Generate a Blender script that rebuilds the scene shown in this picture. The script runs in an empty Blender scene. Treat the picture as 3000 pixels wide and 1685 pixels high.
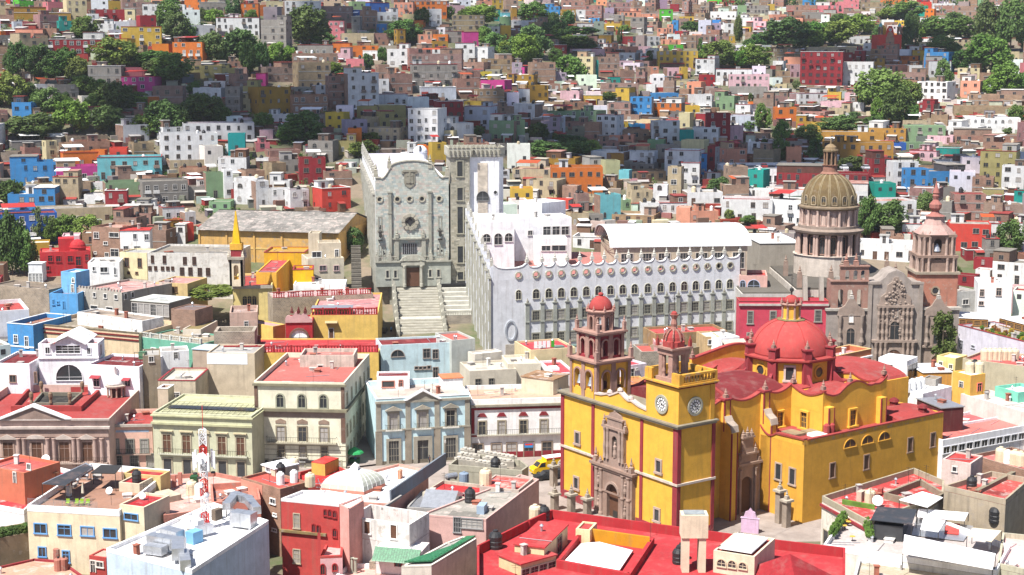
import bpy,math,random
import numpy as np
rnd=random.Random(11)
R=math.radians
sc=bpy.context.scene
col=sc.collection
# ---------------------------------------------------------------- camera, sky, sun, exposure
CAM_H,PITCH,FPX=75.0,R(9.0),4500.0
cam=bpy.data.cameras.new('camera');cam.sensor_width=36.0;cam.sensor_fit='HORIZONTAL'
cam.lens=FPX/3000*36;cam.clip_start=1.0;cam.clip_end=6000
camo=bpy.data.objects.new('camera',cam);col.objects.link(camo)
camo.location=(0,0,CAM_H);camo.rotation_euler=(math.pi/2-PITCH,0,0)
sc.camera=camo
SUNV=np.array([-0.355,-0.375,0.855]);SUNV/=np.linalg.norm(SUNV)
world=bpy.data.worlds.new('World');sc.world=world;world.use_nodes= True
wn=world.node_tree;bg=wn.nodes['Background']
sky=wn.nodes.new('ShaderNodeTexSky');sky.sky_type='NISHITA';sky.sun_disc= False
sky.sun_elevation=math.asin(SUNV[2]);sky.sun_rotation=math.atan2(SUNV[0],SUNV[1])%(2*math.pi)
sky.air_density=0.6;sky.dust_density=3.0;sky.ozone_density=0.0;sky.altitude=2000
bg.inputs['Strength'].default_value=0.095
wn.links.new(sky.outputs[0],bg.inputs['Color'])
sun=bpy.data.lights.new('sun','SUN');sun.energy=4.6;sun.angle=R(0.6);sun.color=(1.0,0.955,0.89)
suno=bpy.data.objects.new('sun',sun);col.objects.link(suno)
suno.rotation_euler=(math.acos(SUNV[2]),0,math.atan2(SUNV[0],-SUNV[1]));suno.location=(-60,-110,300)
sc.view_settings.view_transform='Standard';sc.view_settings.look='None'
sc.view_settings.exposure=1.12;sc.view_settings.gamma=1.0
# ---------------------------------------------------------------- geometry of the view: pixel of the photograph -> place
sp,cp=math.sin(PITCH),math.cos(PITCH)
CAMP=np.array([0,0,CAM_H])
def ray(u,v):
 x=(u-1500)/FPX;y=(v-842.5)/FPX
 return np.array([x,cp-y*sp,-sp-y*cp])
def gz(u,v,z):d=ray(u,v); return CAMP+d*((z-CAM_H)/d[2])
def gy(u,v,Y):d=ray(u,v); return CAMP+d*(Y/d[1])
def gplane(u,v,P,n):d=ray(u,v); return CAMP+d*(np.dot(P-CAMP,n)/np.dot(d,n))
def pix(p):
 z=p[2]-CAM_H;dep=p[1]*cp-z*sp
 return 1500+FPX*p[0]/dep,842.5-FPX*(p[1]*sp+z*cp)/dep
REG={}
for i in range(4):
 for j in range(4):
  REG['%d%d'%(j+1,i+1)]=(750*i,420*j,.29115 if j<3 else .2937)
REG['d1']=(2080,1000,.2073);REG['d2']=(1640,860,.25565);REG['d3']=(2380,780,.20735);REG['n']=(0,0,1)
def px(r,x,y):o=REG[r]; return o[0]+x*o[2],o[1]+y*o[2]
# ---------------------------------------------------------------- terrain
TCOL=[(-0.55,[(0,58),(90,26),(180,5),(225,0),(270,0),(300,4),(330,10),(365,17),(400,24),(460,40),(510,55),(580,80),(650,95),(720,105),(900,125),(1500,170)]),
(-0.3333,[(0,58),(90,26),(180,4),(225,0),(272,0),(300,4),(330,9),(365,14),(400,18.5),(460,31),(510,45),(580,72),(650,86),(720,95),(900,115),(1500,165)]),
(-0.0667,[(0,58),(90,26),(180,4),(225,0),(276,0),(300,3),(345,9),(370,13),(400,20),(450,33),(500,45),(580,57),(680,72),(760,88),(850,99),(1000,117),(1500,160)]),
(0.0889,[(0,58),(90,26),(180,4),(225,0),(280,0),(300,3),(320,6),(345,10),(400,19),(450,30),(560,42),(650,55),(780,71.5),(950,91),(1100,108),(1500,145)]),
(0.2444,[(0,58),(90,26),(180,4),(225,0),(270,1),(300,5),(320,7),(360,12),(400,19),(460,29),(560,42),(660,52),(760,68),(1000,92),(1200,111),(1500,135)]),
(0.55,[(0,58),(90,28),(180,6),(225,2),(270,4),(320,10),(360,16),(400,24),(460,36),(560,50),(660,64),(760,80),(1000,108),(1200,126),(1500,150)])]
TAZ=np.array([c[0] for c in TCOL]);TY=np.arange(0,1501,5.0)
TZ=np.array([np.interp(TY,[p[0] for p in c[1]],[p[1] for p in c[1]]) for c in TCOL])
kern=np.array([1,2,3,2,1])/9.0
TZ=np.array([np.convolve(np.pad(r,2,mode='edge'),kern,mode='valid') for r in TZ])
def tz(x,y):
 y=min(max(y,1),1499);az=x/max(y,120)
 az=min(max(az,-0.549),0.549)
 i=int(np.searchsorted(TAZ,az))-1;i=min(max(i,0),len(TAZ)-2)
 t=(az-TAZ[i])/(TAZ[i+1]-TAZ[i]);t=t*t*(3-2*t)*.5+t*.5
 k=y/5;j=min(int(k),len(TY)-2);s=k-j
 return ((TZ[i][j]*(1-s)+TZ[i][j+1]*s)*(1-t)+(TZ[i+1][j]*(1-s)+TZ[i+1][j+1]*s)*t)
def ground(u,v,y0=230.0):
 """where the ray of a pixel meets the terrain"""
 d=ray(u,v);Y=y0
 while Y<1490:
  p=d*(Y/d[1])
  if CAM_H+p[2]<tz(p[0],Y): break
  Y+=2.0
 p=CAMP+d*(Y/d[1]);p[2]=tz(p[0],p[1]); return p
 # ---------------------------------------------------------------- colour and materials
def lin(c): return c/12.92 if c<=.04045 else ((c+.055)/1.055)**2.4
def hx(h,k=.8):
 h=h.lstrip('#'); return tuple(lin(int(h[i:i+2],16)/255)*k for i in (0,2,4))
MATS={}
def newmat(name):
 m=bpy.data.materials.new(name);m.use_nodes= True;nt=m.node_tree
 return m,nt,nt.nodes['Principled BSDF']
def nd(nt,t,**kw):
 n=nt.nodes.new(t)
 for k,v in kw.items():
  if k.startswith('i_'):n.inputs[k[2:]].default_value=v
  else:setattr(n,k,v)
 return n
def mixc(nt,fac,a,b,mode='MIX'):
 m=nt.nodes.new('ShaderNodeMix');m.data_type='RGBA';m.blend_type=mode
 for s,v in ((0,fac),(6,a),(7,b)):
  if hasattr(v,'is_output') or hasattr(v,'links'):nt.links.new(v,m.inputs[s])
  elif isinstance(v,(tuple,list)):m.inputs[s].default_value=(*v[:3],1)
  else:m.inputs[s].default_value=v
 return m.outputs[2]
def ramp(nt,src,p0,p1,c0=(0,0,0),c1=(1,1,1)):
 r=nt.nodes.new('ShaderNodeValToRGB');e=r.color_ramp.elements
 e[0].position=p0;e[1].position=p1;e[0].color=(*c0,1);e[1].color=(*c1,1)
 nt.links.new(src,r.inputs[0]); return r.outputs[0]
def noise(nt,vec,scale,detail=4,rough=.6):
 n=nd(nt,'ShaderNodeTexNoise');n.inputs['Scale'].default_value=scale
 n.inputs['Detail'].default_value=detail;n.inputs['Roughness'].default_value=rough
 nt.links.new(vec,n.inputs['Vector']); return n.outputs['Fac']
def coords(nt,sx=1,sy=1,sz=1):
 """object coordinates, shifted by a random amount for each object"""
 tc=nd(nt,'ShaderNodeTexCoord');oi=nd(nt,'ShaderNodeObjectInfo')
 mu=nd(nt,'ShaderNodeMath',operation='MULTIPLY');mu.inputs[1].default_value=97.0
 nt.links.new(oi.outputs['Random'],mu.inputs[0])
 ad=nd(nt,'ShaderNodeVectorMath',operation='ADD')
 nt.links.new(tc.outputs['Object'],ad.inputs[0]);nt.links.new(mu.outputs[0],ad.inputs[1])
 ml=nd(nt,'ShaderNodeVectorMath',operation='MULTIPLY');ml.inputs[1].default_value=(sx,sy,sz)
 nt.links.new(ad.outputs[0],ml.inputs[0])
 return ml.outputs[0],oi,tc
def bump(nt,bs,h,strength=.3,dist=.05):
 b=nd(nt,'ShaderNodeBump');b.inputs['Strength'].default_value=strength;b.inputs['Distance'].default_value=dist
 nt.links.new(h,b.inputs['Height']);nt.links.new(b.outputs[0],bs.inputs['Normal'])
def painted(name,vary=.16,streak=.3,patch=0.0,rough=.88,dirt=(.16,.13,.10),attr=False,bumps=.25,spec=.25):
 """plaster or paint in the colour of the object (or of the mesh's colour attribute)"""
 m,nt,bs=newmat(name);vec,oi,tc=coords(nt)
 if attr:at=nd(nt,'ShaderNodeAttribute',attribute_name='Col');base=at.outputs['Color']
 else:base=oi.outputs['Color']
 n1=noise(nt,vec,.55,5,.65)
 lo=ramp(nt,n1,.3,.7,(1-vary,)*3,(1+vary*.35,)*3)
 c=mixc(nt,1.0,base,lo,'MULTIPLY')
 ml=nd(nt,'ShaderNodeVectorMath',operation='MULTIPLY');ml.inputs[1].default_value=(1.6,1.6,.12)
 nt.links.new(vec,ml.inputs[0])
 n2=noise(nt,ml.outputs[0],1.0,4,.6)
 f=ramp(nt,n2,.52,.78,(0,0,0),(streak,)*3)
 c=mixc(nt,f,c,dirt)
 if patch:
  n3=noise(nt,vec,.9,6,.7)
  f3=ramp(nt,n3,.56,.62,(0,0,0),(patch,)*3)
  c=mixc(nt,f3,c,(.30,.26,.22))
 n4=noise(nt,vec,6.0,3,.6)
 c=mixc(nt,.5,c,mixc(nt,1.0,c,ramp(nt,n4,.3,.7,(.86,)*3,(1.1,)*3),'MULTIPLY'))
 nt.links.new(c,bs.inputs['Base Color']);bs.inputs['Roughness'].default_value=rough
 bs.inputs['Specular IOR Level'].default_value=spec
 bump(nt,bs,n4,bumps,.04)
 MATS[name]=m; return m
painted('plaster',.2,.36);painted('plaster_old',.24,.55,.55,dirt=(.10,.085,.07));painted('plaster_attr',attr=True);painted('stone_attr',.1,.18,attr=True);painted('church',.16,.32,.0,dirt=(.22,.14,.045))
painted('stone',.3,.35,.2,.92,bumps=.6);painted('paint',.06,.1,0,.6,bumps=.1);painted('concrete',.3,.5,.35,.95,(.07,.065,.06),bumps=.5)
def roofmat(name,wear,wearcol,scale=.35):
 m,nt,bs=newmat(name);vec,oi,tc=coords(nt)
 n1=noise(nt,vec,scale,6,.7);n2=noise(nt,vec,2.2,5,.7);n3=noise(nt,vec,.12,2,.5)
 c=mixc(nt,1.0,oi.outputs['Color'],ramp(nt,n2,.25,.75,(.72,)*3,(1.12,)*3),'MULTIPLY')
 c=mixc(nt,1.0,c,ramp(nt,n3,.3,.7,(.82,)*3,(1.08,)*3),'MULTIPLY')
 c=mixc(nt,ramp(nt,n1,.5,.66,(0,0,0),(wear,)*3),c,wearcol)
 nt.links.new(c,bs.inputs['Base Color']);bs.inputs['Roughness'].default_value=.85;bs.inputs['Specular IOR Level'].default_value=.25
 bump(nt,bs,n2,.35,.03);MATS[name]=m
roofmat('roof',.3,(.24,.16,.14),.45);roofmat('roof_worn',.75,(.5,.42,.38),.5);roofmat('roof_dirty',.6,(.10,.09,.08),.6)
# brick: mortar and brick in object coordinates on upright walls
def brickmat(name,c1,c2,cm,w,h,mortar,var=.35):
 m,nt,bs=newmat(name);vec,oi,tc=coords(nt)
 sx=nd(nt,'ShaderNodeSeparateXYZ');nt.links.new(tc.outputs['Object'],sx.inputs[0])
 ad=nd(nt,'ShaderNodeMath',operation='ADD');nt.links.new(sx.outputs[0],ad.inputs[0]);nt.links.new(sx.outputs[1],ad.inputs[1])
 cb=nd(nt,'ShaderNodeCombineXYZ');nt.links.new(ad.outputs[0],cb.inputs[0]);nt.links.new(sx.outputs[2],cb.inputs[1])
 b=nd(nt,'ShaderNodeTexBrick');nt.links.new(cb.outputs[0],b.inputs['Vector'])
 for k,v in (('Color1',(*c1,1)),('Color2',(*c2,1)),('Mortar',(*cm,1)),('Scale',1.0),('Mortar Size',mortar),('Brick Width',w),('Row Height',h),('Bias',0.0)):b.inputs[k].default_value=v
 n1=noise(nt,vec,.5,5,.65)
 c=mixc(nt,1.0,b.outputs['Color'],ramp(nt,n1,.3,.7,(1-var,)*3,(1.12,)*3),'MULTIPLY')
 c=mixc(nt,.75,c,mixc(nt,1.0,c,oi.outputs['Color'],'MULTIPLY'))
 nt.links.new(c,bs.inputs['Base Color']);bs.inputs['Roughness'].default_value=.92;bs.inputs['Specular IOR Level'].default_value=.2
 MATS[name]=m
brickmat('brick',(.31,.175,.12),(.23,.13,.09),(.27,.22,.185),.55,.18,.025)
brickmat('rubble',(.34,.29,.22),(.22,.19,.155),(.38,.34,.29),.5,.3,.05,.4)
brickmat('block',(.36,.35,.33),(.30,.29,.28),(.24,.235,.23),.45,.22,.02,.25)
def plain(name,c,rough=.6,metal=0.0,spec=.4):
 m,nt,bs=newmat(name);vec,oi,tc=coords(nt)
 n=noise(nt,vec,1.7,3,.6)
 k=mixc(nt,1.0,c if c else oi.outputs['Color'],ramp(nt,n,.3,.7,(.85,)*3,(1.1,)*3),'MULTIPLY')
 nt.links.new(k,bs.inputs['Base Color']);bs.inputs['Roughness'].default_value=rough;bs.inputs['Metallic'].default_value=metal
 bs.inputs['Specular IOR Level'].default_value=spec;MATS[name]=m
plain('glass',(.035,.038,.042),.12,0,.5);plain('iron',(.03,.028,.026),.6);plain('metal',(.55,.57,.6),.38,.75)
plain('wood',(.10,.045,.025),.6);plain('plastic', None,.45);plain('white_metal',(.72,.73,.74),.45);plain('curtain',(.34,.32,.30),.3)
# glazed green tile
m,nt,bs=newmat('glazed');vec,oi,tc=coords(nt)
nt.links.new(mixc(nt,ramp(nt,noise(nt,vec,4,3),.35,.65),(.008,.075,.03),(.04,.2,.09)),bs.inputs['Base Color']);bs.inputs['Roughness'].default_value=.5;MATS['glazed']=m
# foliage, varied by object and by place
m,nt,bs=newmat('leaf');vec,oi,tc=coords(nt)
c=mixc(nt,ramp(nt,noise(nt,vec,.55,4),.3,.7),(.055,.10,.026),(.17,.25,.07))
c=mixc(nt,.8,c,mixc(nt,1.0,c,oi.outputs['Color'],'MULTIPLY'))
nt.links.new(c,bs.inputs['Base Color']);bs.inputs['Roughness'].default_value=.65;bs.inputs['Specular IOR Level'].default_value=.25
bs.inputs['Subsurface Weight'].default_value=0.0
tr=nd(nt,'ShaderNodeBsdfTranslucent');nt.links.new(c,tr.inputs['Color'])
ms=nd(nt,'ShaderNodeMixShader');ms.inputs[0].default_value=.28
nt.links.new(bs.outputs[0],ms.inputs[1]);nt.links.new(tr.outputs[0],ms.inputs[2]);nt.links.new(ms.outputs[0],nt.nodes['Material Output'].inputs[0]);MATS['leaf']=m
plain('bark',(.13,.10,.075),.9)
# hillside ground: scrub, dirt and dry grass
m,nt,bs=newmat('ground');tc=nd(nt,'ShaderNodeTexCoord');vec=tc.outputs['Object']
c=mixc(nt,ramp(nt,noise(nt,vec,.045,6,.7),.42,.58),(.20,.155,.11),(.065,.09,.03))
c=mixc(nt,ramp(nt,noise(nt,vec,.5,5,.7),.35,.7,(0,0,0),(.6,)*3),c,(.12,.10,.07))
nt.links.new(c,bs.inputs['Base Color']);bs.inputs['Roughness'].default_value=.95;bump(nt,bs,noise(nt,vec,1.0,4),.6,.2);MATS['ground']=m
# paved plaza and streets
m,nt,bs=newmat('paving');tc=nd(nt,'ShaderNodeTexCoord');vec=tc.outputs['Object']
c=mixc(nt,ramp(nt,noise(nt,vec,.3,6,.7),.3,.7),(.20,.165,.145),(.34,.29,.26))
nt.links.new(c,bs.inputs['Base Color']);bs.inputs['Roughness'].default_value=.9;MATS['paving']=m
# ---------------------------------------------------------------- mesh builder
class MB:
 def __init__(s):s.v=[];s.f=[];s.mi=[];s.c=[];s.k=0;s.col= None;s.rg=[]
 def add(s,vs,fs):
  o=len(s.v);s.v.extend([tuple(map(float,p)) for p in vs]);s.f.extend([tuple(i+o for i in f) for f in fs]);s.mi.extend([s.k]*len(fs))
  if s.col is not None:s.c.extend([s.col]*len(fs))
  s.rg.append((o,len(s.v),len(s.f)-len(fs),len(s.f))); return s
 def clusters(s,tol=.03):
  """pieces that touch belong together"""
  V=np.array(s.v);bb=[(V[a:b].min(0)-tol,V[a:b].max(0)+tol) for a,b,_,_ in s.rg];n=len(bb);par=list(range(n))
  def fd(i):
   while par[i]!=i:par[i]=par[par[i]];i=par[i]
   return i
  lo=np.array([b[0] for b in bb]);hi=np.array([b[1] for b in bb])
  for i in range(n):
   hit=np.nonzero(np.all((lo[i+1:]<=hi[i])&(hi[i+1:]>=lo[i]),axis=1))[0]
   for j in hit:par[fd(int(j)+i+1)]=fd(i)
  out={}
  for i in range(n):out.setdefault(fd(i),[]).append(i)
  return list(out.values())
 def sub(s,ids):
  m=MB()
  for i in ids:
   a,b,f0,f1=s.rg[i];o=len(m.v)-a;m.v.extend(s.v[a:b]);m.f.extend([tuple(k+o for k in f) for f in s.f[f0:f1]]);m.mi.extend(s.mi[f0:f1])
   if s.c:m.c.extend(s.c[f0:f1])
  return m
 def box(s,x0,x1,y0,y1,z0,z1):
  return s.add([(x0,y0,z0),(x1,y0,z0),(x1,y1,z0),(x0,y1,z0),(x0,y0,z1),(x1,y0,z1),(x1,y1,z1),(x0,y1,z1)],
  [(3,2,1,0),(4,5,6,7),(0,1,5,4),(1,2,6,5),(2,3,7,6),(3,0,4,7)])
 def prism(s,poly,z0,z1):
  n=len(poly);zz=(lambda z,i:z[i] if isinstance(z,(list,tuple)) else z)
  vs=[(p[0],p[1],zz(z0,i)) for i,p in enumerate(poly)]+[(p[0],p[1],zz(z1,i)) for i,p in enumerate(poly)]
  return s.add(vs,[tuple(range(n-1,-1,-1)),tuple(range(n,2*n))]+[(i,(i+1)%n,n+(i+1)%n,n+i) for i in range(n)])
 def yprism(s,poly,y0,y1):
  """outline in x,z (anticlockwise seen from -y), pushed from y0 back to y1"""
  n=len(poly)
  vs=[(p[0],y0,p[1]) for p in poly]+[(p[0],y1,p[1]) for p in poly]
  return s.add(vs,[tuple(range(n)),tuple(range(2*n-1,n-1,-1))]+[(i,n+i,n+(i+1)%n,(i+1)%n) for i in range(n)])
 def xprism(s,poly,x0,x1):
  n=len(poly)
  vs=[(x0,p[0],p[1]) for p in poly]+[(x1,p[0],p[1]) for p in poly]
  return s.add(vs,[tuple(range(n-1,-1,-1)),tuple(range(n,2*n))]+[(i,(i+1)%n,n+(i+1)%n,n+i) for i in range(n)])
 def lathe(s,prof,n=12,cx=0,cy=0,a0=0.0,cz=0):
  vs=[];fs=[]
  for r,z in prof:
   for i in range(n):
    t=a0+2*math.pi*i/n;vs.append((cx+r*math.cos(t),cy+r*math.sin(t),cz+z))
  for k in range(len(prof)-1):
   for i in range(n):
    j=(i+1)%n;fs.append((k*n+i,k*n+j,(k+1)*n+j,(k+1)*n+i))
  fs.append(tuple(range(n-1,-1,-1)));fs.append(tuple((len(prof)-1)*n+i for i in range(n)))
  return s.add(vs,fs)
 def bar(s,p,q,r,n=4):
  p=np.array(p,float);q=np.array(q,float);d=q-p;L=np.linalg.norm(d)
  if L<1e-6: return s
  d/=L;a=np.cross(d,(0,0,1)) if abs(d[2])<.9 else np.cross(d,(1,0,0));a/=np.linalg.norm(a);b=np.cross(d,a)
  vs=[]
  for c in (p,q):
   for i in range(n):t=2*math.pi*(i+.5)/n;vs.append(c+(a*math.cos(t)+b*math.sin(t))*r)
  return s.add(vs,[(i,n+i,n+(i+1)%n,(i+1)%n) for i in range(n)]+[tuple(range(n)),tuple(range(2*n-1,n-1,-1))])
 def mesh(s,name,mats):
  me=bpy.data.meshes.new(name);me.from_pydata(s.v,[],s.f)
  for m_ in (mats if isinstance(mats,(list,tuple)) else [mats]):me.materials.append(MATS[m_])
  if any(s.mi):me.polygons.foreach_set('material_index',s.mi)
  if s.c:
   at=me.color_attributes.new('Col','FLOAT_COLOR','CORNER')
   arr=[]
   for f,c in zip(s.f,s.c):arr.extend([c[0],c[1],c[2],1.0]*len(f))
   at.data.foreach_set('color',arr)
  me.update(); return me
 def build(s,name,mats,par=None,c=None,loc=(0,0,0),rz=0.0,smooth=False,kind=None):
  if par is not None and kind is None and 1<len(s.rg)<900:
   cl=s.clusters()
   if len(cl)>1:
    obs=[s.sub(i).build(name,mats,par,c,loc,rz,smooth,'one') for i in cl]; return obs[0]
  me=s.mesh(name,mats)
  if smooth:me.polygons.foreach_set('use_smooth',[True]*len(me.polygons))
  o=put(name,me,par,c,loc,rz)
  if kind=='stuff':o['kind']='stuff'
  return o
def put(name,me,par=None,c=None,loc=(0,0,0),rz=0.0):
 o=bpy.data.objects.new(name,me);col.objects.link(o)
 if par is not None:o.parent=par
 o.location=loc
 if rz:o.rotation_euler=(0,0,rz)
 if c is not None:o.color=(*c[:3],1.0)
 return o
def tag(o,label,cat,group=None,kind=None):
 if label:o['label']=label
 if cat:o['category']=cat
 if group:o['group']=group
 if kind:o['kind']=kind
 return o
def thing(name,label,cat,loc=(0,0,0),rz=0.0,group=None):
 o=bpy.data.objects.new(name, None);col.objects.link(o);o.empty_display_size=.5
 o.location=loc;o.rotation_euler=(0,0,rz); return tag(o,label,cat,group)
def arc(cx,cz,rx,rz_,a0,a1,n):
 return [(cx+rx*math.cos(R(a0+(a1-a0)*i/n)),cz+rz_*math.sin(R(a0+(a1-a0)*i/n))) for i in range(n+1)]
 # ---------------------------------------------------------------- windows and doors (made once for each size)
WC={}
def q5(v,s=.1): return max(round(v/s)*s,s)
def opening_mesh(style,w,h,fr=.14,pr=.12):
 """frame (slot 0, object colour) and pane (slot 1); local x centred, z from the sill up, facing -y"""
 key=(style,round(w,2),round(h,2),fr,pr)
 if key in WC: return WC[key]
 f=MB();g=MB();hw=w/2
 if style in ('rect','door','plain','grid','shut'):
  f.box(-hw-fr,-hw,-pr,.02,0,h+fr).box(hw,hw+fr,-pr,.02,0,h+fr).box(-hw,hw,-pr,.02,h,h+fr)
  if style!='door':f.box(-hw-fr*1.5,hw+fr*1.5,-pr*1.6,.02,-fr,0)
  if style in ('rect','grid','door'):
   f.box(-.03,.03,-.06,-.012,0,h)
   if style!='rect' or h>1.3:f.box(-hw,hw,-.055,-.012,h*.66,h*.66+.06)
   if style=='grid':
    f.box(-hw,hw,-.055,-.012,h*.33,h*.33+.06).box(-hw*.5-.03,-hw*.5+.03,-.055,-.012,0,h).box(hw*.5-.03,hw*.5+.03,-.055,-.012,0,h)
  g.box(-hw,hw,-.012,.02,0,h)
 elif style in ('arch','lunette'):
  hs=h-hw if style=='arch' else 0.0
  rz_=hw if style=='arch' else h
  ou=[(-hw-fr,0)]+[p for p in arc(0,hs,hw+fr,rz_+fr,180,0,10)]+[(hw+fr,0)]
  inn=[(-hw,0)]+[p for p in arc(0,hs,hw,rz_,180,0,10)]+[(hw,0)]
  for i in range(len(ou)-1):
   f.yprism([inn[i],inn[i+1],ou[i+1],ou[i]],-pr,.02)
  f.box(-hw-fr,hw+fr,-pr*1.5,.02,-fr,0)
  g.yprism([(-hw,0)]+[(hw,0)]+arc(0,hs,hw,rz_,0,180,10)[(0 if style=='arch' else 1):(None if style=='arch' else -1)],-.012,.02)
  f.box(-.03,.03,-.05,-.012,0,h*.97)
  if style=='arch':f.box(-hw,hw,-.05,-.012,hs,hs+.06)
 elif style=='round' or style=='octa':
  n=8 if style=='octa' else 16;o=math.pi/n
  for i in range(n):
   a0=o+2*math.pi*i/n;a1=o+2*math.pi*(i+1)/n
   P= lambda r,t:(r*math.cos(t),h/2+r*math.sin(t))
   f.yprism([P(hw,a0),P(hw+fr,a0),P(hw+fr,a1),P(hw,a1)],-pr,.02)
  g.yprism([(hw*math.cos(o+2*math.pi*i/n),h/2+hw*math.sin(o+2*math.pi*i/n)) for i in range(n)],-.012,.02)
 WC[key]=(f,g); return WC[key]
WMC={}
def window(par,x,y,z,w,h,face='F',style='rect',fc=(.6,.58,.55),deep=False,fmat='paint',pane='glass',name=None,fr=.14,pr=.12):
 """an opening on a wall; x,y = point of the wall, z = sill; face F/R/L/B"""
 if deep and pane=='glass' and style in ('rect','grid','door') and rnd.random()<.3:pane='curtain'
 w,h=q5(w),q5(h);rzv={'F':0,'R':math.pi/2,'L':-math.pi/2,'B':math.pi}.get(face,face if not isinstance(face,str) else 0)
 nm=name or ('door' if style=='door' else 'window')
 k=(style,w,h,fmat,pane,deep,fr,pr)
 if k not in WMC:
  f,g=opening_mesh(style,w,h,fr,pr)
  if deep:WMC[k]=(f.mesh(nm,fmat),g.mesh('pane',pane))
  else:
   m_=MB();m_.add(f.v,f.f);m_.k=1;m_.add(g.v,g.f);WMC[k]=(m_.mesh(nm,[fmat,pane]), None)
 a,b=WMC[k]
 o=put(nm,a,par,fc,(x,y,z),rzv)
 if b is not None:put('pane',b,o)
 return o
 # ---------------------------------------------------------------- generic block building
BL=[];LAND=[] # footprints already taken: (cx, cy, radius)
def shell(w,d,h,par=.6,pt=.28,z0=0.0,m=None):
 m=m or MB()
 if par<=0:
  return m.box(0,w,0,d,z0,h)
 x1,y1,zi=w-pt,d-pt,h-par
 m.add([(0,0,z0),(w,0,z0),(w,d,z0),(0,d,z0),(0,0,h),(w,0,h),(w,d,h),(0,d,h),(pt,pt,h),(x1,pt,h),(x1,y1,h),(pt,y1,h),(pt,pt,zi),(x1,pt,zi),(x1,y1,zi),(pt,y1,zi)],
 [(0,1,5,4),(1,2,6,5),(2,3,7,6),(3,0,4,7),(4,5,9,8),(5,6,10,9),(6,7,11,10),(7,4,8,11),(8,9,13,12),(9,10,14,13),(10,11,15,14),(11,8,12,15)])
 return m
class Bld:
 def __init__(s,name,label,cat,A,B,d,zb,zt,wc,rc,par=.6,wm='plaster',rm='roof',group=None,pt=.28,coping=None,roofpart=True,wallname='wall'):
  A=np.array(A[:2],float);B=np.array(B[:2],float);e=B-A;s.w=float(np.linalg.norm(e));e/=s.w
  s.e=np.array([e[0],e[1],0]);s.n=np.array([e[1],-e[0],0]);s.A=np.array([A[0],A[1],zb]);s.d=d;s.zb=zb;s.h=zt-zb
  s.root=thing(name,label,cat,(A[0],A[1],zb),math.atan2(e[1],e[0]),group)
  s.wall=shell(s.w,d,s.h,par,pt).build(wallname,wm,s.root,wc)
  s.rz=s.h-max(par,0);s.rc=rc;s.rm=rm;s.poly=[(.5,.5),(s.w-.5,.5),(s.w-.5,d-.5),(.5,d-.5)]
  if roofpart:
   k=pt if par>0 else -.15
   MB().box(k,s.w-k,k,d-k,s.rz-.2 if par>0 else s.h+.003,s.rz+.001 if par>0 else s.h+.16).build('roof',rm,s.root,rc)
  if coping:
   c=.07;m=MB();H=s.h
   for a in ((-c,s.w+c,-c,pt),(-c,s.w+c,d-pt,d+c),(-c,pt,pt,d-pt),(s.w-pt,s.w+c,pt,d-pt)):m.box(a[0],a[1],a[2],a[3],H+.003,H+.13)
   m.build('coping','plaster',s.root,coping)
  BL.append(s);ctr=A+e*s.w/2+np.array([-e[1],e[0]])*d/2
  LAND.append((ctr[0],ctr[1],s.w/2,d/2,math.atan2(e[1],e[0])))
 def F(s,r,x,y):
  q=gplane(*px(r,x,y),s.A,s.n)-s.A; return float(q@s.e),float(q[2])
 def S(s,r,x,y,side='R'):
  P=s.A+(s.e*s.w if side=='R' else 0);q=gplane(*px(r,x,y),P,s.e)-s.A; return float(-(q@s.n)),float(q[2])
 def T(s,r,x,y,z=None):
  """local point on the roof under a pixel"""
  z=s.rz if z is None else z;q=gz(*px(r,x,y),s.zb+z)-s.A; return float(q@s.e),float(-(q@s.n)),z
 def win(s,r,lst,style='rect',fc=(.6,.58,.55),deep=False,**kw):
  for t in lst:
   x0,z1=s.F(r,t[0],t[1]);x1,z0=s.F(r,t[2],t[3]);st=t[4] if len(t)>4 else style
   w=abs(x1-x0);window(s.root,(x0+x1)/2,0,z0,w,z1-z0,'F',st,fc,deep,**kw)
 def winS(s,r,lst,side='R',style='rect',fc=(.6,.58,.55),deep=False,**kw):
  for t in lst:
   y0,z1=s.S(r,t[0],t[1],side);y1,z0=s.S(r,t[2],t[3],side);st=t[4] if len(t)>4 else style
   yy=(y0+y1)/2
   if not 0<yy<s.d: continue
   window(s.root,s.w if side=='R' else 0,yy,z0,abs(y1-y0),z1-z0,side,st,fc,deep,**kw)
 def row(s,n,z,w,h,style='rect',fc=(.6,.58,.55),face='F',x0=None,x1=None,deep=False,**kw):
  L=s.w if face=='F' else s.d;x0=L*.5/n if x0 is None else x0;x1=L-L*.5/n if x1 is None else x1
  for i in range(n):
   t=x0+(x1-x0)*(i/(n-1) if n>1 else .5)
   if face=='F':window(s.root,t,0,z,w,h,'F',style,fc,deep,**kw)
   else:window(s.root,s.w if face=='R' else 0,t,z,w,h,face,style,fc,deep,**kw)
 def part(s,m,name,mat,c=None,**kw): return m.build(name,mat,s.root,c,**kw)
 def wpos(s,x,y,z):p=s.A+s.e*x-s.n*y; return (p[0],p[1],s.zb+z)
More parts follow.
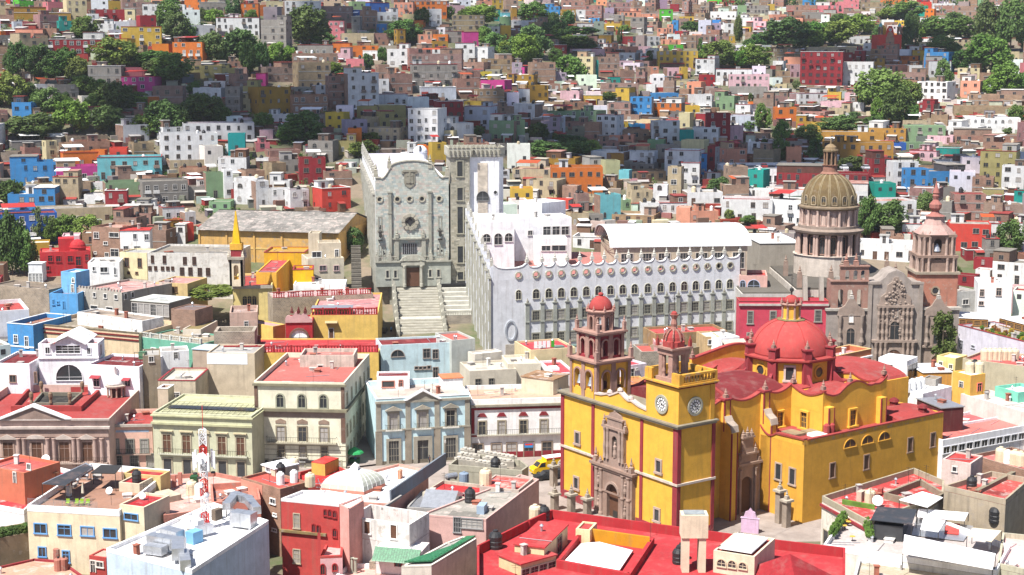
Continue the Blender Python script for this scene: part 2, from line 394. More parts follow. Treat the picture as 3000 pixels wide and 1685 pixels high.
def blk(name,label,cat,r,A,B,C,Y=None,z=None,zb=None,wc=(.6,.6,.6),rc=(.4,.08,.06),dmin=3.0,**kw):
 """building whose front roof edge runs from pixel A to pixel B, C on its back edge"""
 a=gy(*px(r,*A),Y) if z is None else gz(*px(r,*A),z);zt=a[2]
 b=gz(*px(r,*B),zt);e=(b-a)[:2];e/=np.linalg.norm(e)
 if isinstance(C,(int,float)):d=C
 else:c=gz(*px(r,*C),zt);d=max(float((c-a)[:2]@np.array([-e[1],e[0]])),dmin)
 if zb is None:
  nb=np.array([-e[1],e[0]]);pts=[a[:2],b[:2],a[:2]+nb*d,b[:2]+nb*d]
  zb=min(tz(*p) for p in pts)-.6
 zb=min(zb,zt-2.0)
 return Bld(name,label,cat,a,b,d,zb,zt,wc,rc,**kw)
def xf(src,dst,P,rz=0.0):
 """add mesh src to dst, turned by rz and moved to P"""
 c,s_=math.cos(rz),math.sin(rz);k=dst.k
 o=len(dst.v);dst.v.extend([(P[0]+v[0]*c-v[1]*s_,P[1]+v[0]*s_+v[1]*c,P[2]+v[2]) for v in src.v])
 fo=len(dst.f);dst.rg.extend([(a_+o,b_+o,f0+fo,f1+fo) for a_,b_,f0,f1 in src.rg])
 dst.f.extend([tuple(i+o for i in f) for f in src.f]);dst.mi.extend([m_ if any(src.mi) else k for m_ in src.mi]); return dst
def arcade(L,t,z0,z1,ops,n=8):
 """wall along x from 0 to L, thickness t, with arched holes: (centre, width, sill, spring)"""
 m=MB();x=0.0
 for xc,w,zs,zp in ops:
  a,b=xc-w/2,xc+w/2
  m.box(x,a,0,t,z0,z1)
  if zs>z0+.01:m.box(a,b,0,t,z0,zs)
  pts=arc(xc,zp,w/2,w/2,180,0,n)
  for i in range(n):m.yprism([pts[i],pts[i+1],(pts[i+1][0],z1),(pts[i][0],z1)],0,t)
  x=b
 m.box(x,L,0,t,z0,z1); return m
def finial(m,x,y,z,h=1.2,r=.22,n=6):
 m.box(x-r,x+r,y-r,y+r,z,z+h*.3)
 m.lathe([(r*.9,h*.3),(r*1.2,h*.36),(r*.5,h*.44),(r*.8,h*.55),(r*.45,h*.7),(r*.3,h*.85),(.02,h)],n,x,y,0,z); return m
def balusters(m,x0,x1,y,z,h=.9,step=.35,r=.07,rail=.12):
 m.box(x0,x1,y-.12,y+.12,z,z+.12).box(x0,x1,y-.14,y+.14,z+h-rail,z+h)
 n=max(1,int((x1-x0)/step))
 for i in range(n):
  x=x0+(i+.5)*(x1-x0)/n
  m.lathe([(r*.7,.12),(r*1.2,h*.35),(r*.6,h*.62),(r,h-rail)],5,x,y,0,z)
 return m
 # ---------------------------------------------------------------- palette
YEL=hx('e6b044',.86);YEL2=hx('dda640',.82);REDP=hx('a53c44',.68);ROOFR=hx('c4524f',.56);ROOFD=hx('a23c40',.46);PINKST=hx('c39a8c',.62)
STONE=hx('a89c8d',.6);WHITE=(.80,.80,.80);CREAM=hx('e8dcb8',.72);GREYST=hx('9ba39c',.62);CONC=(.33,.32,.30);IRON=(.03,.03,.03)
DKRED=hx('7c1f22',.8);WINF=(.42,.38,.34)
# ================================================================ BASILICA
O_=gz(1981,1588,0)
bas=thing('basilica','yellow basilica with red domes, two bell towers and clocks on the plaza','church',O_,R(-55))
LAND.append((O_[0]+10,O_[1]+30,34,34,0))
B_=bas
def bp(m,name,mat,c=None,smooth=False,par=None): return m.build(name,mat,par or bas,c,smooth=smooth)
bp(MB().box(-29.2,0,0,7.5,-1.5,17.7),'facade_wall','church',YEL)
pl=MB().box(-29.3,-19.4,-.14,0,-1.5,1.45).box(-9.6,.14,-.14,0,-1.5,1.45).box(0,.14,0,7.5,-1.5,1.45);bp(pl,'plinth','plaster_old',REDP)
for x0,x1 in ((-29.3,-28.5),(-21.05,-20.35),(-8.75,-8.1)):bp(MB().box(x0,x1,-.16,0,1.45,17.7),'pilaster','plaster',REDP)
bp(MB().box(-.95,.16,-.16,0,1.45,17.7).box(0,.16,0,.55,1.45,17.7),'pilaster','plaster',REDP)
bp(MB().box(0,.16,6.85,7.5,1.45,17.7),'pilaster','plaster',REDP)
bp(MB().box(-29.4,-19.0,-.3,0,8.75,9.1).box(-9.8,.3,-.3,0,8.75,9.1).box(0,.3,0,7.6,8.75,9.1),'string_course','stone',hx('e0cfc2',.7))
bp(MB().box(-29.7,.45,-.45,7.5,17.7,18.0).box(-29.9,.6,-.6,7.8,18.0,18.25),'cornice','stone',hx('a39a86',.62))
# curved parapet between the towers
top=[(-20.6,18.25),(-7.6,18.25),(-7.6,19.0),(-9.5,19.2),(-11.4,19.75),(-12.1,19.6),(-13,19.9),(-14.4,20.6),(-15.8,20.0),(-16.8,19.6),(-17.3,19.75),(-19,19.3),(-20.6,19.2)]
bp(MB().yprism(top,.2,.7),'parapet','church',YEL)
cop=MB()
for i in range(2,len(top)-1):cop.yprism([(top[i+1][0],top[i+1][1]),(top[i][0],top[i][1]),(top[i][0],top[i][1]+.3),(top[i+1][0],top[i+1][1]+.3)],.05,.95)
for x,z in ((-11.7,19.9),(-14.4,20.7),(-17.0,19.9)):cop.lathe([(.35,0),(.5,.2),(.4,.5),(.15,.7)],8,x,.4,0,z)
bp(cop,'coping','stone',hx('e8d5cc',.72))
# clock tower
bp(MB().box(-7.75,-.15,.15,7.5,18.25,23.8),'clock_tower','church',YEL)
bp(MB().box(-.25,-.02,6.5,7.3,18.25,23.8),'pilaster','church',YEL2)
bp(MB().box(-8.0,.1,-.1,7.75,23.8,24.05),'tower_band','plaster',DKRED)
bp(MB().box(-8.2,.3,-.3,7.95,24.05,24.3),'tower_cornice','plaster_old',YEL2)
pm=MB()
pm.box(-8.0,-6.3,0,.5,24.3,26.0).box(-1.7,0.1,0,.5,24.3,26.0).box(-8.0,-7.5,.5,7.7,24.3,25.9).box(-8.0,.1,7.2,7.7,24.3,25.9).box(-.45,.1,.5,.9,24.3,25.9)
pm.box(-.5,.15,.9,7.2,24.3,24.6).box(-.5,.15,.9,7.2,25.6,25.95)
for i in range(10):pm.lathe([(.16,0),(.22,.3),(.12,.6),(.18,1.0)],6,-.18,1.25+i*.62,0,24.6)
bp(pm,'parapet','plaster_old',YEL2)
bp(MB().box(-7.5,-.5,.5,7.2,24.3,24.36),'tower_roof','roof_dirty',hx('8d7a45',.6))
def clock(x,y,z,rzv):
 m=MB();n=24
 def disc(r0,r1,y0,y1,m=m):
  for i in range(n):
   a0,a1=2*math.pi*i/n,2*math.pi*(i+1)/n
   if r0>0:m.yprism([(r0*math.cos(a0),r0*math.sin(a0)),(r1*math.cos(a0),r1*math.sin(a0)),(r1*math.cos(a1),r1*math.sin(a1)),(r0*math.cos(a1),r0*math.sin(a1))],y0,y1)
  if r0==0:m.yprism([(r1*math.cos(2*math.pi*i/n),r1*math.sin(2*math.pi*i/n)) for i in range(n)],y0,y1)
 disc(1.12,1.5,-.22,0);ring=m.build('clock','stone',bas,hx('b8b6a4',.7),(x,y,z),rzv)
 m=MB();disc(0,1.12,-.1,0,m);m.build('dial','paint',ring,(.05,.05,.06))
 m=MB()
 for i in range(12):
  t=math.pi/6*i;c,s_=math.cos(t),math.sin(t)
  f= lambda r,w:(r*c-w*s_,r*s_+w*c)
  m.yprism([f(.68,-.12),f(1.0,-.17),f(1.0,.17),f(.68,.12)],-.13,-.1)
 m.build('numeral_plate','paint',ring,(.82,.82,.8))
 m=MB()
 for t,L,w in ((R(118),.88,.05),(R(-12),.6,.06)):
  c,s_=math.cos(t),math.sin(t);f= lambda r,ww:(r*c-ww*s_,r*s_+ww*c)
  m.yprism([f(-.15,-w),f(L,-w*.5),f(L,w*.5),f(-.15,w)],-.17,-.14)
 m.build('clock_hand','iron',ring)
 m=MB()
 for i in range(8):
  t=math.pi/4*i+.39;c,s_=math.cos(t),math.sin(t);f= lambda r,ww:(r*c-ww*s_,r*s_+ww*c)
  m.yprism([f(.16,-.04),f(.52,-.14),f(.52,.14),f(.16,.04)],-.12,-.1)
 m.build('dial_plate','paint',ring,(.8,.8,.78))
clock(-3.95,.15,20.75,0);clock(-.15,3.4,20.75,math.pi/2)
# belfry on the clock tower
bx,by=-3.95,2.3
bm=MB().box(bx-1.9,bx+1.9,by-1.9,by+1.9,24.3,24.9)
for sx in (-1,1):
 for sy in (-1,1):
  for dx,dy in ((1.35,1.35),(1.35,.65),(.65,1.35)):
   bm.lathe([(.32,0),(.22,.5),(.3,.9),(.2,1.4),(.27,2.2),(.19,3.2),(.3,3.7),(.34,3.9)],7,bx+sx*dx,by+sy*dy,0,24.9)
  bm.box(bx+sx*1.2-.4,bx+sx*1.2+.4,by+sy*1.2-.4,by+sy*1.2+.4,24.9,28.6)
bm.box(bx-1.75,bx+1.75,by-1.75,by+1.75,28.4,29.3).box(bx-2.1,bx+2.1,by-2.1,by+2.1,29.3,29.6)
bel=bp(bm,'belfry','stone',PINKST)
bp(MB().lathe([(1.75,29.6),(1.8,30.4),(1.5,30.5)],8,bx,by,R(22.5)).lathe([(1.42,30.5),(1.35,31.0),(1.05,31.6),(.6,32.0),(.3,32.1)],16,bx,by),'belfry_dome','plaster',ROOFR,par=bel)
rb=MB()
for i in range(8):
 t=math.pi/4*i
 for k in range(5):
  a0,a1=R(k*18),R(k*18+18)
  p= lambda a:(bx+(1.55*math.cos(a)+.05)*math.cos(t),by+(1.55*math.cos(a)+.05)*math.sin(t),30.5+1.75*math.sin(a))
  rb.bar(p(a0),p(a1),.13)
rb.lathe([(.55,32.0),(.4,32.6),(.5,33.0),(.38,33.8),(.62,34.3),(.7,34.45)],8,bx,by)
bp(rb,'belfry_spire','stone',hx('c08a7c',.62),par=bel)
fm=MB();fm.lathe([(.5,34.45),(.45,34.75),(.2,34.95)],10,bx,by)
for sx in (-1,1):
 for sy in (-1,1):fm.box(bx+sx*1.75-.22,bx+sx*1.75+.22,by+sy*1.75-.22,by+sy*1.75+.22,29.6,30.4);finial(fm,bx+sx*1.75,by+sy*1.75,30.4,.9,.18)
bp(fm,'belfry_finial','plaster',ROOFR,par=bel)
cr=MB().bar((bx,by,34.9),(bx,by,37.6),.05).bar((bx-.6,by,36.9),(bx+.6,by,36.9),.05)
for i in range(8):t=i*math.pi/4;cr.bar((bx,by,36.9),(bx+.55*math.cos(t),by,36.9+.55*math.sin(t)),.025)
bp(cr,'cross','iron',par=bel)
# left bell tower: two square stages with paired arches, octagonal lantern with dome
def stage(x0,x1,y0,y1,z0,z1,w,zs,zp,nm,c_in,c_out,pil=True):
 L=x1-x0;t=.8
 m=MB()
 ops=[(L*.29,w,zs,zp),(L*.71,w,zs,zp)]
 a=arcade(L,t,z0,z1,ops)
 for P,rz_ in (((x0,y0,0),0),((x1,y0,0),math.pi/2),((x1,y1,0),math.pi),((x0,y1,0),-math.pi/2)):xf(a,m,P,rz_)
 st=bp(m,nm,'plaster',c_in)
 o=MB()
 pr=MB()
 for xc in (0.02,L*.5,L-.02):pr.box(xc-.42 if xc>.1 else -.12,xc+.42 if xc<L-.1 else L+.12,-.14,.0,z0,z1-.5)
 for xc,ww,s0,p0 in ops:
  pts=arc(xc,p0,ww/2,ww/2,180,0,10);out=arc(xc,p0,ww/2+.28,ww/2+.28,180,0,10)
  for i in range(10):pr.yprism([pts[i],pts[i+1],out[i+1],out[i]],-.18,0)
  pr.box(xc-ww/2-.28,xc-ww/2,-.17,0,s0,p0).box(xc+ww/2,xc+ww/2+.28,-.17,0,s0,p0)
 pr.box(-.3,L+.3,-.3,.0,z1-.5,z1-.2)
 for P,rz_ in (((x0,y0,0),0),((x1,y0,0),math.pi/2),((x1,y1,0),math.pi),((x0,y1,0),-math.pi/2)):xf(pr,o,P,rz_)
 o.box(x0-.55,x1+.55,y0-.55,y1+.55,z1-.2,z1+.12)
 bp(o,'stone_trim','stone',PINKST,par=st)
 fl=MB().box(x0+.8,x1-.8,y0+.8,y1-.8,z0,zs+.02).box(x0+.8,x1-.8,y0+.8,y1-.8,z1-.7,z1-.3)
 bp(fl,'belfry_floor','plaster',hx('7a2020'),par=st)
 return st
x0,x1,y0,y1=-27.3,-20.4,.35,7.25
s1=stage(x0,x1,y0,y1,18.25,24.4,1.55,19.6,21.9,'bell_stage',YEL,PINKST)
fn=MB()
for x in (x0-.1,x1+.1):
 for y in (y0-.1,y1+.1):fn.box(x-.3,x+.3,y-.3,y+.3,24.5,25.5);finial(fn,x,y,25.5,1.7,.3)
bp(fn,'pinnacle','stone',hx('cba497',.66),par=s1)
bl=MB()
for xx in (x0+6.9*.29,x0+6.9*.71):bl.lathe([(.62,20.2),(.5,20.5),(.36,21.1),(.3,21.5),(.1,21.6)],10,xx,y0+.5)
bp(bl,'bell','metal',par=s1)
x0,x1,y0,y1=-26.5,-21.2,1.15,6.45
s2=stage(x0,x1,y0,y1,24.52,28.9,1.05,25.0,27.1,'bell_stage',REDP,PINKST)
fn=MB()
for x in (x0-.1,x1+.1):
 for y in (y0-.1,y1+.1):fn.box(x-.25,x+.25,y-.25,y+.25,29.0,29.9);finial(fn,x,y,29.9,1.5,.27)
bp(fn,'pinnacle','stone',hx('cba497',.66),par=s2)
tx,ty=-23.85,3.8
lm=MB()
for i in range(8):
 t=R(22.5+45*i);t2=R(67.5+45*i);r=2.15
 p0=(tx+r*math.cos(t),ty+r*math.sin(t));p1=(tx+r*math.cos(t2),ty+r*math.sin(t2));L=math.hypot(p1[0]-p0[0],p1[1]-p0[1])
 xf(arcade(L,.4,29.02,32.0,[(L/2,.85,29.05,30.9)],6),lm,(p0[0],p0[1],0),math.atan2(p1[1]-p0[1],p1[0]-p0[0]))
 lm.lathe([(.2,0),(.16,.3),(.15,2.3),(.24,2.6)],6,p0[0],p0[1],0,29.02)
lm.lathe([(2.5,32.0),(2.55,32.2),(2.3,32.35)],8,tx,ty,R(22.5))
lan=bp(lm,'lantern','stone',PINKST)
dm=MB().lathe([(1.95,32.3)]+[(1.95*math.cos(R(a_)) if a_<88 else .3,32.35+2.2*math.sin(R(a_))) for a_ in (10,25,40,55,70,80)]+[(.35,34.6),(.5,34.8),(.3,35.0),(.1,35.1)],20,tx,ty)
bp(dm,'dome','plaster',ROOFR,smooth=True,par=lan)
fn=MB()
for i in range(8):t=R(22.5+45*i);finial(fn,tx+2.3*math.cos(t),ty+2.3*math.sin(t),32.3,.9,.16)
bp(fn,'pinnacle','stone',hx('d8a294',.66),par=lan)
# carved portal of the front
pt_=MB()
lo=arcade(9.6,.75,-1.5,8.1,[(4.75,2.9,-1.5,4.3)],10);xf(lo,pt_,(-19.4,-.75,0))
pt_.box(-20.3,-9.3,-1.15,0,8.1,8.5).box(-19.9,-9.6,-.95,0,7.7,8.1).box(-19.2,-9.9,-.9,-.75,4.1,4.35)
port=bp(pt_,'portal','stone',hx('b09384',.62))
o=MB()
for xx in (-18.6,-17.5,-12.0,-10.6):o.lathe([(.42,-1.2),(.42,.4),(.3,.7),(.3,3.7),(.42,4.0),(.3,4.4),(.27,7.3),(.42,7.7)],10,xx,-.85)
for xx in (-18.05,-11.3):
 for z in (1.2,5.0):o.lathe([(.28,0),(.33,.4),(.2,.9),(.28,1.3),(.14,1.5),(.18,1.75),(.05,1.95)],8,xx,-.9,0,z)
for i in range(11):
 a0,a1=R(180-i*16.36),R(180-(i+1)*16.36)
 o.yprism([(-14.65+1.45*math.cos(a0),4.3+1.45*math.sin(a0)),(-14.65+1.45*math.cos(a1),4.3+1.45*math.sin(a1)),(-14.65+1.85*math.cos(a1),4.3+1.85*math.sin(a1)),(-14.65+1.85*math.cos(a0),4.3+1.85*math.sin(a0))],-.95,-.75)
for xx in (-19.2,-18.0,-11.3,-10.2):finial(o,xx,-.6,8.5,2.6 if xx in (-19.2,-10.2) else 1.2,.35)
bp(o,'portal_carving','stone',hx('bda294',.64),par=port)
u=MB().box(-17.4,-12.0,-.5,0,8.5,9.6)
xf(arcade(5.0,.45,9.6,14.6,[(2.5,1.25,9.9,12.9)],8),u,(-17.2,-.45,0));u.box(-17.7,-11.7,-.75,0,14.6,15.0).box(-16.6,-12.8,-.45,0,15.0,16.2).box(-16.9,-12.5,-.6,0,16.2,16.5)
u.yprism([(-16.4,16.5),(-13.0,16.5),(-13.4,17.1),(-14.2,17.4),(-14.7,17.6),(-15.2,17.4),(-16.0,17.1)],-.4,-.02)
up=bp(u,'upper_portal','stone',hx('b79c8e',.62),par=port)
o=MB()
for xx in (-17.0,-16.2,-13.2,-12.4):o.lathe([(.3,9.6),(.2,10.4),(.28,11.6),(.18,12.4),(.2,14.0),(.32,14.6)],8,xx,-.6)
for xx in (-17.3,-12.0):finial(o,xx,-.45,15.0,1.8,.25)
finial(o,-14.7,-.25,17.5,.9,.2);o.lathe([(.3,10.0),(.36,10.6),(.22,11.3),(.3,11.8),(.15,12.1),(.18,12.4),(.04,12.6)],8,-14.7,-.3)
bp(o,'portal_statue','stone',hx('c4aa9c',.64),par=port)
bp(MB().box(-16.1,-13.2,-.12,.0,-1.5,4.3).yprism([(-16.1,4.3)]+[(-13.2,4.3)]+arc(-14.65,4.3,1.44,1.44,0,180,10)[1:-1],-.12,0),'main_door','wood',par=port)
bp(MB().box(-15.2,-14.1,-.16,-.12,-1.5,1.2),'wicket_door','iron',par=port)
bp(MB().yprism([(-15.3,9.9),(-14.1,9.9)]+arc(-14.7,12.9,.62,.62,0,180,8),-.05,0),'niche_back','stone',hx('6e625a',.5),par=port)
STN=hx('cdb5a8',.66)
for x,z in ((-24.8,10.1),(-25.05,2.4),(-4.3,10.0),(-4.5,2.2)):window(bas,x,0,z,1.05,1.85,'F','plain',STN, True,'stone',fr=.32,pr=.18)
# nave: side wall with scalloped red coping, buttresses, side portal
NX=-5.4
def scallop(pts,n=8):
 """points (t, z) joined by hanging arcs"""
 out=[]
 for (a,za,dip),(b,zb_,_) in zip(pts[:-1],pts[1:]):
  for i in range(n):
   s_=i/n;out.append((a+(b-a)*s_,za+(zb_-za)*s_-dip*math.sin(math.pi*s_)))
 out.append((pts[-1][0],pts[-1][1])); return out
def scwall(pts,x0,x1,along,zb_,nm,c,cop_c,par=None):
 """wall whose top edge follows pts; along 'y' (at x0..x1) or 'x' (at y0..y1)"""
 m=MB();k=MB()
 for (a,za),(b,zb2) in zip(pts[:-1],pts[1:]):
  if along=='y':
   m.xprism([(a,zb_),(b,zb_),(b,zb2),(a,za)],x0,x1);k.xprism([(a,za+.002),(b,zb2+.002),(b,zb2+.28),(a,za+.28)],x0-.15,x1+.15)
  else:
   m.yprism([(a,zb_),(b,zb_),(b,zb2),(a,za)],x0,x1);k.yprism([(a,za+.002),(b,zb2+.002),(b,zb2+.28),(a,za+.28)],x0-.15,x1+.15)
 w_=bp(m,nm,'church',c,par=par);bp(k,'coping','plaster',cop_c,par=w_); return w_
bp(MB().box(-24,NX,7.5,46,-1.5,16.9),'nave','church',YEL)
scwall(scallop([(7.5,19.2,.4),(12.2,18.6,0),(14.8,19.6,1.2),(23.0,19.7,1.0),(29.3,19.8,0)]),NX-.6,NX+.003,'y',16.0,'side_parapet',YEL,ROOFR)
scwall(scallop([(7.5,19.2,.4),(12.2,18.6,0),(14.8,19.6,1.2),(23.0,19.7,1.0),(29.3,19.8,0)]),-24.0,-23.4,'y',16.0,'side_parapet',YEL,ROOFR)
vm=MB()
def vault(m,x0,x1,y0,y1,z0,rise,n=10):
 xc=(x0+x1)/2;rx=(x1-x0)/2
 m.yprism([(x1,z0-.3)]+arc(xc,z0,rx,rise,0,180,n)+[(x0,z0-.3)],y0,y1); return m
vault(vm,-23.3,-6.1,7.5,16.5,17.0,3.2);vault(vm,-23.3,-6.1,16.9,30,17.0,3.2)
bp(vm,'nave_vault','roof',ROOFD)
bp(MB().box(-23.3,-6.1,16.45,16.95,17.0,18.2).yprism([(-6.2,17.5)]+arc(-14.7,17.1,8.5,3.5,0,180,12)+[(-23.2,17.5)],16.4,17.0),'vault_rib','roof',ROOFR)
for yb,zt in ((13.7,19.3),(22.3,19.5)):
 m=MB().xprism([(yb,-1.5),(yb+1.3,-1.5),(yb+1.3,zt),(yb,zt)],NX+.003,NX+.8)
 m.yprism([(NX+.8,-1.5),(NX+2.6,-1.5),(NX+2.6,14.6),(NX+2.2,15.6),(NX+1.2,15.9),(NX+.9,16.6),(NX+.8,17)],yb,yb+1.3)
 b_=bp(m,'buttress','church',YEL)
 t_=MB().yprism([(NX+2.62,14.4),(NX+2.75,14.5),(NX+2.5,15.5),(NX+1.5,16.05),(NX+1.0,16.8),(NX+.82,16.8),(NX+1.2,15.95),(NX+2.25,15.3)],yb-.1,yb+1.4)
 bp(t_,'scroll','stone',hx('c9b8a8',.66),par=b_)
 e_=MB()
 for yy in (yb-.02,yb+1.12):e_.box(NX+2.42,NX+2.66,yy,yy+.2,-1.5,14.3);e_.box(NX+.6,NX+.86,yy,yy+.2,14.3,zt)
 e_.box(NX-.6,NX+1.0,yb-.2,yb+1.5,zt,zt+.3)
 bp(e_,'buttress_trim','plaster',REDP,par=b_)
 bp(finial(MB(),NX+.2,yb+.75,zt+.3,1.6,.35),'pinnacle','stone',PINKST,par=b_)
sp_=MB();py=17.2
xf(arcade(5.0,.5,-1.5,8.0,[(1.95,2.6,0.0,4.7)],10),sp_,(NX+.5,py,0),math.pi/2)
sp_.box(NX,NX+1.0,py-.2,py+5.0,8.0,8.4).box(NX,NX+.7,py+.5,py+4.0,8.4,9.7).box(NX,NX+.9,py+.3,py+4.2,9.7,10.0)
sp_.box(NX,NX+.6,py+.9,py+3.2,10.0,12.4).box(NX,NX+.8,py+.7,py+3.4,12.4,12.7)
for y_ in (.2,4.4,.8,3.6):finial(sp_,NX+.6,py+y_,8.4 if y_ in (.2,4.4) else 10.0,1.6,.28)
for y_ in (1.1,2.0,2.9):finial(sp_,NX+.4,py+y_,12.7,1.2 if y_!=2.0 else 1.6,.32)
for y_ in (.35,3.7):sp_.lathe([(.32,0),(.24,.4),(.22,6.8),(.34,7.4)],8,NX+.75,py+y_,0,0)
sp2=bp(sp_,'side_portal','stone',hx('bea392',.66))
bp(MB().box(NX,NX+.08,py+.6,py+3.3,0,6.0),'side_door','wood',par=sp2)
bp(MB().box(NX,NX+3.2,py-.5,py+4.9,-1.5,-.5).box(NX,NX+2.6,py-.2,py+4.7,-.5,-.25).box(NX,NX+2.0,py,py+4.5,-.25,-.01),'steps','stone',STONE,par=sp2)
window(bas,NX,9.8,9.6,1.1,3.6,'R','plain',STN, True,'stone',fr=.3)
# transept and crossing
bp(MB().box(-30.6,1.6,29.3,44.3,-1.5,16.5),'transept','church',YEL)
pts=scallop([(NX,19.7,1.0),(1.6,19.7,0)]);scwall(pts,29.28,29.9,'x',16.4,'transept_parapet',YEL,ROOFR)
scwall(scallop([(29.3,19.8,0),(30.0,19.3,.3),(33.0,19.0,0),(34.6,20.0,-.6),(39.0,20.0,.3),(41.3,19.6,0.5),(44.3,20.6,0)]),1.0,1.603,'y',16.4,'transept_parapet',YEL,ROOFR)
scwall(scallop([(29.3,19.8,0),(36.5,21.0,-.5),(44.3,20.6,0)]),-30.6,-30.0,'y',16.4,'transept_parapet',YEL,ROOFR)
scwall(scallop([(-30.6,20.4,1.0),(-24,19.7,1),(NX,19.9,1.0),(1.6,20.4,0)]),43.7,44.31,'x',16.4,'transept_parapet',YEL,ROOFR)
tv=MB()
for a,b in ((-5.0,1.0),(-30.0,-23.0)):
 xs=[(30.0,16.6)]+[(37+6.9*math.cos(R(180-t)),17.0+2.2*math.sin(R(t))) for t in range(0,181,15)]+[(43.6,16.6)]
 tv.xprism(xs[::-1],a,b)
bp(tv,'transept_vault','roof',ROOFR)
for yb in (29.6,41.9):
 b_=bp(MB().xprism([(yb,12.9),(yb+1.3,12.9),(yb+1.3,17.4),(yb,17.4)],1.603,2.7),'buttress','church',YEL)
 e_=MB()
 for yy in (yb-.02,yb+1.15):e_.box(2.55,2.76,yy,yy+.18,12.9,17.3)
 bp(e_,'buttress_trim','plaster',REDP,par=b_)
for x,y,z in ((1.2,29.7,20.1),(NX,29.6,20.1),(1.2,44.0,20.9),(1.3,35.8,20.6),(-30.2,44,20.9),(-30.2,29.6,20.1),(-14.7,44.0,20.6)):
 bp(finial(MB(),x,y,z,1.7,.33),'pinnacle','stone',PINKST)
for x in (-3.0,-.6): pass
window(bas,1.6,36.2,13.4,1.4,2.6,'R','grid',YEL, True,'plaster',fr=.3,pr=.35)
window(bas,-2.2,29.28,13.2,1.4,2.6,'F','grid',YEL, True,'plaster',fr=.3,pr=.4)
window(bas,NX,26.6,13.2,1.3,2.4,'R','grid',YEL, True,'plaster',fr=.3,pr=.4)
# apse behind
bp(MB().box(-24,NX,46,58,-1.5,17.5),'apse','church',YEL);bp(vault(MB(),-23.8,NX-.2,46.1,57.8,17.4,1.8),'apse_vault','roof',ROOFR)
# octagonal drum, great dome and lantern
dx,dy=-14.5,37.9
bp(MB().box(dx-9,dx+9,29.9,46.2,16.5,18.5),'crossing','church',YEL)
bp(MB().box(dx-8.7,dx+8.7,30.2,45.9,18.503,18.75),'crossing_roof','roof',ROOFR)
q0=22.5
dr=MB().lathe([(7.35,18.75),(7.35,22.2)],8,dx,dy,R(q0));drum=bp(dr,'drum','church',YEL)
pr=MB();pn=MB()
for i in range(8):
 t=R(q0+45*i);c,s_=math.cos(t),math.sin(t)
 w_=MB().box(-.8,.8,-.75,.75,18.75,22.25);xf(w_,pr,(dx+7.1*c,dy+7.1*s_,0),t)
 w_=MB().box(-.75,.75,-.6,.6,22.9,24.4).box(-.95,.95,-.8,.8,24.4,24.65);xf(w_,pr,(dx+7.2*c,dy+7.2*s_,0),t)
 w_=MB();w_.xprism([(-.6,18.6),(.6,18.6),(.6,18.75),(-.6,18.75)],0,.01);finial(pn,dx+7.25*c,dy+7.25*s_,24.65,1.5,.3)
 br=MB().yprism([(.7,18.75),(2.6,18.75),(.7,20.4)],-.25,.25);xf(br,pr,(dx+7.2*c,dy+7.2*s_,0),t)
bp(pr,'drum_pilaster','plaster',REDP,par=drum);bp(pn,'pinnacle','stone',PINKST,par=drum)
bp(MB().lathe([(7.9,22.25),(8.3,22.55),(8.3,22.8),(7.6,22.95)],8,dx,dy,R(q0)),'drum_cornice','plaster',ROOFR,par=drum)
for i in range(8):
 t=R(45*i);ap=7.35*math.cos(R(22.5));c,s_=math.cos(t),math.sin(t)
 if i%2==0:window(bas,dx+ap*c,dy+ap*s_,19.6,1.7,1.7,t+math.pi/2,'round',YEL2, True,'plaster',fr=.35,pr=.2)
 else:window(bas,dx+ap*c,dy+ap*s_,19.3,1.3,2.2,t+math.pi/2,'plain',hx('e6cfc6',.7), True,'stone',fr=.35,pr=.2)
dome=MB().lathe([(6.75,22.9),(6.75,23.2)]+[(6.75*math.cos(R(a_)),23.2+5.6*math.sin(R(a_))) for a_ in range(8,73,8)],32,dx,dy,R(q0))
dome=bp(dome,'dome','plaster',hx('c85350',.66),smooth=True)
rb=MB()
for i in range(8):
 t=R(q0+45*i)
 for a_ in range(0,72,8):
  p= lambda a:(dx+6.78*math.cos(R(a))*math.cos(t),dy+6.78*math.cos(R(a))*math.sin(t),23.2+5.63*math.sin(R(a)))
  rb.bar(p(a_),p(a_+8),.07)
bp(rb,'dome_rib','plaster',hx('b53d3c',.8),par=dome)
lt=MB().lathe([(2.2,28.3),(2.25,28.6),(1.55,28.75),(1.5,31.0)],8,dx,dy,R(q0));lt=bp(lt,'dome_lantern','plaster',YEL,par=dome)
k=MB().lathe([(2.4,28.35),(2.55,28.55),(2.1,28.7)],8,dx,dy,R(q0));bp(k,'lantern_base','stone',hx('8d7f55',.6),par=dome)
k=MB()
for i in range(8):t=R(q0+45*i);k.lathe([(.26,28.7),(.2,29.0),(.18,30.7),(.28,31.0)],6,dx+1.55*math.cos(t),dy+1.55*math.sin(t));finial(k,dx+1.75*math.cos(t),dy+1.75*math.sin(t),31.3,1.0,.17)
k.lathe([(1.9,31.0),(2.0,31.2),(1.8,31.35)],8,dx,dy,R(q0));bp(k,'lantern_trim','stone',PINKST,par=dome)
bp(MB().lathe([(1.35,31.35),(1.3,31.8),(1.0,32.3),(.5,32.65),(.1,32.75)],14,dx,dy),'lantern_dome','plaster',ROOFR,smooth=True,par=dome)
bp(MB().lathe([(.15,32.7),(.12,33.2),(.35,33.4),(.35,33.8),(.08,34.0)],8,dx,dy).bar((dx,dy,34),(dx,dy,36.2),.04).bar((dx-.4,dy,35.6),(dx+.4,dy,35.6),.04),'dome_cross','iron',par=dome)
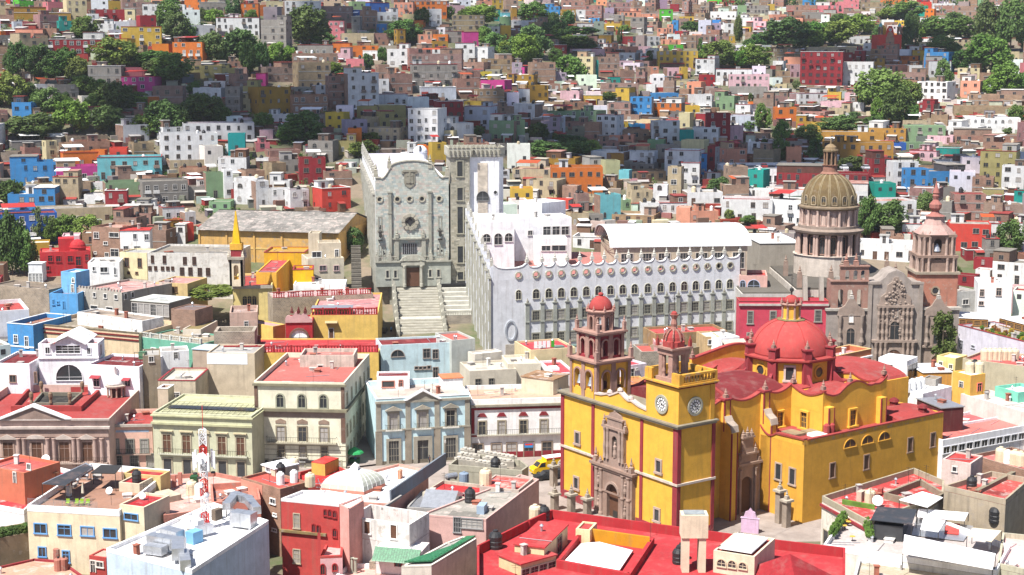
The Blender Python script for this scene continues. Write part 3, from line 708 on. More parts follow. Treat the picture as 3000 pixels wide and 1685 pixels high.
# annex along the side street
an=bp(MB().box(-5.2,4.55,22.3,55.4,-3.5,12.75),'annex','church',YEL2)
scwall(scallop([(-5.2,13.9,.9),(-1.6,13.3,0),(4.55,13.55,0)]),22.28,22.8,'x',12.5,'annex_parapet',YEL,ROOFR)
bp(MB().box(4.1,4.56,22.28,55.4,12.75,13.45).box(-5.2,4.1,54.9,55.42,12.75,13.45),'annex_parapet','plaster_old',YEL2)
bp(MB().box(4.0,4.65,22.9,55.4,13.453,13.65),'coping','plaster',ROOFR)
bp(MB().box(-5.0,4.1,22.8,54.9,12.753,12.95),'annex_roof','roof',ROOFR)
bp(vault(MB(),-5,3.9,45.2,54.8,12.9,1.0),'annex_vault','roof',ROOFR)
for y,z in ((28.8,6.5),(36.7,6.6),(47.2,7.9),(52.9,7.9)):window(bas,4.55,y,z,1.0,2.3,'R','plain',hx('b99a86',.6), True,'stone',pane='wood',fr=.2)
for y in (32.7,36.8,40.8):window(bas,4.55,y,10.9,2.7,1.3,'R','lunette',YEL2, True,'plaster',pane='wood',fr=.15)
for x,z in ((-.9,6.0),(2.2,5.9)):window(bas,x,22.28,z,1.1,2.5,'F','plain',hx('cbb4a4',.66), True,'stone',fr=.25)
for x,y,s_ in ((-.9,25.4,1.2),(.6,28.2,1.2)):bp(MB().box(x-s_*1.3,x+s_*1.3,y-s_,y+s_,12.96,13.35),'skylight','concrete',hx('b09a7a',.6))
bp(MB().box(1.0,3.6,26.5,28.8,12.96,13.4),'skylight','paint',(.8,.8,.8))
k=MB()
for y in (30.3,31.4):k.lathe([(.55,0),(.55,1.6),(.2,1.9)],10,2.6,y-1.0,0,12.96)
bp(k,'vent_drum','plaster',ROOFR)
for x,y in ((-3.5,52.2),(2.4,52.6)):bp(MB().lathe([(.8,0),(.7,.9),(.95,1.0),(.7,1.4),(.2,1.65)],10,x,y,0,13.3),'roof_vent','plaster',ROOFD)
# ================================================================ UNIVERSITY
def stone_facing(par,L,z0,z1,top,holes,cols,y=-.02,bw=.85,bh=.48,name='stone_facing'):
 """a skin of separate blocks over a wall along x; top(x) limits the height; holes = list of tests"""
 m=MB();r2=random.Random(5);z=z0;row=0
 while z<z1-.05:
  x=-(row%2)*bw*.5
  h=min(bh,z1-z)
  while x<L:
   w=bw*r2.uniform(.7,1.25);a,b=max(x,0),min(x+w,L);x+=w
   if b-a<.15: continue
   xm,zm=(a+b)/2,z+h/2
   if z+h>top(xm) or any(t(xm,zm) for t in holes): continue
   m.col=cols[min(int(r2.random()**1.3*len(cols)),len(cols)-1)]
   k=r2.uniform(.88,1.1);m.col=tuple(v*k for v in m.col)
   p=y-r2.uniform(.015,.05)
   m.add([(a+.012,p,z+.012),(b-.012,p,z+.012),(b-.012,p,z+h-.012),(a+.012,p,z+h-.012),(a+.012,y+.02,z+.012),(b-.012,y+.02,z+.012),(b-.012,y+.02,z+h-.012),(a+.012,y+.02,z+h-.012)],
   [(0,1,2,3),(0,4,5,1),(1,5,6,2),(2,6,7,3),(3,7,4,0)])
  z+=bh;row+=1
 return m.build(name,'stone_attr',par,kind='stuff')
GST=[hx(c,.72) for c in ('ccd0c6','c6cbc1','d0d2c8','c2c8bf','cecabe','bcc5be','d2ccc0','b6c2bf','d0c4ba')]
WST=[hx(c,.66) for c in ('bdb8a6','c6c0ae','b0ac9a','cdc7b4','a4a192','c0b6a0')]
UZ=17.2
uA=gz(*px('22',1215,1440),UZ);uB=gz(*px('22',1965,1425),UZ)
ue=(uB-uA)[:2];uw=float(np.linalg.norm(ue));ue/=uw;un=np.array([-ue[1],ue[0]])
uni=thing('university_hall','tall grey-green stone university facade with curved gable at the head of the steps','university',(uA[0],uA[1],UZ),math.atan2(ue[1],ue[0]))
LAND.append((uA[0]+un[0]*48+9,uA[1]+un[1]*48,20,52,math.atan2(ue[1],ue[0])))
UW=17.6
def utop(x):
 t=abs(x-UW/2)
 if t<5.2: return 28.3+1.9*math.sqrt(max(0,1-(t/5.6)**2))-.0
 if t<7.4:s_=(t-5.2)/2.2; return 28.6-2.6*math.sin(s_*math.pi/2)
 return 26.0+.2
out=[(UW*i/60.0,utop(UW*i/60.0)) for i in range(61)]
m=MB()
for (a,za),(b,zb_) in zip(out[:-1],out[1:]):m.yprism([(a,0),(b,0),(b,zb_),(a,za)],0,1.0)
wall=m.build('facade_wall','plaster',uni,hx('b4bab0',.7),kind='one')
k=MB()
for (a,za),(b,zb_) in zip(out[:-1],out[1:]):k.yprism([(a,za+.002),(b,zb_+.002),(b,zb_+.3),(a,za+.3)],-.25,1.2)
k.build('gable_coping','stone',uni,hx('d8d4c4',.7),kind='one')
holes=[lambda x,z:math.hypot(x-8.2,z-15.6)<1.6, lambda x,z:6.2<x<9.9 and 7.6<z<10.5, lambda x,z:7.1<x<10.4 and z<5.0, lambda x,z:math.hypot((x-8.2)/1.3,(z-25.7)/1.9)<1]
for xo in (1.0,5.2,8.15,11.1,15.3):holes.append(lambda x,z,xo=xo:math.hypot(x-xo,z-21.1)<.7)
stone_facing(uni,UW,0,30,utop,holes,GST)
MB().box(0,UW,1.0,95,0,25.2).build('hall_body','plaster',uni,(.74,.75,.77))
MB().box(.4,UW-.4,1.2,94.6,25.203,25.5).build('roof','roof',uni,hx('e0dcea',.78))
for xo in (1.0,5.2,8.15,11.1,15.3):window(uni,xo,-.03,21.1-.55,1.1,1.1,'F','octa',hx('c9c2ae',.7), True,'stone',fr=.32,pr=.22)
# oval of the star window
k=MB();n=20
for i in range(n):
 a0,a1=2*math.pi*i/n,2*math.pi*(i+1)/n;r0,r1=1.25,1.95+.12*(i%2)
 k.yprism([(8.2+r0*math.cos(a0),15.6+r0*math.sin(a0)),(8.2+r1*math.cos(a0),15.6+r1*math.sin(a0)),(8.2+r1*math.cos(a1),15.6+r1*math.sin(a1)),(8.2+r0*math.cos(a1),15.6+r0*math.sin(a1))],-.4-.08*(i%2),.01)
sw=k.build('star_window','stone',uni,hx('c2bcab',.68),kind='one')
MB().yprism([(6.95,15.6),(7.7,15.1),(8.2,14.4),(8.7,15.1),(9.45,15.6),(8.7,16.1),(8.2,16.8),(7.7,16.1)],-.08,.0).build('pane','glass',sw)
MB().yprism(arc(8.2,15.6,1.27,1.27,0,342,19),-.05,0.005).build('rosette','stone',sw,hx('a8a595',.62))
# carved shield
k=MB().yprism([(6.9,27.6),(6.9,24.8),(7.5,24.1),(8.2,23.7),(8.9,24.1),(9.5,24.8),(9.5,27.6),(8.8,27.8),(7.6,27.8)],-.22,0)
k.box(6.6,9.8,-.4,0,27.6,28.1).box(6.3,6.9,-.32,0,27.2,27.9).box(9.5,10.1,-.32,0,27.2,27.9).box(7.3,9.1,-.34,-.22,24.9,27.3).box(8.0,8.4,-.44,-.34,25.0,27.6).box(7.5,8.9,-.4,-.34,26.6,26.9)
k.build('stone_shield','stone',uni,hx('a9a595',.64),kind='one')
# ledge over the big window, balcony, door case
k=MB().box(3.9,12.5,-.8,0,11.4,11.75).box(4.4,5.4,-.6,0,6.2,11.4).box(10.9,11.9,-.6,0,6.2,11.4)
finial(k,5.0,-.5,11.75,2.2,.4);finial(k,11.3,-.5,11.75,2.2,.4)
for xx in (3.4,13.0):k.box(xx-.35,xx+.35,-.5,0,6.2,22.6);k.box(xx-.55,xx+.55,-.6,0,22.6,23.0);k.box(xx-.5,xx+.5,-.58,0,17.6,17.9)
k.build('stone_surround','stone',uni,hx('b7b6a8',.68))
MB().box(6.3,9.8,-.06,0,7.7,10.3).build('great_window','glass',uni)
k=MB()
for i in range(8):k.box(6.3+i*.5-.05,6.3+i*.5+.05,-.1,-.06,7.7,10.3)
k.build('mullion','metal',uni)
MB().box(-.4,UW+.5,-1.3,0,5.9,6.25).build('balcony_slab','stone',uni,hx('bdbcae',.68))
MB().box(-.2,UW+.3,-.9,0,0,5.9).build('ground_storey','stone',uni,hx('b7bbb0',.7))
bz=6.25
for a,b in ((.6,2.7),(3.7,4.9),(11.4,12.6),(13.6,16.4)):balusters(MB(),a,b,-1.05,bz,1.1,.4,.09).build('balustrade','stone',uni,hx('c0beb0',.7))
for xx in (.1,3.2,13.1,16.9):finial(MB().box(xx-.4,xx+.4,-1.3,-.4,bz,bz+1.3),xx,-.85,bz+1.3,1.5,.3).build('pedestal','stone',uni,hx('c0beb0',.7),kind='one')
k=MB().box(6.2,7.1,-1.5,-.9,0,5.2).box(10.3,11.2,-1.5,-.9,0,5.2).box(5.9,11.5,-1.7,-.9,5.2,5.85)
k.yprism([(5.6,6.26),(6.3,6.26),(6.9,6.9),(7.2,7.1),(7.2,7.5),(6.2,7.1)],-1.7,-1.0).yprism([(11.8,6.26),(11.1,6.26),(10.5,6.9),(10.2,7.1),(10.2,7.5),(11.2,7.1)][::-1],-1.7,-1.0).box(7.3,10.1,-1.6,-.9,6.26,7.7)
for xx in (6.65,10.75):k.lathe([(.42,0),(.42,.7),(.3,.8),(.27,4.4),(.42,4.9),(.42,5.2)],10,xx,-1.75)
dc=k.build('door_case','stone',uni,hx('c2c0b2',.7),kind='one')
MB().box(7.1,10.3,-1.0,-.9,0,4.6).build('front_door','wood',dc,(.2,.07,.03))
for xx in (2.6,4.5,12.9,14.9):window(uni,xx,-.9,2.2,.55,1.7,'F','plain',hx('c8c6b8',.7), True,'stone',fr=.25)
for xx in (.9,1.9,14.9,15.8):window(uni,xx,-.03,7.6,.5,2.4,'F','plain',hx('c0beb0',.7), True,'stone',fr=.12)
for xx in (1.0,15.4):
 window(uni,xx,-.03,13.7,.4,3.0,'F','plain',hx('b2b1a4',.66), True,'stone',fr=.3)
 MB().box(xx-.5,xx+.5,-.9,0,11.1,11.4).bar((xx,-.7,11.4),(xx,-.7,12.0),.05).lathe([(.1,11.9),(.38,12.2),(.34,13.1),(.42,13.3),(.1,13.8),(.02,14.4)],6,xx,-.7).build('wall_lantern','iron',uni)
finm=[(0.2,26.4),(3.4,28.4),(13.2,28.4),(17.3,26.4)]
for xx,zz in finm:finial(MB().box(xx-.5,xx+.5,-.2,1.1,zz,zz+.8),xx,.45,zz+.8,2.6,.45).build('pinnacle','stone',uni,hx('bdb9a8',.68),kind='one')
# long left flank: pilasters and pinnacles
for i in range(12):
 y=3+i*8.2
 MB().box(-.55,0,y-.5,y+.5,-8,22).build('pilaster','stone',uni,hx('b9b8ac',.68))
 finial(MB().box(-.9,.1,y-.7,y+.7,22.003,22.5),-.45,y,22.5,1.6,.35).build('pinnacle','stone',uni,hx('c9c6ba',.7),kind='one')
 finial(MB().box(-.2,.7,y+3.4,y+4.4,25.2,26.6),.25,y+3.9,26.6,2.3,.4).build('pinnacle','stone',uni,hx('c9c6ba',.7),kind='one')
 for z in (4,8.5,13,17.5):window(uni,0,y+4.1,z,1.6,2.4,'L','rect',hx('b5b4a8',.68))
pts=[]
for i in range(12):pts+=[(3+i*8.2-4.1+8.2*t/6,26.4-1.3*math.sin(math.pi*t/6)) for t in range(6)]
k=MB()
for (a,za),(b,zb_) in zip(pts[:-1],pts[1:]):
 if a>1:k.xprism([(a,25.2),(b,25.2),(b,zb_),(a,za)],-.02,.38)
k.build('scalloped_parapet','plaster',uni,(.78,.78,.8),kind='one')
MB().box(0,UW,1.0,95,-9,0).build('basement','rubble',uni,(.8,.8,.8))
# observatory dome on its roof
ob=thing('observatory_dome','small white observatory dome on the university roof','observatory',tuple(gz(*px('22',1655,155),UZ+25.5)))
MB().lathe([(2.0,0),(2.0,1.7),(2.1,1.8)],20).build('drum','paint',ob,(.8,.8,.82));MB().lathe([(2.05,1.8)]+[(2.05*math.cos(R(t)),1.8+2.05*math.sin(R(t))) for t in range(12,85,12)]+[(.1,3.86)],20).build('dome','paint',ob,(.8,.82,.86),smooth=True)
MB().box(-.25,.25,-2.16,-.3,2.2,3.75).build('slit','glass',ob)
# tower with battlements
tw=thing('university_tower','square stone tower with battlements beside the university facade','tower',(uA[0]+ue[0]*17.75,uA[1]+ue[1]*17.75,UZ),math.atan2(ue[1],ue[0]))
MB().box(.25,5.0,.3,11.3,-7,31.0).build('shaft','stone',tw,hx('b8b4a4',.68))
stone_facing(tw,4.3,-6,31.0, lambda x:40,[lambda x,z:abs(x-2.5)<.75 and z%1<2],WST,y=.0,bw=.9,bh=.42).location=(.5,.28,0)
MB().box(5.003,12.2,1.2,11.0,2,30.9).prism([(12.203,1.2),(13.4,2.6),(13.4,9),(12.203,10.9)],2,30.9).build('white_shaft','plaster',tw,(.76,.77,.79),kind='one')
k=MB().box(7.0,9.4,1.05,1.2,5,29.5);k.build('quoin_strip','rubble',tw,(2.0,2.0,2.0))
k=MB().box(-.2,5.3,-.2,11.6,31.0,31.5).prism([(5.3,.8),(12.4,.8),(13.8,2.4),(13.8,9.2),(12.4,11.4),(5.3,11.4)],31.003,31.45);k.build('tower_cornice','stone',tw,hx('bab7a8',.68),kind='one')
k=MB().box(-.2,5.3,-.2,.3,31.5,33.2).box(-.2,.3,.3,11.6,31.5,33.2).box(5.3,12.4,.8,1.2,31.5,33.2).box(13.4,13.8,2.4,9.2,31.5,33.2).prism([(12.4,.8),(13.8,2.4),(13.5,2.7),(12.2,1.2)],31.5,33.2).box(.3,12.4,11.0,11.5,31.5,33.2)
k.build('battlement','stone',tw,hx('c9c6b6',.7),kind='one')
for x in [i*1.05-.1 for i in range(6)]+[5.6+i*1.05 for i in range(7)]:
 y=-.35 if x<5.3 else .65
 MB().yprism([(x,33.2),(x+.8,33.2),(x+.4,34.1)],y,y+.6).build('merlon','stone',tw,hx('bdb9a6',.66));MB().box(x+.2,x+.6,y-.12,y+.1,31.6,32.6).build('corbel','stone',tw,hx('8f8d80',.6))
for z,h in ((1.2,1.9),(5.4,4.0),(12.6,6.4),(20.6,3.0),(26.4,3.6)):window(tw,2.6,.2,z,1.3,h,'F','plain',hx('bcb8a4',.66), True,'stone',fr=.25)
window(tw,8.2,1.05,20.4,2.9,2.2,'F','arch',(.2,.2,.2), True,fr=.1);window(tw,11.3,1.2,21.5,.8,1.6,'F','round',(.5,.5,.5), True,fr=.1)
# grand staircase
st=thing('grand_staircase','broad pale stone staircase climbing to the university door','staircase',tuple(gz(*px('32',1455,490),9.0)),R(7))
S0,S1=gz(*px('32',1455,490),9.0),gz(*px('32',1405,40),UZ)
run=21.0;nst=36;land=3.2
for i in range(nst):
 rise=(UZ-9.0)/nst;y=i*(run-land)/nst+(land if i>nst*.32 else 0)
 w_=9.9
 MB().box(-.2-.0*i,w_,y,run+.3,i*rise,(i+1)*rise).build('step','stone',st,hx('d6d3c6' if i%2 else 'b2aea0',.7))
for xx in (-1.0,9.9):
 MB().xprism([(-1.2,-1),(run+.5,-1),(run+.5,UZ-9+1.2),(0,1.2),(-1.2,1.2)],xx,xx+.8).build('stair_wall','stone',st,hx('bdbbad',.68))
 for i in range(8):y=i*run/7.2;finial(MB().box(xx-.05,xx+.85,y-.45,y+.45,1.2+(UZ-9)*y/run-.3,2.0+(UZ-9)*y/run),xx+.4,y,2.0+(UZ-9)*y/run,.8,.25).build('stair_post','stone',st,hx('c4c2b4',.7),kind='one')
MB().box(-1.5,19,run+.31,run+9.0,0,UZ-9).build('landing','stone',st,hx('b9b7a9',.68))
for i in range(7):MB().box(10.8,17.6,6.5+i*2.0,run+.3,2.6+i*.75,3.3+i*.75).build('terrace_seat','stone',st,hx('cfcdc2',.72))
MB().box(10.8,17.6,run-1.2,run+7.5,UZ-9+.004,UZ-9+.5).build('tarpaulin','plastic',st,(.02,.02,.022))
MB().box(10.8,17.4,5.6,6.4,-2,3.4).build('terrace_wall','rubble',st,(.9,.9,.9));balusters(MB(),10.9,17.4,5.7,3.4,1.0,.4,.09).build('balustrade','stone',st,hx('c0beb0',.7))
# white wing
WZ=28.6
wA=gz(*px('22',2385,1222),WZ);wB=gz(*px('23',2297,1108),WZ)
W=Bld('university_wing','long white university wing with octagonal windows and scalloped parapet','university',wA,wB,26,5.5,25.2,hx('e8eaee',.8),hx('cfc8c0',.7),par=.0,roofpart=False)
bpy.data.objects.remove(W.wall);MB().prism([(0,0),(W.w,0),(W.w,26),(7.7,46),(6.0,36)],0,W.h).build('wall','plaster',W.root,hx('e8eaee',.8))
wx=[(65,1335),(242,1325),(370,1318),(495,1310),(622,1303),(747,1297),(870,1290),(992,1284),(1115,1277),(1235,1272),(1368,1262),(1497,1252),(1617,1247),(1735,1242),(1850,1235),(1965,1226),(2082,1222),(2195,1216)]
cx=[W.F('23',*p)[0] for p in wx];zo=W.F('23',*wx[5])[1];hh=W.h
zb0=hh;edges=[0]+[(a+b)/2 for a,b in zip(cx[:-1],cx[1:])]+[W.w]
m=MB();ro=.58
for xc,a,b in zip(cx,edges[:-1],edges[1:]):
 pts=[(xc+ro*math.cos(R(22.5+45*i)),zo+ro*math.sin(R(22.5+45*i))) for i in range(8)]
 zt=zo+1.5;box=[(b,zo+.4),(b,zt),(a,zt),(a,zo+.4),(a,zo-.4),(a,zb0),(b,zb0),(b,zo-.4)]
 box=[(b,pts[0][1]),(pts[1][0],zt),(pts[2][0],zt),(a,pts[3][1]),(a,pts[4][1]),(pts[5][0],zb0),(pts[6][0],zb0),(b,pts[7][1])]
 for i in range(8):
  j=(i+1)%8
  if i==0:m.yprism([pts[0],box[0],(b,zt),box[1],pts[1]],0,.5)
  elif i==2:m.yprism([pts[2],box[2],(a,zt),box[3],pts[3]],0,.5)
  elif i==4:m.yprism([pts[4],box[4],(a,zb0),box[5],pts[5]],0,.5)
  elif i==6:m.yprism([pts[6],box[6],(b,zb0),box[7],pts[7]],0,.5)
  else:m.yprism([pts[i],box[i],box[j],pts[j]],0,.5)
 n=8;tp=[(a+(b-a)*i/n,zt+.75-1.15*math.sqrt(max(0,1-((i-n/2)/(n/2))**2))+.4) for i in range(n+1)]
 for (p,zp),(q,zq) in zip(tp[:-1],tp[1:]):m.yprism([(p,zt),(q,zt),(q,max(zq,zt+.05)),(p,max(zp,zt+.05))],0,.5)
m.build('parapet_wall','plaster',W.root,hx('e8eaee',.8),kind='one')
for xc,a,b in zip(cx,edges[:-1],edges[1:]):
 f,g=opening_mesh('octa',ro*2,ro*2,.26,.2);put('window_ring',f.mesh('window_ring','stone'),W.root,hx('c5bfa9',.7),(xc,0,zo-ro))
 zt=zo+1.5;n=8;kk=MB();tp=[(a+(b-a)*i/n,max(zt+.05,zt+1.15-1.15*math.sqrt(max(0,1-((i-n/2)/(n/2))**2)))) for i in range(n+1)]
 for (p,zp),(q,zq) in zip(tp[:-1],tp[1:]):kk.yprism([(p,zp+.002),(q,zq+.002),(q,zq+.16),(p,zp+.16)],-.1,.6)
 kk.build('scallop_coping','plaster',W.root,(.8,.8,.8),kind='one')
 finial(MB(),b,.25,zo+2.75,1.9,.38).build('pinnacle','stone',W.root,hx('d8d6cc',.74),kind='one')
za0=W.F('33',238,118)[1];za1=W.F('33',238,28)[1]
r2a,r2b=W.F('33',237,335)[1],W.F('33',237,250)[1];r3a,r3b=W.F('33',235,560)[1],W.F('33',235,485)[1];zp=W.F('33',310,165)[1]
dz=r2a-r3a
for i,xc in enumerate(cx):
 window(W.root,xc,0,za0,1.45 if i else 1.15,za1-za0,'F','arch',hx('d8d4c0',.75), True,'plaster',pane='glass',fr=.12)
 if i==0: continue
 window(W.root,xc,0,r2a,1.35,r2b-r2a,'F','grid',hx('b4b2a2',.66), True,'stone',fr=.3,pane='glass' if i%3 else 'curtain')
 window(W.root,xc,0,r3a,1.35,r2b-r2a,'F','grid',hx('b4b2a2',.66), True,'stone',fr=.3)
 if r3a-dz>.5:window(W.root,xc,0,r3a-dz,1.35,r2b-r2a,'F','grid',hx('b4b2a2',.66), True,'stone',fr=.3)
for e_ in edges[1:]:
 MB().box(e_-.42,e_+.42,-.3,0,0,zp).box(e_-.6,e_+.6,-.45,0,zp,zp+.25).box(e_-.5,e_+.5,-.4,-.3,r2a-.5,r2a-.2).build('pilaster','stone',W.root,hx('b5b8ae',.7),kind='one')
 finial(MB(),e_,-.2,zp+.25,1.1,.2).build('pinnacle','stone',W.root,hx('b5b2a2',.66),kind='one')
k=MB();xm=(0+edges[1])/2+.1
for i in range(20):
 a0,a1=2*math.pi*i/20,2*math.pi*(i+1)/20
 k.yprism([(xm+1.0*math.cos(a0),8.6+1.9*math.sin(a0)),(xm+1.35*math.cos(a0),8.6+2.3*math.sin(a0)),(xm+1.35*math.cos(a1),8.6+2.3*math.sin(a1)),(xm+1.0*math.cos(a1),8.6+1.9*math.sin(a1))],-.2,0)
k.build('blind_medallion','stone',W.root,hx('c4cad2',.76),kind='one')
MB().box(xm-1.2,xm+1.2,-.12,0,0,5.6).build('stone_panel','rubble',W.root,(1.5,1.55,1.6))
# left flank of the wing climbs in steps to the tower
fl=MB();N=9;dep=46.0
for i in range(N):fl.box(-.5,0,i*dep/N,(i+1)*dep/N,0,hh+3.0+i*.95)
flo=fl.build('flank_wall','plaster',W.root,hx('e2e6ee',.76),rz=R(-9.5),kind='one')
for i in range(N):
 y0,y1=i*dep/N,(i+1)*dep/N;z=hh+3.0+i*.95
 MB().box(-.9,-.5,y0-.4,y0+.4,0,z-2.6).box(-1.2,-.5,y0-.55,y0+.55,z-2.6,z-2.3).build('pilaster','stone',flo,hx('bdbcae',.7),kind='one')
 finial(MB(),-.85,y0,z-2.3,1.2,.25).build('pinnacle','stone',flo,hx('c8c6b8',.7),kind='one')
 finial(MB().box(-.6,.1,y0+.1,y0+.9,z+.003,z+.8),-.25,y0+.5,z+.8,1.4,.35).build('pinnacle','stone',flo,hx('d2d0c6',.72),kind='one')
 for zz in (6,10.5,15):window(flo,-.5,(y0+y1)/2,zz+i*.9,1.3,2.1,'L','rect',hx('b4b2a2',.66))
 window(flo,-.5,(y0+y1)/2,hh+.4+i*.9,1.2,1.6,'L','arch',hx('b4b2a2',.66))
 if i>3:MB().box(.0,2.2,y0,y1,hh,z-.9).build('roof_step','plaster',flo,(.7,.7,.69))
MB().prism([(.7,.5),(W.w-.3,.5),(W.w-.3,25.7),(8.2,45),(6.6,36)],hh+.003,hh+.25).build('roof_terrace','roof',W.root,hx('c08078',.7))
# raised white blocks on the wing roof
def wing_block(lab,r,A,B,C,Y,rc=(.78,.77,.75),wc=(.78,.78,.79),**kw):
 return blk('rooftop_block',lab,'building',r,A,B,C,Y=Y,zb=W.zb+hh-1.0,wc=wc,rc=rc,par=.4,**kw)
b1=wing_block('white rooftop block with square windows behind the scalloped parapet','23',(30,760),(600,745),(560,700),352)
b1.win('23',[(315,840,385,920),(408,840,478,918),(500,838,570,918),(162,882,203,922)])
b2=wing_block('white arched loggia block on the wing roof next to the tower','22',(2262,790),(2600,785),(2600,700),341)
b2.win('22',[(2282,912,2358,992,'arch'),(2398,910,2476,1018,'arch'),(2505,905,2580,985,'arch')])
b3=wing_block('low white rooftop block with shaded ribbon windows','23',(230,960),(555,958),6,345);b3.win('23',[(300,1030,385,1080),(403,1028,540,1080)])
b4=wing_block('tall white stair block with louvres on the university roof','23',(70,575),(300,600),8,372)
# barrel roof hall behind the wing
hA=gz(*px('23',1050,1040),30.5);hB=gz(*px('23',2395,1022),30.5)
e=(hB-hA)[:2];L=float(np.linalg.norm(e));e/=L
hall=thing('barrel_roof_hall','hall with a long white barrel roof behind the university wing','hall',(hA[0],hA[1],12),math.atan2(e[1],e[0]));LAND.append((hA[0]+L/2,hA[1]+12,L/2,12,0))
MB().box(0,L-.5,.3,21.7,0,18.2).build('wall','plaster',hall,hx('d8c8b0',.66))
pts=[(11-11.2*math.cos(R(t)),18.3+3.6*math.sin(R(t))) for t in range(0,181,12)]
rf=MB()
for (a,za),(b,zb_) in zip(pts[:-1],pts[1:]):rf.add([(-1.5,a,za),(L+.3,a,za),(L+.3,b,zb_),(-1.5,b,zb_),(-1.5,a,za+.18),(L+.3,a,za+.18),(L+.3,b,zb_+.18),(-1.5,b,zb_+.18)],[(3,2,1,0),(4,5,6,7),(0,1,5,4),(1,2,6,5),(2,3,7,6),(3,0,4,7)])
rf.build('barrel_roof','white_metal',hall,(.8,.8,.8),smooth=False,kind='one')
k=MB()
for i in range(10):a=R(18*i);k.bar((-1.2,11-11*math.cos(a),18.3+3.4*math.sin(a)),(-1.2,11-11*math.cos(a+R(18)),18.3+3.4*math.sin(a+R(18))),.08);k.bar((-1.2,11,18.3),(-1.2,11-11*math.cos(a),18.3+3.4*math.sin(a)),.05)
k.build('roof_truss','iron',hall,kind='one')
for i in range(7):window(hall,2.5+i*(L-5)/6,.3,13.2,2.6,3.6,'F','grid',(.5,.45,.4))
# ================================================================ COMPANIA CHURCH (carved front, dome, bell tower)
cm=thing('dome_church','weathered pink stone church with carved front, tall brown ribbed dome and bell tower','church',(81.3,322,7.0))
LAND.append((81,345,20,27,0));CS=hx('b29f92',.66);CP=hx('c08a78',.66);CG=hx('b2a79f',.68)
def cpt(m,name,mat,c=None,par=None,smooth=False,kind=None): return m.build(name,mat,par or cm,c,smooth=smooth,kind=kind)
cpt(MB().box(-14.3,-5.6,0,6,-2,12.0).box(5.6,13.9,0,6,-2,12.2),'side_front','stone',CG)
cpt(MB().box(-14.6,-5.5,-.4,6,12.0,12.5).box(5.5,14.3,-.4,6,12.2,12.7),'cornice','stone',hx('c8c2b8',.66))
cpt(MB().yprism([(-5.6,-2),(5.6,-2),(5.6,18.2),(3.4,18.4),(2.4,19.2),(1.6,20.2),(0,20.8),(-1.6,20.2),(-2.4,19.2),(-3.4,18.4),(-5.6,18.2)],-.6,6),'centre_front','stone',CG)
k=MB()
for a in ((-5.8,-5.0),(5.0,5.8)):k.box(a[0],a[1],-.95,-.6,-2,18.2)
k.box(-5.9,-3.2,-1.0,-.6,17.8,18.3).box(3.2,5.9,-1.0,-.6,17.8,18.3)
cpt(k,'frame_moulding','stone',hx('b7aaa0',.62))
ret=MB().box(-4.2,4.2,-1.2,-.6,-2,5.6).box(-3.6,3.6,-1.1,-.6,5.6,13.2).yprism([(-3.4,13.2),(3.4,13.2),(3.1,15.2),(2.0,16.0),(1.8,17.6),(.8,18.4),(.4,19.4),(-.4,19.4),(-.8,18.4),(-1.8,17.6),(-2.0,16.0),(-3.1,15.2)],-1.05,-.6)
ret.box(-4.8,4.8,-1.7,-.6,5.4,5.9).box(-3.9,3.9,-1.5,-.6,12.9,13.4)
ret=cpt(ret,'carved_retable','stone',CS,kind='one')
rr=random.Random(3)
for sx in (-1,1):
 for x in (1.7,2.6,3.5):
  cpt(MB().lathe([(.38,5.9),(.25,6.6),(.36,7.4),(.2,8.4),(.33,9.4),(.2,10.6),(.36,11.4),(.25,12.2),(.42,12.9)],8,sx*x,-1.3),'estipite_column','stone',CS,ret)
  cpt(MB().lathe([(.42,-2),(.3,-.6),(.42,.6),(.24,1.8),(.38,3.0),(.25,4.2),(.45,5.4)],8,sx*x*1.12,-1.45),'estipite_column','stone',CS,ret)
k=MB()
for i in range(170):
 x=rr.uniform(-3.4,3.4);z=rr.uniform(6,18.6);
 if z>13.4 and abs(x)>3.2-(z-13.4)*.45: continue
 if abs(x)<.9 and 6<z<9.6: continue
 s_=rr.uniform(.12,.34);k.lathe([(s_,0),(s_*1.2,s_),(s_*.4,s_*1.8)],5,x,-1.1,rr.random(),z)
cpt(k,'carving','stone',hx('b3a194',.62),ret,kind='stuff')
window(cm,0,-1.1,6.0,1.9,3.9,'F','arch',CS, True,'stone',fr=.3);window(cm,0,-1.2,-1.0,3.0,4.8,'F','arch',CS, True,'stone',pane='wood',name='church_door',fr=.4)
window(cm,0,-1.05,11.0,.9,2.6,'F','arch',hx('c8bdb2',.66), True,'stone',pane='concrete',name='niche',fr=.2)
for xx in (-9.2,9.3):
 m=MB().box(xx-2.6,xx+2.6,-.5,0,-2,11.0).box(xx-3.2,xx+3.2,-.9,0,4.2,4.6)
 m.yprism([(xx-2.9,11.0),(xx+2.9,11.0),(xx+2.7,12.4),(xx+1.4,13.2),(xx+.6,14.6),(xx-.6,14.6),(xx-1.4,13.2),(xx-2.7,12.4)],-.6,0)
 sr=cpt(m,'side_retable','stone',CS,kind='one')
 for s_ in (-1,1):
  cpt(MB().lathe([(.4,4.6),(.6,5.4),(.3,6.4),(.4,7.4),(.2,8.4),(.36,9.6),(.4,11)],8,xx+s_*2.3,-.7),'estipite_column','stone',hx('b1a094',.6),sr)
 finial(MB(),xx,-.2,14.6,1.9,.42).build('pinnacle','stone',sr,hx('cfc8c0',.68),kind='one')
 window(cm,xx,-.5,4.9,1.7,3.4,'F','arch',CS, True,'stone',fr=.25)
 window(cm,xx,-.5,9.6,.9,1.7,'F','arch',hx('c8bdb2',.66), True,'stone',pane='concrete',name='niche',fr=.15)
window(cm,9.3,-.5,-1.0,2.3,3.4,'F','arch',CS, True,'stone',pane='wood',name='side_door',fr=.3)
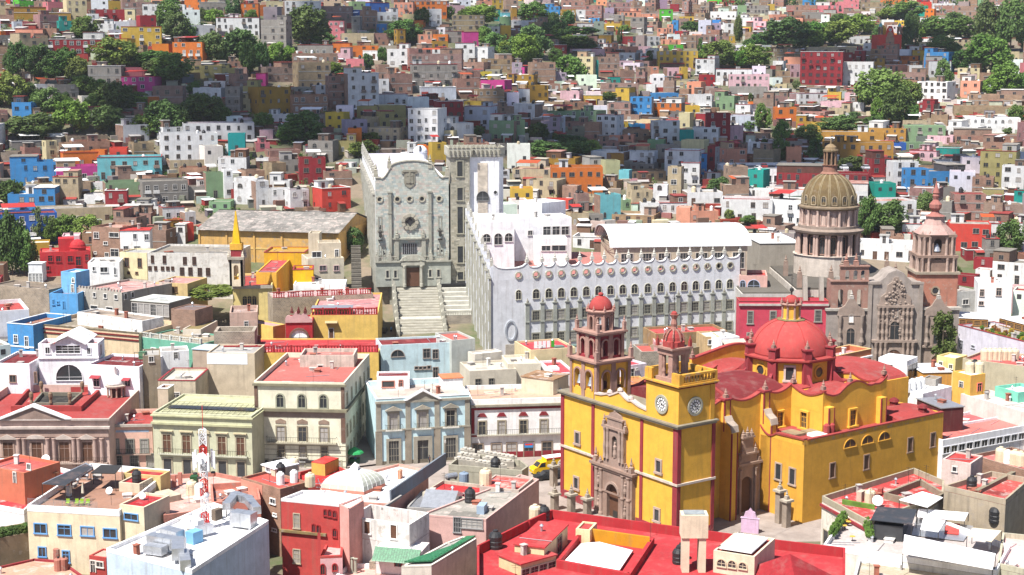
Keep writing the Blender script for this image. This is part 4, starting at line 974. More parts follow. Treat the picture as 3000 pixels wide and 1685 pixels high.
# open ruined belfry storey at the left
k=MB()
xf(arcade(8.0,.6,12.5,18.2,[(2.0,1.1,12.6,16.0),(4.0,1.1,12.6,16.0),(6.0,1.1,12.6,16.0)],6),k,(-13.4,.3,0));k.box(-13.4,-12.8,.9,5.5,12.5,18.2).box(-6,-5.4,.9,5.5,12.5,18.2).box(-13.7,-5.5,0,1.2,18.2,18.5)
xf(arcade(6.0,.5,18.5,21.4,[(1.5,.9,18.6,20.2),(3.2,.9,18.6,20.2),(4.8,.9,18.6,20.2)],6),k,(-11.6,.3,0));k.box(-11.8,-5.4,0,1.1,21.4,21.7)
rb_=cpt(k,'ruined_belfry','plaster_old',hx('b48c7e',.64),kind='one')
for xx in (-10.4,-8.3):cpt(finial(MB(),xx,.6,21.7,2.6,.5),'pinnacle','stone',hx('c09080',.6),rb_)
# bell tower at the right
cpt(MB().box(5.0,13.7,1.5,9.5,12.5,19.6),'tower_base','plaster_old',hx('c98a74',.66));window(cm,9.0,1.5,15.4,1.4,1.4,'F','octa',hx('c0a890',.6), True,'stone',fr=.35)
cpt(MB().box(4.6,14.1,1.1,9.9,19.6,20.1),'tower_cornice','stone',hx('b9ab98',.62))
def tstage(x0,x1,y0,y1,z0,z1,ar):
 L=x1-x0;m=MB();a=arcade(L,.7,z0,z1-.5,[(L/2,L*.26,z0+ar,z0+(z1-z0)*.6)],8)
 for P,r_ in (((x0,y0,0),0),((x1,y0,0),math.pi/2),((x1,y1,0),math.pi),((x0,y1,0),-math.pi/2)):xf(a,m,P,r_)
 m.box(x0-.5,x1+.5,y0-.5,y1+.5,z1-.5,z1)
 s_=cpt(m,'bell_stage','stone',hx('ad9182',.58),kind='one')
 for i in range(4):
  for t in (.06,.24,.76,.94):
   P=[(x0+L*t,y0-.2),(x1+.2,y0+(y1-y0)*t),(x0+L*t,y1+.2),(x0-.2,y0+(y1-y0)*t)][i]
   cpt(MB().lathe([(.36,z0),(.3,z0+.5),(.26,z1-1.2),(.4,z1-.5)],7,P[0],P[1]),'column','stone',hx('cbb0a2',.68),s_)
 return s_
tstage(5.6,13.2,2,9.2,20.1,23.6,2.6);t2=tstage(6.0,12.8,2.4,8.8,23.6,28.0,.5)
cpt(MB().lathe([(.9,24.4),(.75,24.8),(.5,25.6),(.2,26.0)],10,9.4,3.2),'bell','metal',par=t2)
for x in (6,7.6,9.4,11.2,12.8):cpt(finial(MB(),x,2.2,28.0,.9,.22),'pinnacle','stone',hx('cdb4a6',.64),t2)
cpt(MB().lathe([(4.4,28.0),(3.6,28.8),(2.4,29.9),(1.9,31.0),(1.9,31.6),(2.3,31.7)],8,9.4,5.6,R(22.5)),'tower_roof','plaster_old',hx('d0aba2',.64))
cpt(MB().lathe([(2.1,31.7),(1.2,32.1),(.7,32.7),(1.3,33.4),(1.35,34.2),(.8,34.8),(.5,35.2),(.75,36.0),(.55,36.4),(.75,36.6),(.3,38.0),(.05,39.2)],10,9.4,5.6),'tower_finial','plaster',hx('bd7c72',.6))
# nave
cpt(MB().box(-20,4.9,6.1,50,-2,15.5),'nave','plaster_old',hx('d8d0c6',.7));cpt(MB().box(-19.7,4.6,6.3,49.7,15.503,15.9),'nave_roof','roof_dirty',hx('6f6a62',.6))
cpt(MB().box(-31,-20.003,10,40,-2,14.0),'side_chapel','plaster_old',hx('d6d2cc',.7));cpt(MB().box(-30.7,-20.2,10.2,39.7,14.003,14.3),'chapel_roof','roof_dirty',hx('7a756c',.6))
for x in (-26.5,):window(cm,x,10,8.0,2.0,3.6,'F','rect',hx('a8947e',.6), True,'stone',fr=.3)
for i,x in enumerate((-18.5,-15.0,-11.5)):
 cpt(MB().xprism([(3,9),(6.1,12),(6.1,18.5),(5.5,18.5)],x,x+.9),'flying_buttress','plaster_old',hx('b9b2a8',.64));window(cm,x+2.2,6.1,11.5,1.1,2.6,'F','arch',hx('c9c2b8',.66))
for x,y in ((-19,7),(-12,8),(-7,20),(3,12),(4,24),(-19,24),(-4,9)):cpt(finial(MB().box(x-.5,x+.5,y-.5,y+.5,15.9,18.4),x,y,18.4,2.4,.45),'pinnacle','stone',hx('b9a090',.6),kind='one')
# drum and dome
X,Y=-8.6,29
cpt(MB().lathe([(7.6,15.9),(7.6,20.4),(7.9,20.5)],32,X,Y),'drum_base','stone',hx('d8ccc0',.72))
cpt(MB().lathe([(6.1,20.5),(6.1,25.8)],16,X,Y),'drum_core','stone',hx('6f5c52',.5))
for i in range(16):
 t=2*math.pi*i/16+R(11)
 for d_ in (-.045,.045):cpt(MB().lathe([(.42,20.5),(.34,20.9),(.3,24.9),(.45,25.4)],8,X+7.0*math.cos(t+d_),Y+7.0*math.sin(t+d_)),'column','stone',hx('d6b8aa',.7))
 t2_=t+math.pi/16;window(cm,X+6.1*math.cos(t2_),Y+6.1*math.sin(t2_),21.0,1.1,3.8,t2_+math.pi/2,'arch',hx('b99484',.6), True,'stone',fr=.3)
cpt(MB().lathe([(7.3,25.4),(7.9,25.7),(8.1,26.2),(7.4,26.4),(6.9,26.6),(6.9,27.2)],32,X,Y),'drum_cornice','stone',hx('ab998c',.64))
cpt(MB().lathe([(6.0,27.2),(6.0,31.0)],16,X,Y),'upper_drum_core','stone',hx('d6bcae',.7))
for i in range(16):
 t=2*math.pi*i/16+R(11)
 cpt(MB().lathe([(.38,27.2),(.3,27.6),(.28,30.2),(.4,30.8)],7,X+6.3*math.cos(t),Y+6.3*math.sin(t)),'column','stone',hx('dcc0b2',.7))
 t2_=t+math.pi/16;window(cm,X+5.9*math.cos(t2_),Y+5.9*math.sin(t2_),27.5,1.15,2.9,t2_+math.pi/2,'arch',hx('d0b0a2',.62), True,'stone',fr=.25)
cpt(MB().lathe([(6.3,30.8),(6.9,31.2),(6.9,31.5),(6.3,31.8)],32,X,Y),'upper_cornice','stone',hx('9d8a72',.56))
DR=[(6.25*math.cos(R(t))**.92,31.8+7.2*math.sin(R(t))) for t in range(0,79,6)]
dmo=cpt(MB().lathe(DR,32,X,Y),'dome','stone',hx('8d7752',.5),smooth=True)
for i in range(16):
 t=2*math.pi*i/16+R(11);k=MB()
 for (r0,z0),(r1,z1) in zip(DR[:-1],DR[1:]):
  for d_ in (-.03,.03):k.bar((X+(r0+.03)*math.cos(t+d_),Y+(r0+.03)*math.sin(t+d_),z0),(X+(r1+.03)*math.cos(t+d_),Y+(r1+.03)*math.sin(t+d_),z1),.1)
 k.build('dome_rib','stone',dmo,hx('b0a07e',.6),kind='one')
 t2_=t+math.pi/16;window(dmo,X+6.15*math.cos(t2_),Y+6.15*math.sin(t2_),32.2,.95,1.8,t2_+math.pi/2,'arch',hx('c0ae90',.6), False,'stone',fr=.22)
cpt(MB().lathe([(2.2,38.8),(1.7,39.3),(1.6,40.6),(1.9,40.8)],16,X,Y),'lantern_base','stone',hx('b58472',.58))
for i in range(8):t=R(45*i);cpt(MB().lathe([(.25,40.8),(.2,41.1),(.18,43.4),(.28,43.8)],6,X+1.35*math.cos(t),Y+1.35*math.sin(t)),'lantern_column','stone',hx('b08c70',.58))
cpt(MB().lathe([(.75,40.8),(.75,43.8)],8,X,Y),'lantern_core','stone',hx('5a5040',.5))
cpt(MB().lathe([(1.7,43.8),(1.8,44.2),(1.4,44.3),(1.3,44.9),(.7,45.4),(.2,45.6),(.15,46.4),(.02,47)],12,X,Y),'lantern_cap','stone',hx('a08a6a',.58))
# ================================================================ HOUSES ROUND THE PLAZA
TRIM=hx('b3a592',.62);GRN=hx('d0d0b2',.76)
def balcony(b,x0,x1,z,dep=.7,c=(.6,.58,.52),n=None):
 s_=b.part(MB().box(x0,x1,-dep,0,z-.18,z),'balcony','stone',c)
 m=MB().box(x0,x1,-dep,-dep+.05,z+.95,z+1.0)
 n=n or max(3,int((x1-x0)/.28))
 for i in range(n+1):x=x0+(x1-x0)*i/n;m.box(x-.018,x+.018,-dep,-dep+.04,z,z+.95)
 m.box(x0,x0+.04,-dep,0,z+.95,z+1.0).box(x1-.04,x1,-dep,0,z+.95,z+1.0)
 m.build('railing','iron',s_,kind='one')
def pediment(b,x,z,w,h,c,dep=.5):
 b.part(MB().yprism([(x-w/2,z),(x+w/2,z),(x+w/2,z+.15),(x,z+h),(x-w/2,z+.15)],-dep,0),'pediment','stone',c)
 # light blue house
A=np.array([-24.3,268.4]);B2=np.array([-7.7,272.2]);BLUE=hx('cdeaf2',.84);GT=hx('b8b2a2',.68)
b=Bld('blue_house','pale blue neoclassical house with grey pilasters and a central pediment','house',A,B2,15,-.6,12.2,BLUE,hx('d8c8bc',.7),par=1.0,coping=(.8,.8,.8))
for x in (.35,5.7,11.0,16.6):b.part(MB().box(x-.45,x+.45,-.16,0,7.2,12.0),'pilaster','stone',GT);b.part(MB().box(x-.6,x+.6,-.2,0,.0,6.9),'quoin','stone',hx('b5aa98',.62))
b.part(MB().box(-.2,b.w+.2,-.4,0,12.0,12.4).box(-.1,b.w+.1,-.25,0,6.9,7.2),'cornice','stone',GT);b.part(MB().box(-.1,b.w+.1,-.1,0,0,1.3),'plinth','stone',hx('8f8676',.56))
b.part(MB().yprism([(5.3,12.42),(11.5,12.42),(8.4,14.0)],-.25,.3),'pediment','stone',GT);b.part(MB().yprism([(5.0,12.42),(5.5,12.42),(8.4,14.0),(11.3,12.42),(11.8,12.42),(8.4,14.3)][::-1],-.6,.4),'pediment_coping','plaster',(.8,.8,.8))
for x in (3.05,8.35,13.5):
 window(b.root,x,0,7.1,1.5,3.0,'F','door',GT, True,'stone',fr=.35,pr=.2,name='window');pediment(b,x,10.6,3.0,.9,GT);balcony(b,x-1.5,x+1.5,7.1)
for x in (3.05,13.5):window(b.root,x,0,.8,1.8,4.2,'F','grid',GT, True,'stone',fr=.45,pr=.2)
window(b.root,8.35,0,.6,2.0,4.3,'F','door',GT, True,'stone',fr=.7,pr=.4);b.part(MB().box(6.8,9.9,-1.6,0,0,.35).box(7.0,9.7,-1.1,0,.35,.6),'doorstep','stone',STONE)
# its upper terraces
b2=blk('terrace_house','pale blue upper house with red roof terrace behind the pedimented house','house','32',(1255,590),(1965,560),(1900,490),Y=300,wc=hx('cfe6ec',.78),rc=ROOFD,par=.4)
b2.win('32',[(1360,640,1490,700,'lunette'),(1683,628,1750,715),(1780,635,1830,722),(1600,805,1628,830,'plain'),(1642,805,1670,830,'plain'),(1683,803,1712,828,'plain'),(1726,800,1755,826,'plain'),(1785,815,1828,920,'door')],fc=(.3,.25,.22))
b3=blk('terrace_pavilion','white stepped roof pavilion with orange awnings above the pale blue house','pavilion','32',(1215,905),(1545,900),4.5,Y=281,zb=8,wc=(.8,.8,.8),rc=ROOFD,par=.3);b3.win('32',[(1270,950,1390,1008,'plain'),(1440,945,1475,1005,'door')],fc=(.5,.2,.15))
b3=blk('terrace_pavilion','white roof pavilion with an orange slab roof on the pale blue house','pavilion','32',(1880,930),(2080,920),4,Y=281,zb=9,wc=(.8,.8,.8),rc=hx('d8825a'),par=-1)
b3=blk('service_block','plain pale grey blank-walled block beside the university steps','building','32',(1968,540),(2205,520),9,Y=302,wc=hx('cfd3cc',.7),rc=hx('c06a60',.7),par=.4)
# cream bank building
b=Bld('cream_bank','cream three-storey bank building with iron balconies on the alley corner','bank',(-46.0,267.6),(-29.7,266.3),26,-.6,15.7,hx('ece8d0',.8),hx('c77068',.72),par=.9,wm='plaster')
BW=hx('cfc9ae',.68)
b.part(MB().box(-.3,b.w+.4,-.6,0,11.0,11.5).box(-.2,b.w+.3,-.4,0,15.6,16.0).box(b.w,b.w+.5,0,26,11.0,11.5),'cornice','stone',hx('a09a80',.6))
b.part(MB().box(0,b.w,-.08,0,9.9,11.0),'frieze','stone',hx('b59f90',.6))
for x in (.35,b.w-.35):b.part(MB().box(x-.4,x+.4,-.14,0,5.4,9.9),'pilaster','stone',hx('8c6d5e',.55));b.part(MB().box(x-.3,x+.3,-.12,0,11.6,15.5),'pilaster','stone',hx('8c6d5e',.55))
for x in (4.7,8.6,12.5):
 window(b.root,x,0,11.7,1.2,2.3,'F','arch',hx('b5b6a0',.66), True,'stone',pane='glass',fr=.25);window(b.root,x,0,5.5,1.35,2.6,'F','door',hx('b0a48c',.62), True,'stone',fr=.25,name='window')
 b.part(MB().yprism([(x-.95,8.7),(x+.95,8.7),(x+.95,9.2),(x,9.6),(x-.95,9.2)],-.1,0),'blind_lunette','stone',hx('b39a88',.6))
 window(b.root,x,0,2.6,1.0,1.9,'F','grid',hx('b0a48c',.62), True,'stone',fr=.2);balcony(b,x-.75,x+.75,2.6,.35)
balcony(b,2.2,14.8,5.4,.9,hx('cfc8b0',.66),40)
for z in (.9,1.9,2.9,3.9,4.7):b.part(MB().box(0,b.w,-.05,0,z,z+.08),'rustication','plaster',hx('b0aa90',.6))
b.part(MB().box(3.2,13.2,-.3,0,1.55,2.05),'sign_board','paint',(.03,.025,.025))
t=bpy.data.curves.new('sign_text','FONT');t.body='CIBanco';t.size=.52;t.extrude=.01;t.align_x='CENTER'
tm_=bpy.data.objects.new('tmp',t);col.objects.link(tm_);bpy.context.view_layer.update();me=bpy.data.meshes.new_from_object(tm_);bpy.data.objects.remove(tm_);me.materials.clear();me.materials.append(MATS['paint'])
o=put('lettering',me,b.root,(.6,.6,.58),(8.2,-.31,1.64));o.rotation_euler=(math.pi/2,0,0)
for x in (1.5,4.9,8.2,11.6,14.8):window(b.root,x,0,.1,1.3,1.9 if x!=8.2 else 2.0,'F','door',BW, True,'stone',fr=.2)
b.row(8,2.4,.9,1.9,'rect',BW,'R');b.row(8,6.0,1.0,2.3,'door',BW,'R',name='window');b.row(6,12,.9,2,'rect',BW,'R')
b2=blk('roof_storey','cream rooftop storey with balustraded stair and water tanks above the bank','building','32',(440,690),(985,690),(960,620),Y=284,zb=13,wc=hx('e0d2c4',.72),rc=hx('c9847c',.7),par=.7,wm='plaster_old');b2.win('32',[(625,790,672,850,'plain'),(760,830,808,890,'door')])
b.part(balusters(MB(),1.2,14.6,.6,b.rz+.7,.9,.6,.12),'roof_balustrade','stone',hx('d8b8aa',.68)) if False else None
# green house
b=Bld('green_house','sage green two-storey house with five balcony doors and black roof pergola','house',(-63.3,263.6),(-45.4,260.8),15,-.6,11.0,GRN,ROOFD,par=1.3)
b.part(MB().box(-.2,b.w+.2,-.5,0,9.6,9.95).box(-.3,b.w+.3,-.35,b.d,11.003,11.25),'cornice','stone',hx('cfcfa6',.7))
for i,x in enumerate((2.5,6.1,9.3,12.6,16.0)):
 window(b.root,x,0,4.5,1.45,3.2,'F','door',hx('c9bda2',.66), True,'stone',fr=.25,pane='wood',name='window');window(b.root,x,0,.5,1.35,2.8,'F','plain',hx('c9bda2',.66), True,'stone',fr=.25)
 b.part(MB().box(x-1.2,x+1.2,-.4,0,8.3,8.5) if i!=2 else MB().yprism(arc(x,8.2,1.25,.8,0,180,8),-.35,0),'window_hood','stone',hx('d8cba8',.7))
for x0,x1 in ((1.0,17.3),):balcony(b,x0,x1,4.35,.7,hx('d5d5c0',.7),50)
b.part(MB().box(.3,b.w-.3,.5,14,10.6,10.66),'tinted_sheet','glass') if False else None
k=MB()
for i in range(16):k.bar((1.2+i*1.0,.8,11.3),(1.2+i*1.0,7.5,11.9),.03)
for j in range(8):k.bar((1.0,.8+j*.95,11.35+j*.08),(17,.8+j*.95,11.35+j*.08),.03)
k.build('pergola_grid','iron',b.root,kind='one');b.part(MB().box(1,17,1.0,3.0,11.15,11.18).box(1,17,4.2,6.2,11.5,11.53),'shade_sheet','glass')
# small pink house
b=blk('pink_house','narrow pink house with three grey-framed windows and continuous balcony','house','31',(1058,1392),(1530,1385),12,z=7.9,zb=-.6,wc=hx('e6bcaa',.8),rc=ROOFR,par=.7)
b.part(MB().box(-.1,b.w+.1,-.4,0,b.h-.35,b.h+.1),'cornice','stone',hx('c9bfb4',.68))
b.win('41',[(1110,95,1185,225),(1260,95,1335,225),(1405,95,1475,225)],'grid',hx('a8aaa0',.62), True,fmat='stone',fr=.2);b.part(MB().box(.6,b.w-.6,-.02,0,7.1,7.5),'blue_panel','plaster',hx('b7cbe6',.7))
for x in (2,4.9,7.8):window(b.root,x,0,.8,1.2,2.2,'F','grid',hx('a8aaa0',.62), True,'stone',fr=.2)
balcony(b,.5,b.w-.3,b.F('41',1300,235)[1],.6,hx('cfb5a5',.66))
# courthouse with pediment, red roof and courtyard
b=blk('courthouse','mauve neoclassical courthouse with pediment, paired columns and red courtyard roof','courthouse','31',(-420,1345),(1090,1340),(870,985),z=10.0,zb=-.6,wc=hx('dabfb2',.76),rc=ROOFR,par=1.4)
b.part(MB().box(-.2,b.w+.3,-.7,0,b.h-1.5,b.h-1.1).box(-.2,b.w+.3,-.5,0,b.h+.003,b.h+.3),'cornice','stone',hx('d8c9c0',.72));b.part(MB().box(0,b.w,-.3,0,b.h-3,b.h-1.5),'frieze','stone',hx('c7aa9c',.66))
xa=b.F('31',340,1240)[0];w2=6.0
b.part(MB().yprism([(xa-w2,b.h+.3),(xa+w2,b.h+.3),(xa,b.h+2.5)],-.5,.3),'pediment','stone',hx('b59c90',.62));b.part(MB().yprism([(xa-w2-.4,b.h+.31),(xa-w2+.4,b.h+.31),(xa,b.h+2.5),(xa+w2-.4,b.h+.31),(xa+w2+.4,b.h+.31),(xa,b.h+2.95)][::-1],-.8,.5),'pediment_coping','plaster',(.8,.8,.8))
for i,x in enumerate([b.F('41',t_,150)[0] for t_ in (80,365,640,870)]):
 window(b.root,x,0,3.2,1.7,3.4,'F','door',hx('c9aa9a',.66), True,'stone',pane='wood',fr=.3,name='window')
 if i==1:b.part(MB().yprism(arc(x,7.3,1.7,.7,0,180,8),-.5,0),'window_hood','stone',hx('dccdc2',.72))
 else:pediment(b,x,7.2,3.3,.9,hx('dccdc2',.72))
for x in [b.F('41',t_,150)[0] for t_ in (190,245,480,545,740,790,950,1020)]:b.part(MB().lathe([(.42,2.4),(.36,2.9),(.34,6.9),(.45,7.4)],10,x,-.3),'column','stone',hx('cdb0a4',.68))
balcony(b,6,b.w-.3,3.0,.9,hx('cbb5a8',.66),60)
# courtyard ring
ring=[b.T('31',*p)[:2] for p in ((110,1255),(820,1255),(1040,1055),(300,1050))]
def ring_wall(b,pts,z0,z1,t,name,mat,c):
 n=len(pts);c0=np.mean(np.array(pts),0);m=MB()
 for i in range(n):
  p,q=np.array(pts[i]),np.array(pts[(i+1)%n]);pi,qi=p+(c0-p)/np.linalg.norm(c0-p)*t,q+(c0-q)/np.linalg.norm(c0-q)*t
  m.prism([tuple(p),tuple(q),tuple(qi),tuple(pi)],z0,z1)
 return b.part(m,name,mat,c,kind='one')
ring_wall(b,ring,b.rz,b.rz+1.0,.8,'courtyard_parapet','plaster',ROOFR)
ctr=np.mean(np.array(ring),0);inn=[tuple(ctr+(np.array(p)-ctr)*.55) for p in ring]
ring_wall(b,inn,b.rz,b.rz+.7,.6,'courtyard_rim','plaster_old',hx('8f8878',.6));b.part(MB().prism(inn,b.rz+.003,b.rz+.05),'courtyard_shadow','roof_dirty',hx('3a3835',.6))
for p in inn+[tuple((np.array(inn[0])+np.array(inn[1]))/2)]:b.part(MB().lathe([(.35,0),(.25,.6),(.4,1.2),(.4,1.8),(.2,2.1)],8,p[0],p[1],0,b.rz+.7),'courtyard_urn','stone',hx('a58a70',.6))
# cupola at its corner
cu=thing('white_cupola','small white cupola on columns at the corner of the red courthouse roof','cupola',tuple(gz(*px('31',1170,1100),8.7)))
for i in range(10):t=R(36*i);MB().lathe([(.2,0),(.16,.3),(.16,1.6),(.24,1.9)],7,1.6*math.cos(t),1.6*math.sin(t)).build('column','stone',cu,hx('c9a894',.66))
MB().lathe([(1.2,0),(1.2,1.9)],10).build('drum','stone',cu,hx('6a5048',.5));MB().lathe([(1.95,1.9),(2.0,2.2),(1.6,2.3)],20).build('ring','stone',cu,hx('d8c8b8',.7));MB().lathe([(1.6,2.3)]+[(1.6*math.cos(R(a_)),2.3+1.75*math.sin(R(a_))) for a_ in (12,28,44,60,75)]+[(.3,4.1),(.35,4.3),(.22,5.6),(.3,5.7),(.02,6.0)],16).build('dome','plaster',cu,(.8,.79,.77),smooth=True)
# white and red house right of the blue one
b=Bld('white_red_house','white house with dark red bands and shops beneath the balcony row','house',(-7.45,273.4),(10.2,275.6),12,-.6,10.95,(.77,.76,.75),hx('d9b49c',.7),par=.8)
RB=hx('8e2c34',.8)
b.part(MB().box(0,b.w,-.1,0,9.6,10.0).box(0,.6,-.1,0,5.2,9.6).box(b.w-.6,b.w,-.1,0,5.2,9.6).box(0,b.w,-.1,0,4.6,4.9),'red_band','plaster',RB);b.part(MB().box(-.1,b.w+.2,-.45,0,10.2,10.6),'cornice','stone',hx('bcb5a0',.62));b.part(MB().box(0,b.w,-.1,0,0,1.6),'plinth','plaster',RB)
for x in (2.0,5.6,9.6,13.4,16.3)[:4]:
 window(b.root,x,0,5.0,1.2,2.4,'F','door',hx('bdb39c',.62), True,'stone',pane='glass',fr=.25,name='window');b.part(MB().yprism([(x-.9,8.3),(x+.9,8.3),(x+.7,8.6),(x+.4,9.0),(x-.4,9.0),(x-.7,8.6)],-.12,0),'red_crest','plaster',RB)
balcony(b,1,b.w-.5,4.95,.7,hx('cfc9b8',.66),50)
for x,c in ((1.2,0),(4.6,0),(7.4,0),(10.6,1),(14.0,0)):window(b.root,x,0,.1,1.7,3.1,'F','door',hx('bda894',.6), True,'stone',fr=.2,pr=.14,pane='glass')
b.part(MB().box(9.8,11.4,-.2,-.16,2.3,3.1),'shop_banner','paint',hx('3a8ed0'));b.part(MB().box(9.9,11.3,-.22,-.2,2.75,3.05),'banner_stripe','paint',hx('e04030'))
b2=blk('roof_house','cream rooftop house with two dark doors and iron railing behind the red-trimmed parapet','house','32',(2150,850),(2620,825),9,Y=290,wc=hx('e0d6c2',.72),rc=hx('d8d2c4',.7),par=.4);b2.win('32',[(2210,930,2260,1030,'door'),(2345,925,2390,1025,'door')],fc=hx('b0a898',.6))
b2=blk('white_block','white plastered block with square shaft beside the university corner','building','32',(2200,680),(2480,650),(2470,640),Y=300,wc=hx('e6ded0',.75),rc=(.75,.72,.68),par=.3)
# ================================================================ ALLEY, STREET, PLAZA GROUND
def sheet(name,pts,zoff=.0,mat='paving',label=None,n=None):
 m=MB();m.add([(p[0],p[1],(tz(p[0],p[1]) if len(p)<3 else p[2])+zoff) for p in pts],[tuple(range(len(pts)))]);o=m.build(name,mat,kind='one');o['kind']='structure'; return o
sheet('plaza',[(-120,246,.02),(-60,230,.02),(0,222,.02),(25,214,.02),(60,218,.02),(50,240,.02),(14,262,.02),(16,276,.02),(-25,270,.02),(-62,266,.02),(-120,276,.02)])
al=[(-29.5,266),(-24.4,268.3),(-25.8,285),(-27.2,300),(-27,330),(-33,345),(-34,362),(-40,362),(-39,345),(-31.5,330),(-30.5,300),(-29.6,285)]
for i in range(5):
 a=al[i];b_=al[i+1];c_=al[10-i];d_=al[11-i]
 sheet('alley',[al[11-i] if i else al[0],al[1] if i==0 else al[i+1-0] if False else al[1+i],al[2+i],al[10-i]],.3)
 # ---------------------------------------------------------------- trees
TREES={'11':"740 215 960 410 r;930 350 1090 410 l;1580 60 1800 290 r;1660 190 1900 410 o;2000 110 2100 210 r;2090 120 2250 260 l;2290 0 2440 190 o;1650 0 1810 50 r;80 470 290 780 o;280 520 520 800 r;520 540 760 790 r;660 620 870 830 l;840 455 920 560 l;980 440 1350 680 l;1350 540 1740 700 r;1550 590 1890 830 r;1990 380 2250 640 o;2250 350 2576 640 r;2440 480 2576 760 r;0 800 250 1080 l;230 870 380 1030 r;370 940 620 1150 o;600 960 700 1080 r;750 800 970 960 l;1000 900 1340 1170 r;1330 950 1490 1060 o;590 1050 900 1340 l;950 1130 1210 1350 r;120 1200 560 1420 r;1480 1060 1830 1370 r;1840 1000 2230 1240 r;1900 850 2000 960 r;2480 120 2576 220 l",
'12':"340 130 690 440 r;560 340 760 460 r;0 470 130 740 r;130 470 300 660 l;270 500 390 650 l;660 650 840 770 l;1340 240 1630 430 r;1600 110 1740 260 r;1230 500 1320 640 r;1070 570 1170 700 r;2130 80 2390 250 l;2190 180 2280 300 c;2230 310 2370 480 l;2320 370 2510 540 o;2450 440 2576 600 l;1900 90 1990 190 l;320 1170 670 1430 r;0 1160 170 1310 r;1080 1360 1240 1443 l;2130 655 2240 710 l;2020 1270 2100 1400 r;2200 1290 2290 1380 r",
'13':"90 60 360 240 r;80 300 360 580 o;0 400 240 640 l;320 240 530 430 r;430 380 770 500 l;510 140 620 280 r;370 510 500 640 r;440 600 720 840 r;1080 270 1190 340 l;500 280 830 360 r;1730 230 1880 330 r;2240 210 2310 440 r;1870 420 1910 540 c;1350 540 1410 650 c;1940 460 2230 680 l;2290 490 2576 680 l;1870 530 1960 640 l;2330 410 2430 480 r;920 940 1040 1010 r;450 1110 540 1200 r;2450 1100 2576 1330 o;2340 1240 2440 1320 r;160 1260 350 1420 r;430 1370 660 1443 r;1090 330 1110 480 c;1060 320 1085 480 c;2380 960 2420 1060 c",
'14':"0 240 420 500 r;280 250 560 450 l;520 250 850 450 l;780 180 1060 340 l;640 150 780 240 r;1250 50 1530 200 l;1170 90 1310 150 r;1360 220 1440 490 c;1430 220 1520 490 c;1330 320 1400 510 c;1040 280 1150 460 o;1520 210 1820 390 r;1790 210 2090 390 r;1790 140 1970 260 r;1630 390 1860 540 r;2080 90 2350 500 r;2300 60 2576 520 r;1990 420 2360 740 l;2260 680 2530 960 l;890 750 1300 1110 o;1290 850 1500 1050 l;1160 950 1430 1290 r;1690 640 1840 890 o;980 1190 1180 1290 r;560 1200 850 1360 r;820 1140 930 1230 o;60 1250 210 1443 o;290 1290 490 1443 r;430 1370 550 1443 l;2430 1090 2576 1250 r;2370 1300 2460 1360 o;250 820 320 900 o;1880 1210 1990 1270 r",
'21':"0 790 250 1320 r;150 900 340 1320 r;310 730 440 1030 o;440 780 560 1030 l;570 770 780 1000 l;760 770 1010 1000 l;450 860 580 1020 l;2050 1230 2330 1443 l;0 410 240 620 r",
'22':"960 0 1220 150 l;870 880 1060 1110 r;940 1000 1060 1150 r",
'23':"190 0 480 150 r;430 0 740 140 r;700 0 880 120 l;1990 370 2200 530 r;2310 750 2440 830 r;2140 700 2230 800 o;2500 0 2576 160 c;1830 360 1900 420 o",
'24':"30 0 200 210 r;410 10 540 200 c;720 160 980 310 r;900 600 1090 950 r;1060 650 1350 950 r;1500 520 1640 740 o;2310 850 2540 1170 r;1510 410 1640 480 l;1880 1270 1940 1370 r",
'34':"1670 330 1845 690 c",'31':"1910 10 2330 115 l"}
def crown_mesh(kind,seed):
 r=random.Random(seed);m=MB();vs=[];fs=[]
 npr=np.random.RandomState(seed);cl=[]
 nc={'c':34,'r':62,'o':52,'l':62}[kind]
 for i in range(nc):
  if kind=='c':z=r.uniform(.06,.97);rad=.36*(1-abs(z-.4)**1.6*1.5)*r.uniform(.45,1);t=r.uniform(0,6.28);cl.append((rad*math.cos(t),rad*math.sin(t),z,.13))
  else:
   t=r.uniform(0,6.28);u_=r.uniform(-.95,1);q=r.uniform(.45,1.0)**.5;lob=1+.16*math.sin(3*t+seed)+.1*math.sin(5*t+2*seed)
   s_=math.sqrt(max(0,1-u_*u_));cl.append((.42*s_*q*math.cos(t)*lob,.42*s_*q*math.sin(t)*lob,.54+.42*u_*q,r.uniform(.10,.17)))
 for cx_,cy_,cz_,cr in cl:
  for k in range(78):
   d_=npr.normal(size=3);d_/=np.linalg.norm(d_);p=np.array([cx_,cy_,cz_])+d_*cr*npr.uniform(.45,1.05)
   nrm=d_*.8+np.array([0,0,.5])+npr.normal(size=3)*.55;nrm/=np.linalg.norm(nrm)
   a=np.cross(nrm,npr.normal(size=3));a/=np.linalg.norm(a);b=np.cross(nrm,a);s_=npr.uniform(.018,.036);o=len(vs)
   vs+=[tuple(p-a*s_-b*s_*.6),tuple(p+a*s_-b*s_*.6),tuple(p+a*s_*.7+b*s_),tuple(p-a*s_*.7+b*s_)];fs.append((o,o+1,o+2,o+3))
 m.add(vs,fs);cm_=m.mesh('crown','leaf')
 t=MB();t.bar((0,0,-.15),(.01,.01,.35),.028,6).bar((.01,.01,.3),(0,.02,.7 if kind!='c' else .9),.016,5)
 if kind!='c':
  for i in range(5):an=i*1.26+seed;t.bar((.01,.01,.28+.03*i),(.26*math.cos(an),.26*math.sin(an),.55+.04*i),.012,5)
 return cm_,t.mesh('trunk','bark')
CRN={k:[crown_mesh(k,i*7+3) for i in range(3)] for k in 'roc'};CRN['l']=CRN['r']
TCOLS={'r':(.72,.85,.68),'o':(1.15,1.2,1.2),'l':(1.3,1.4,.8),'c':(.6,.75,.62)}
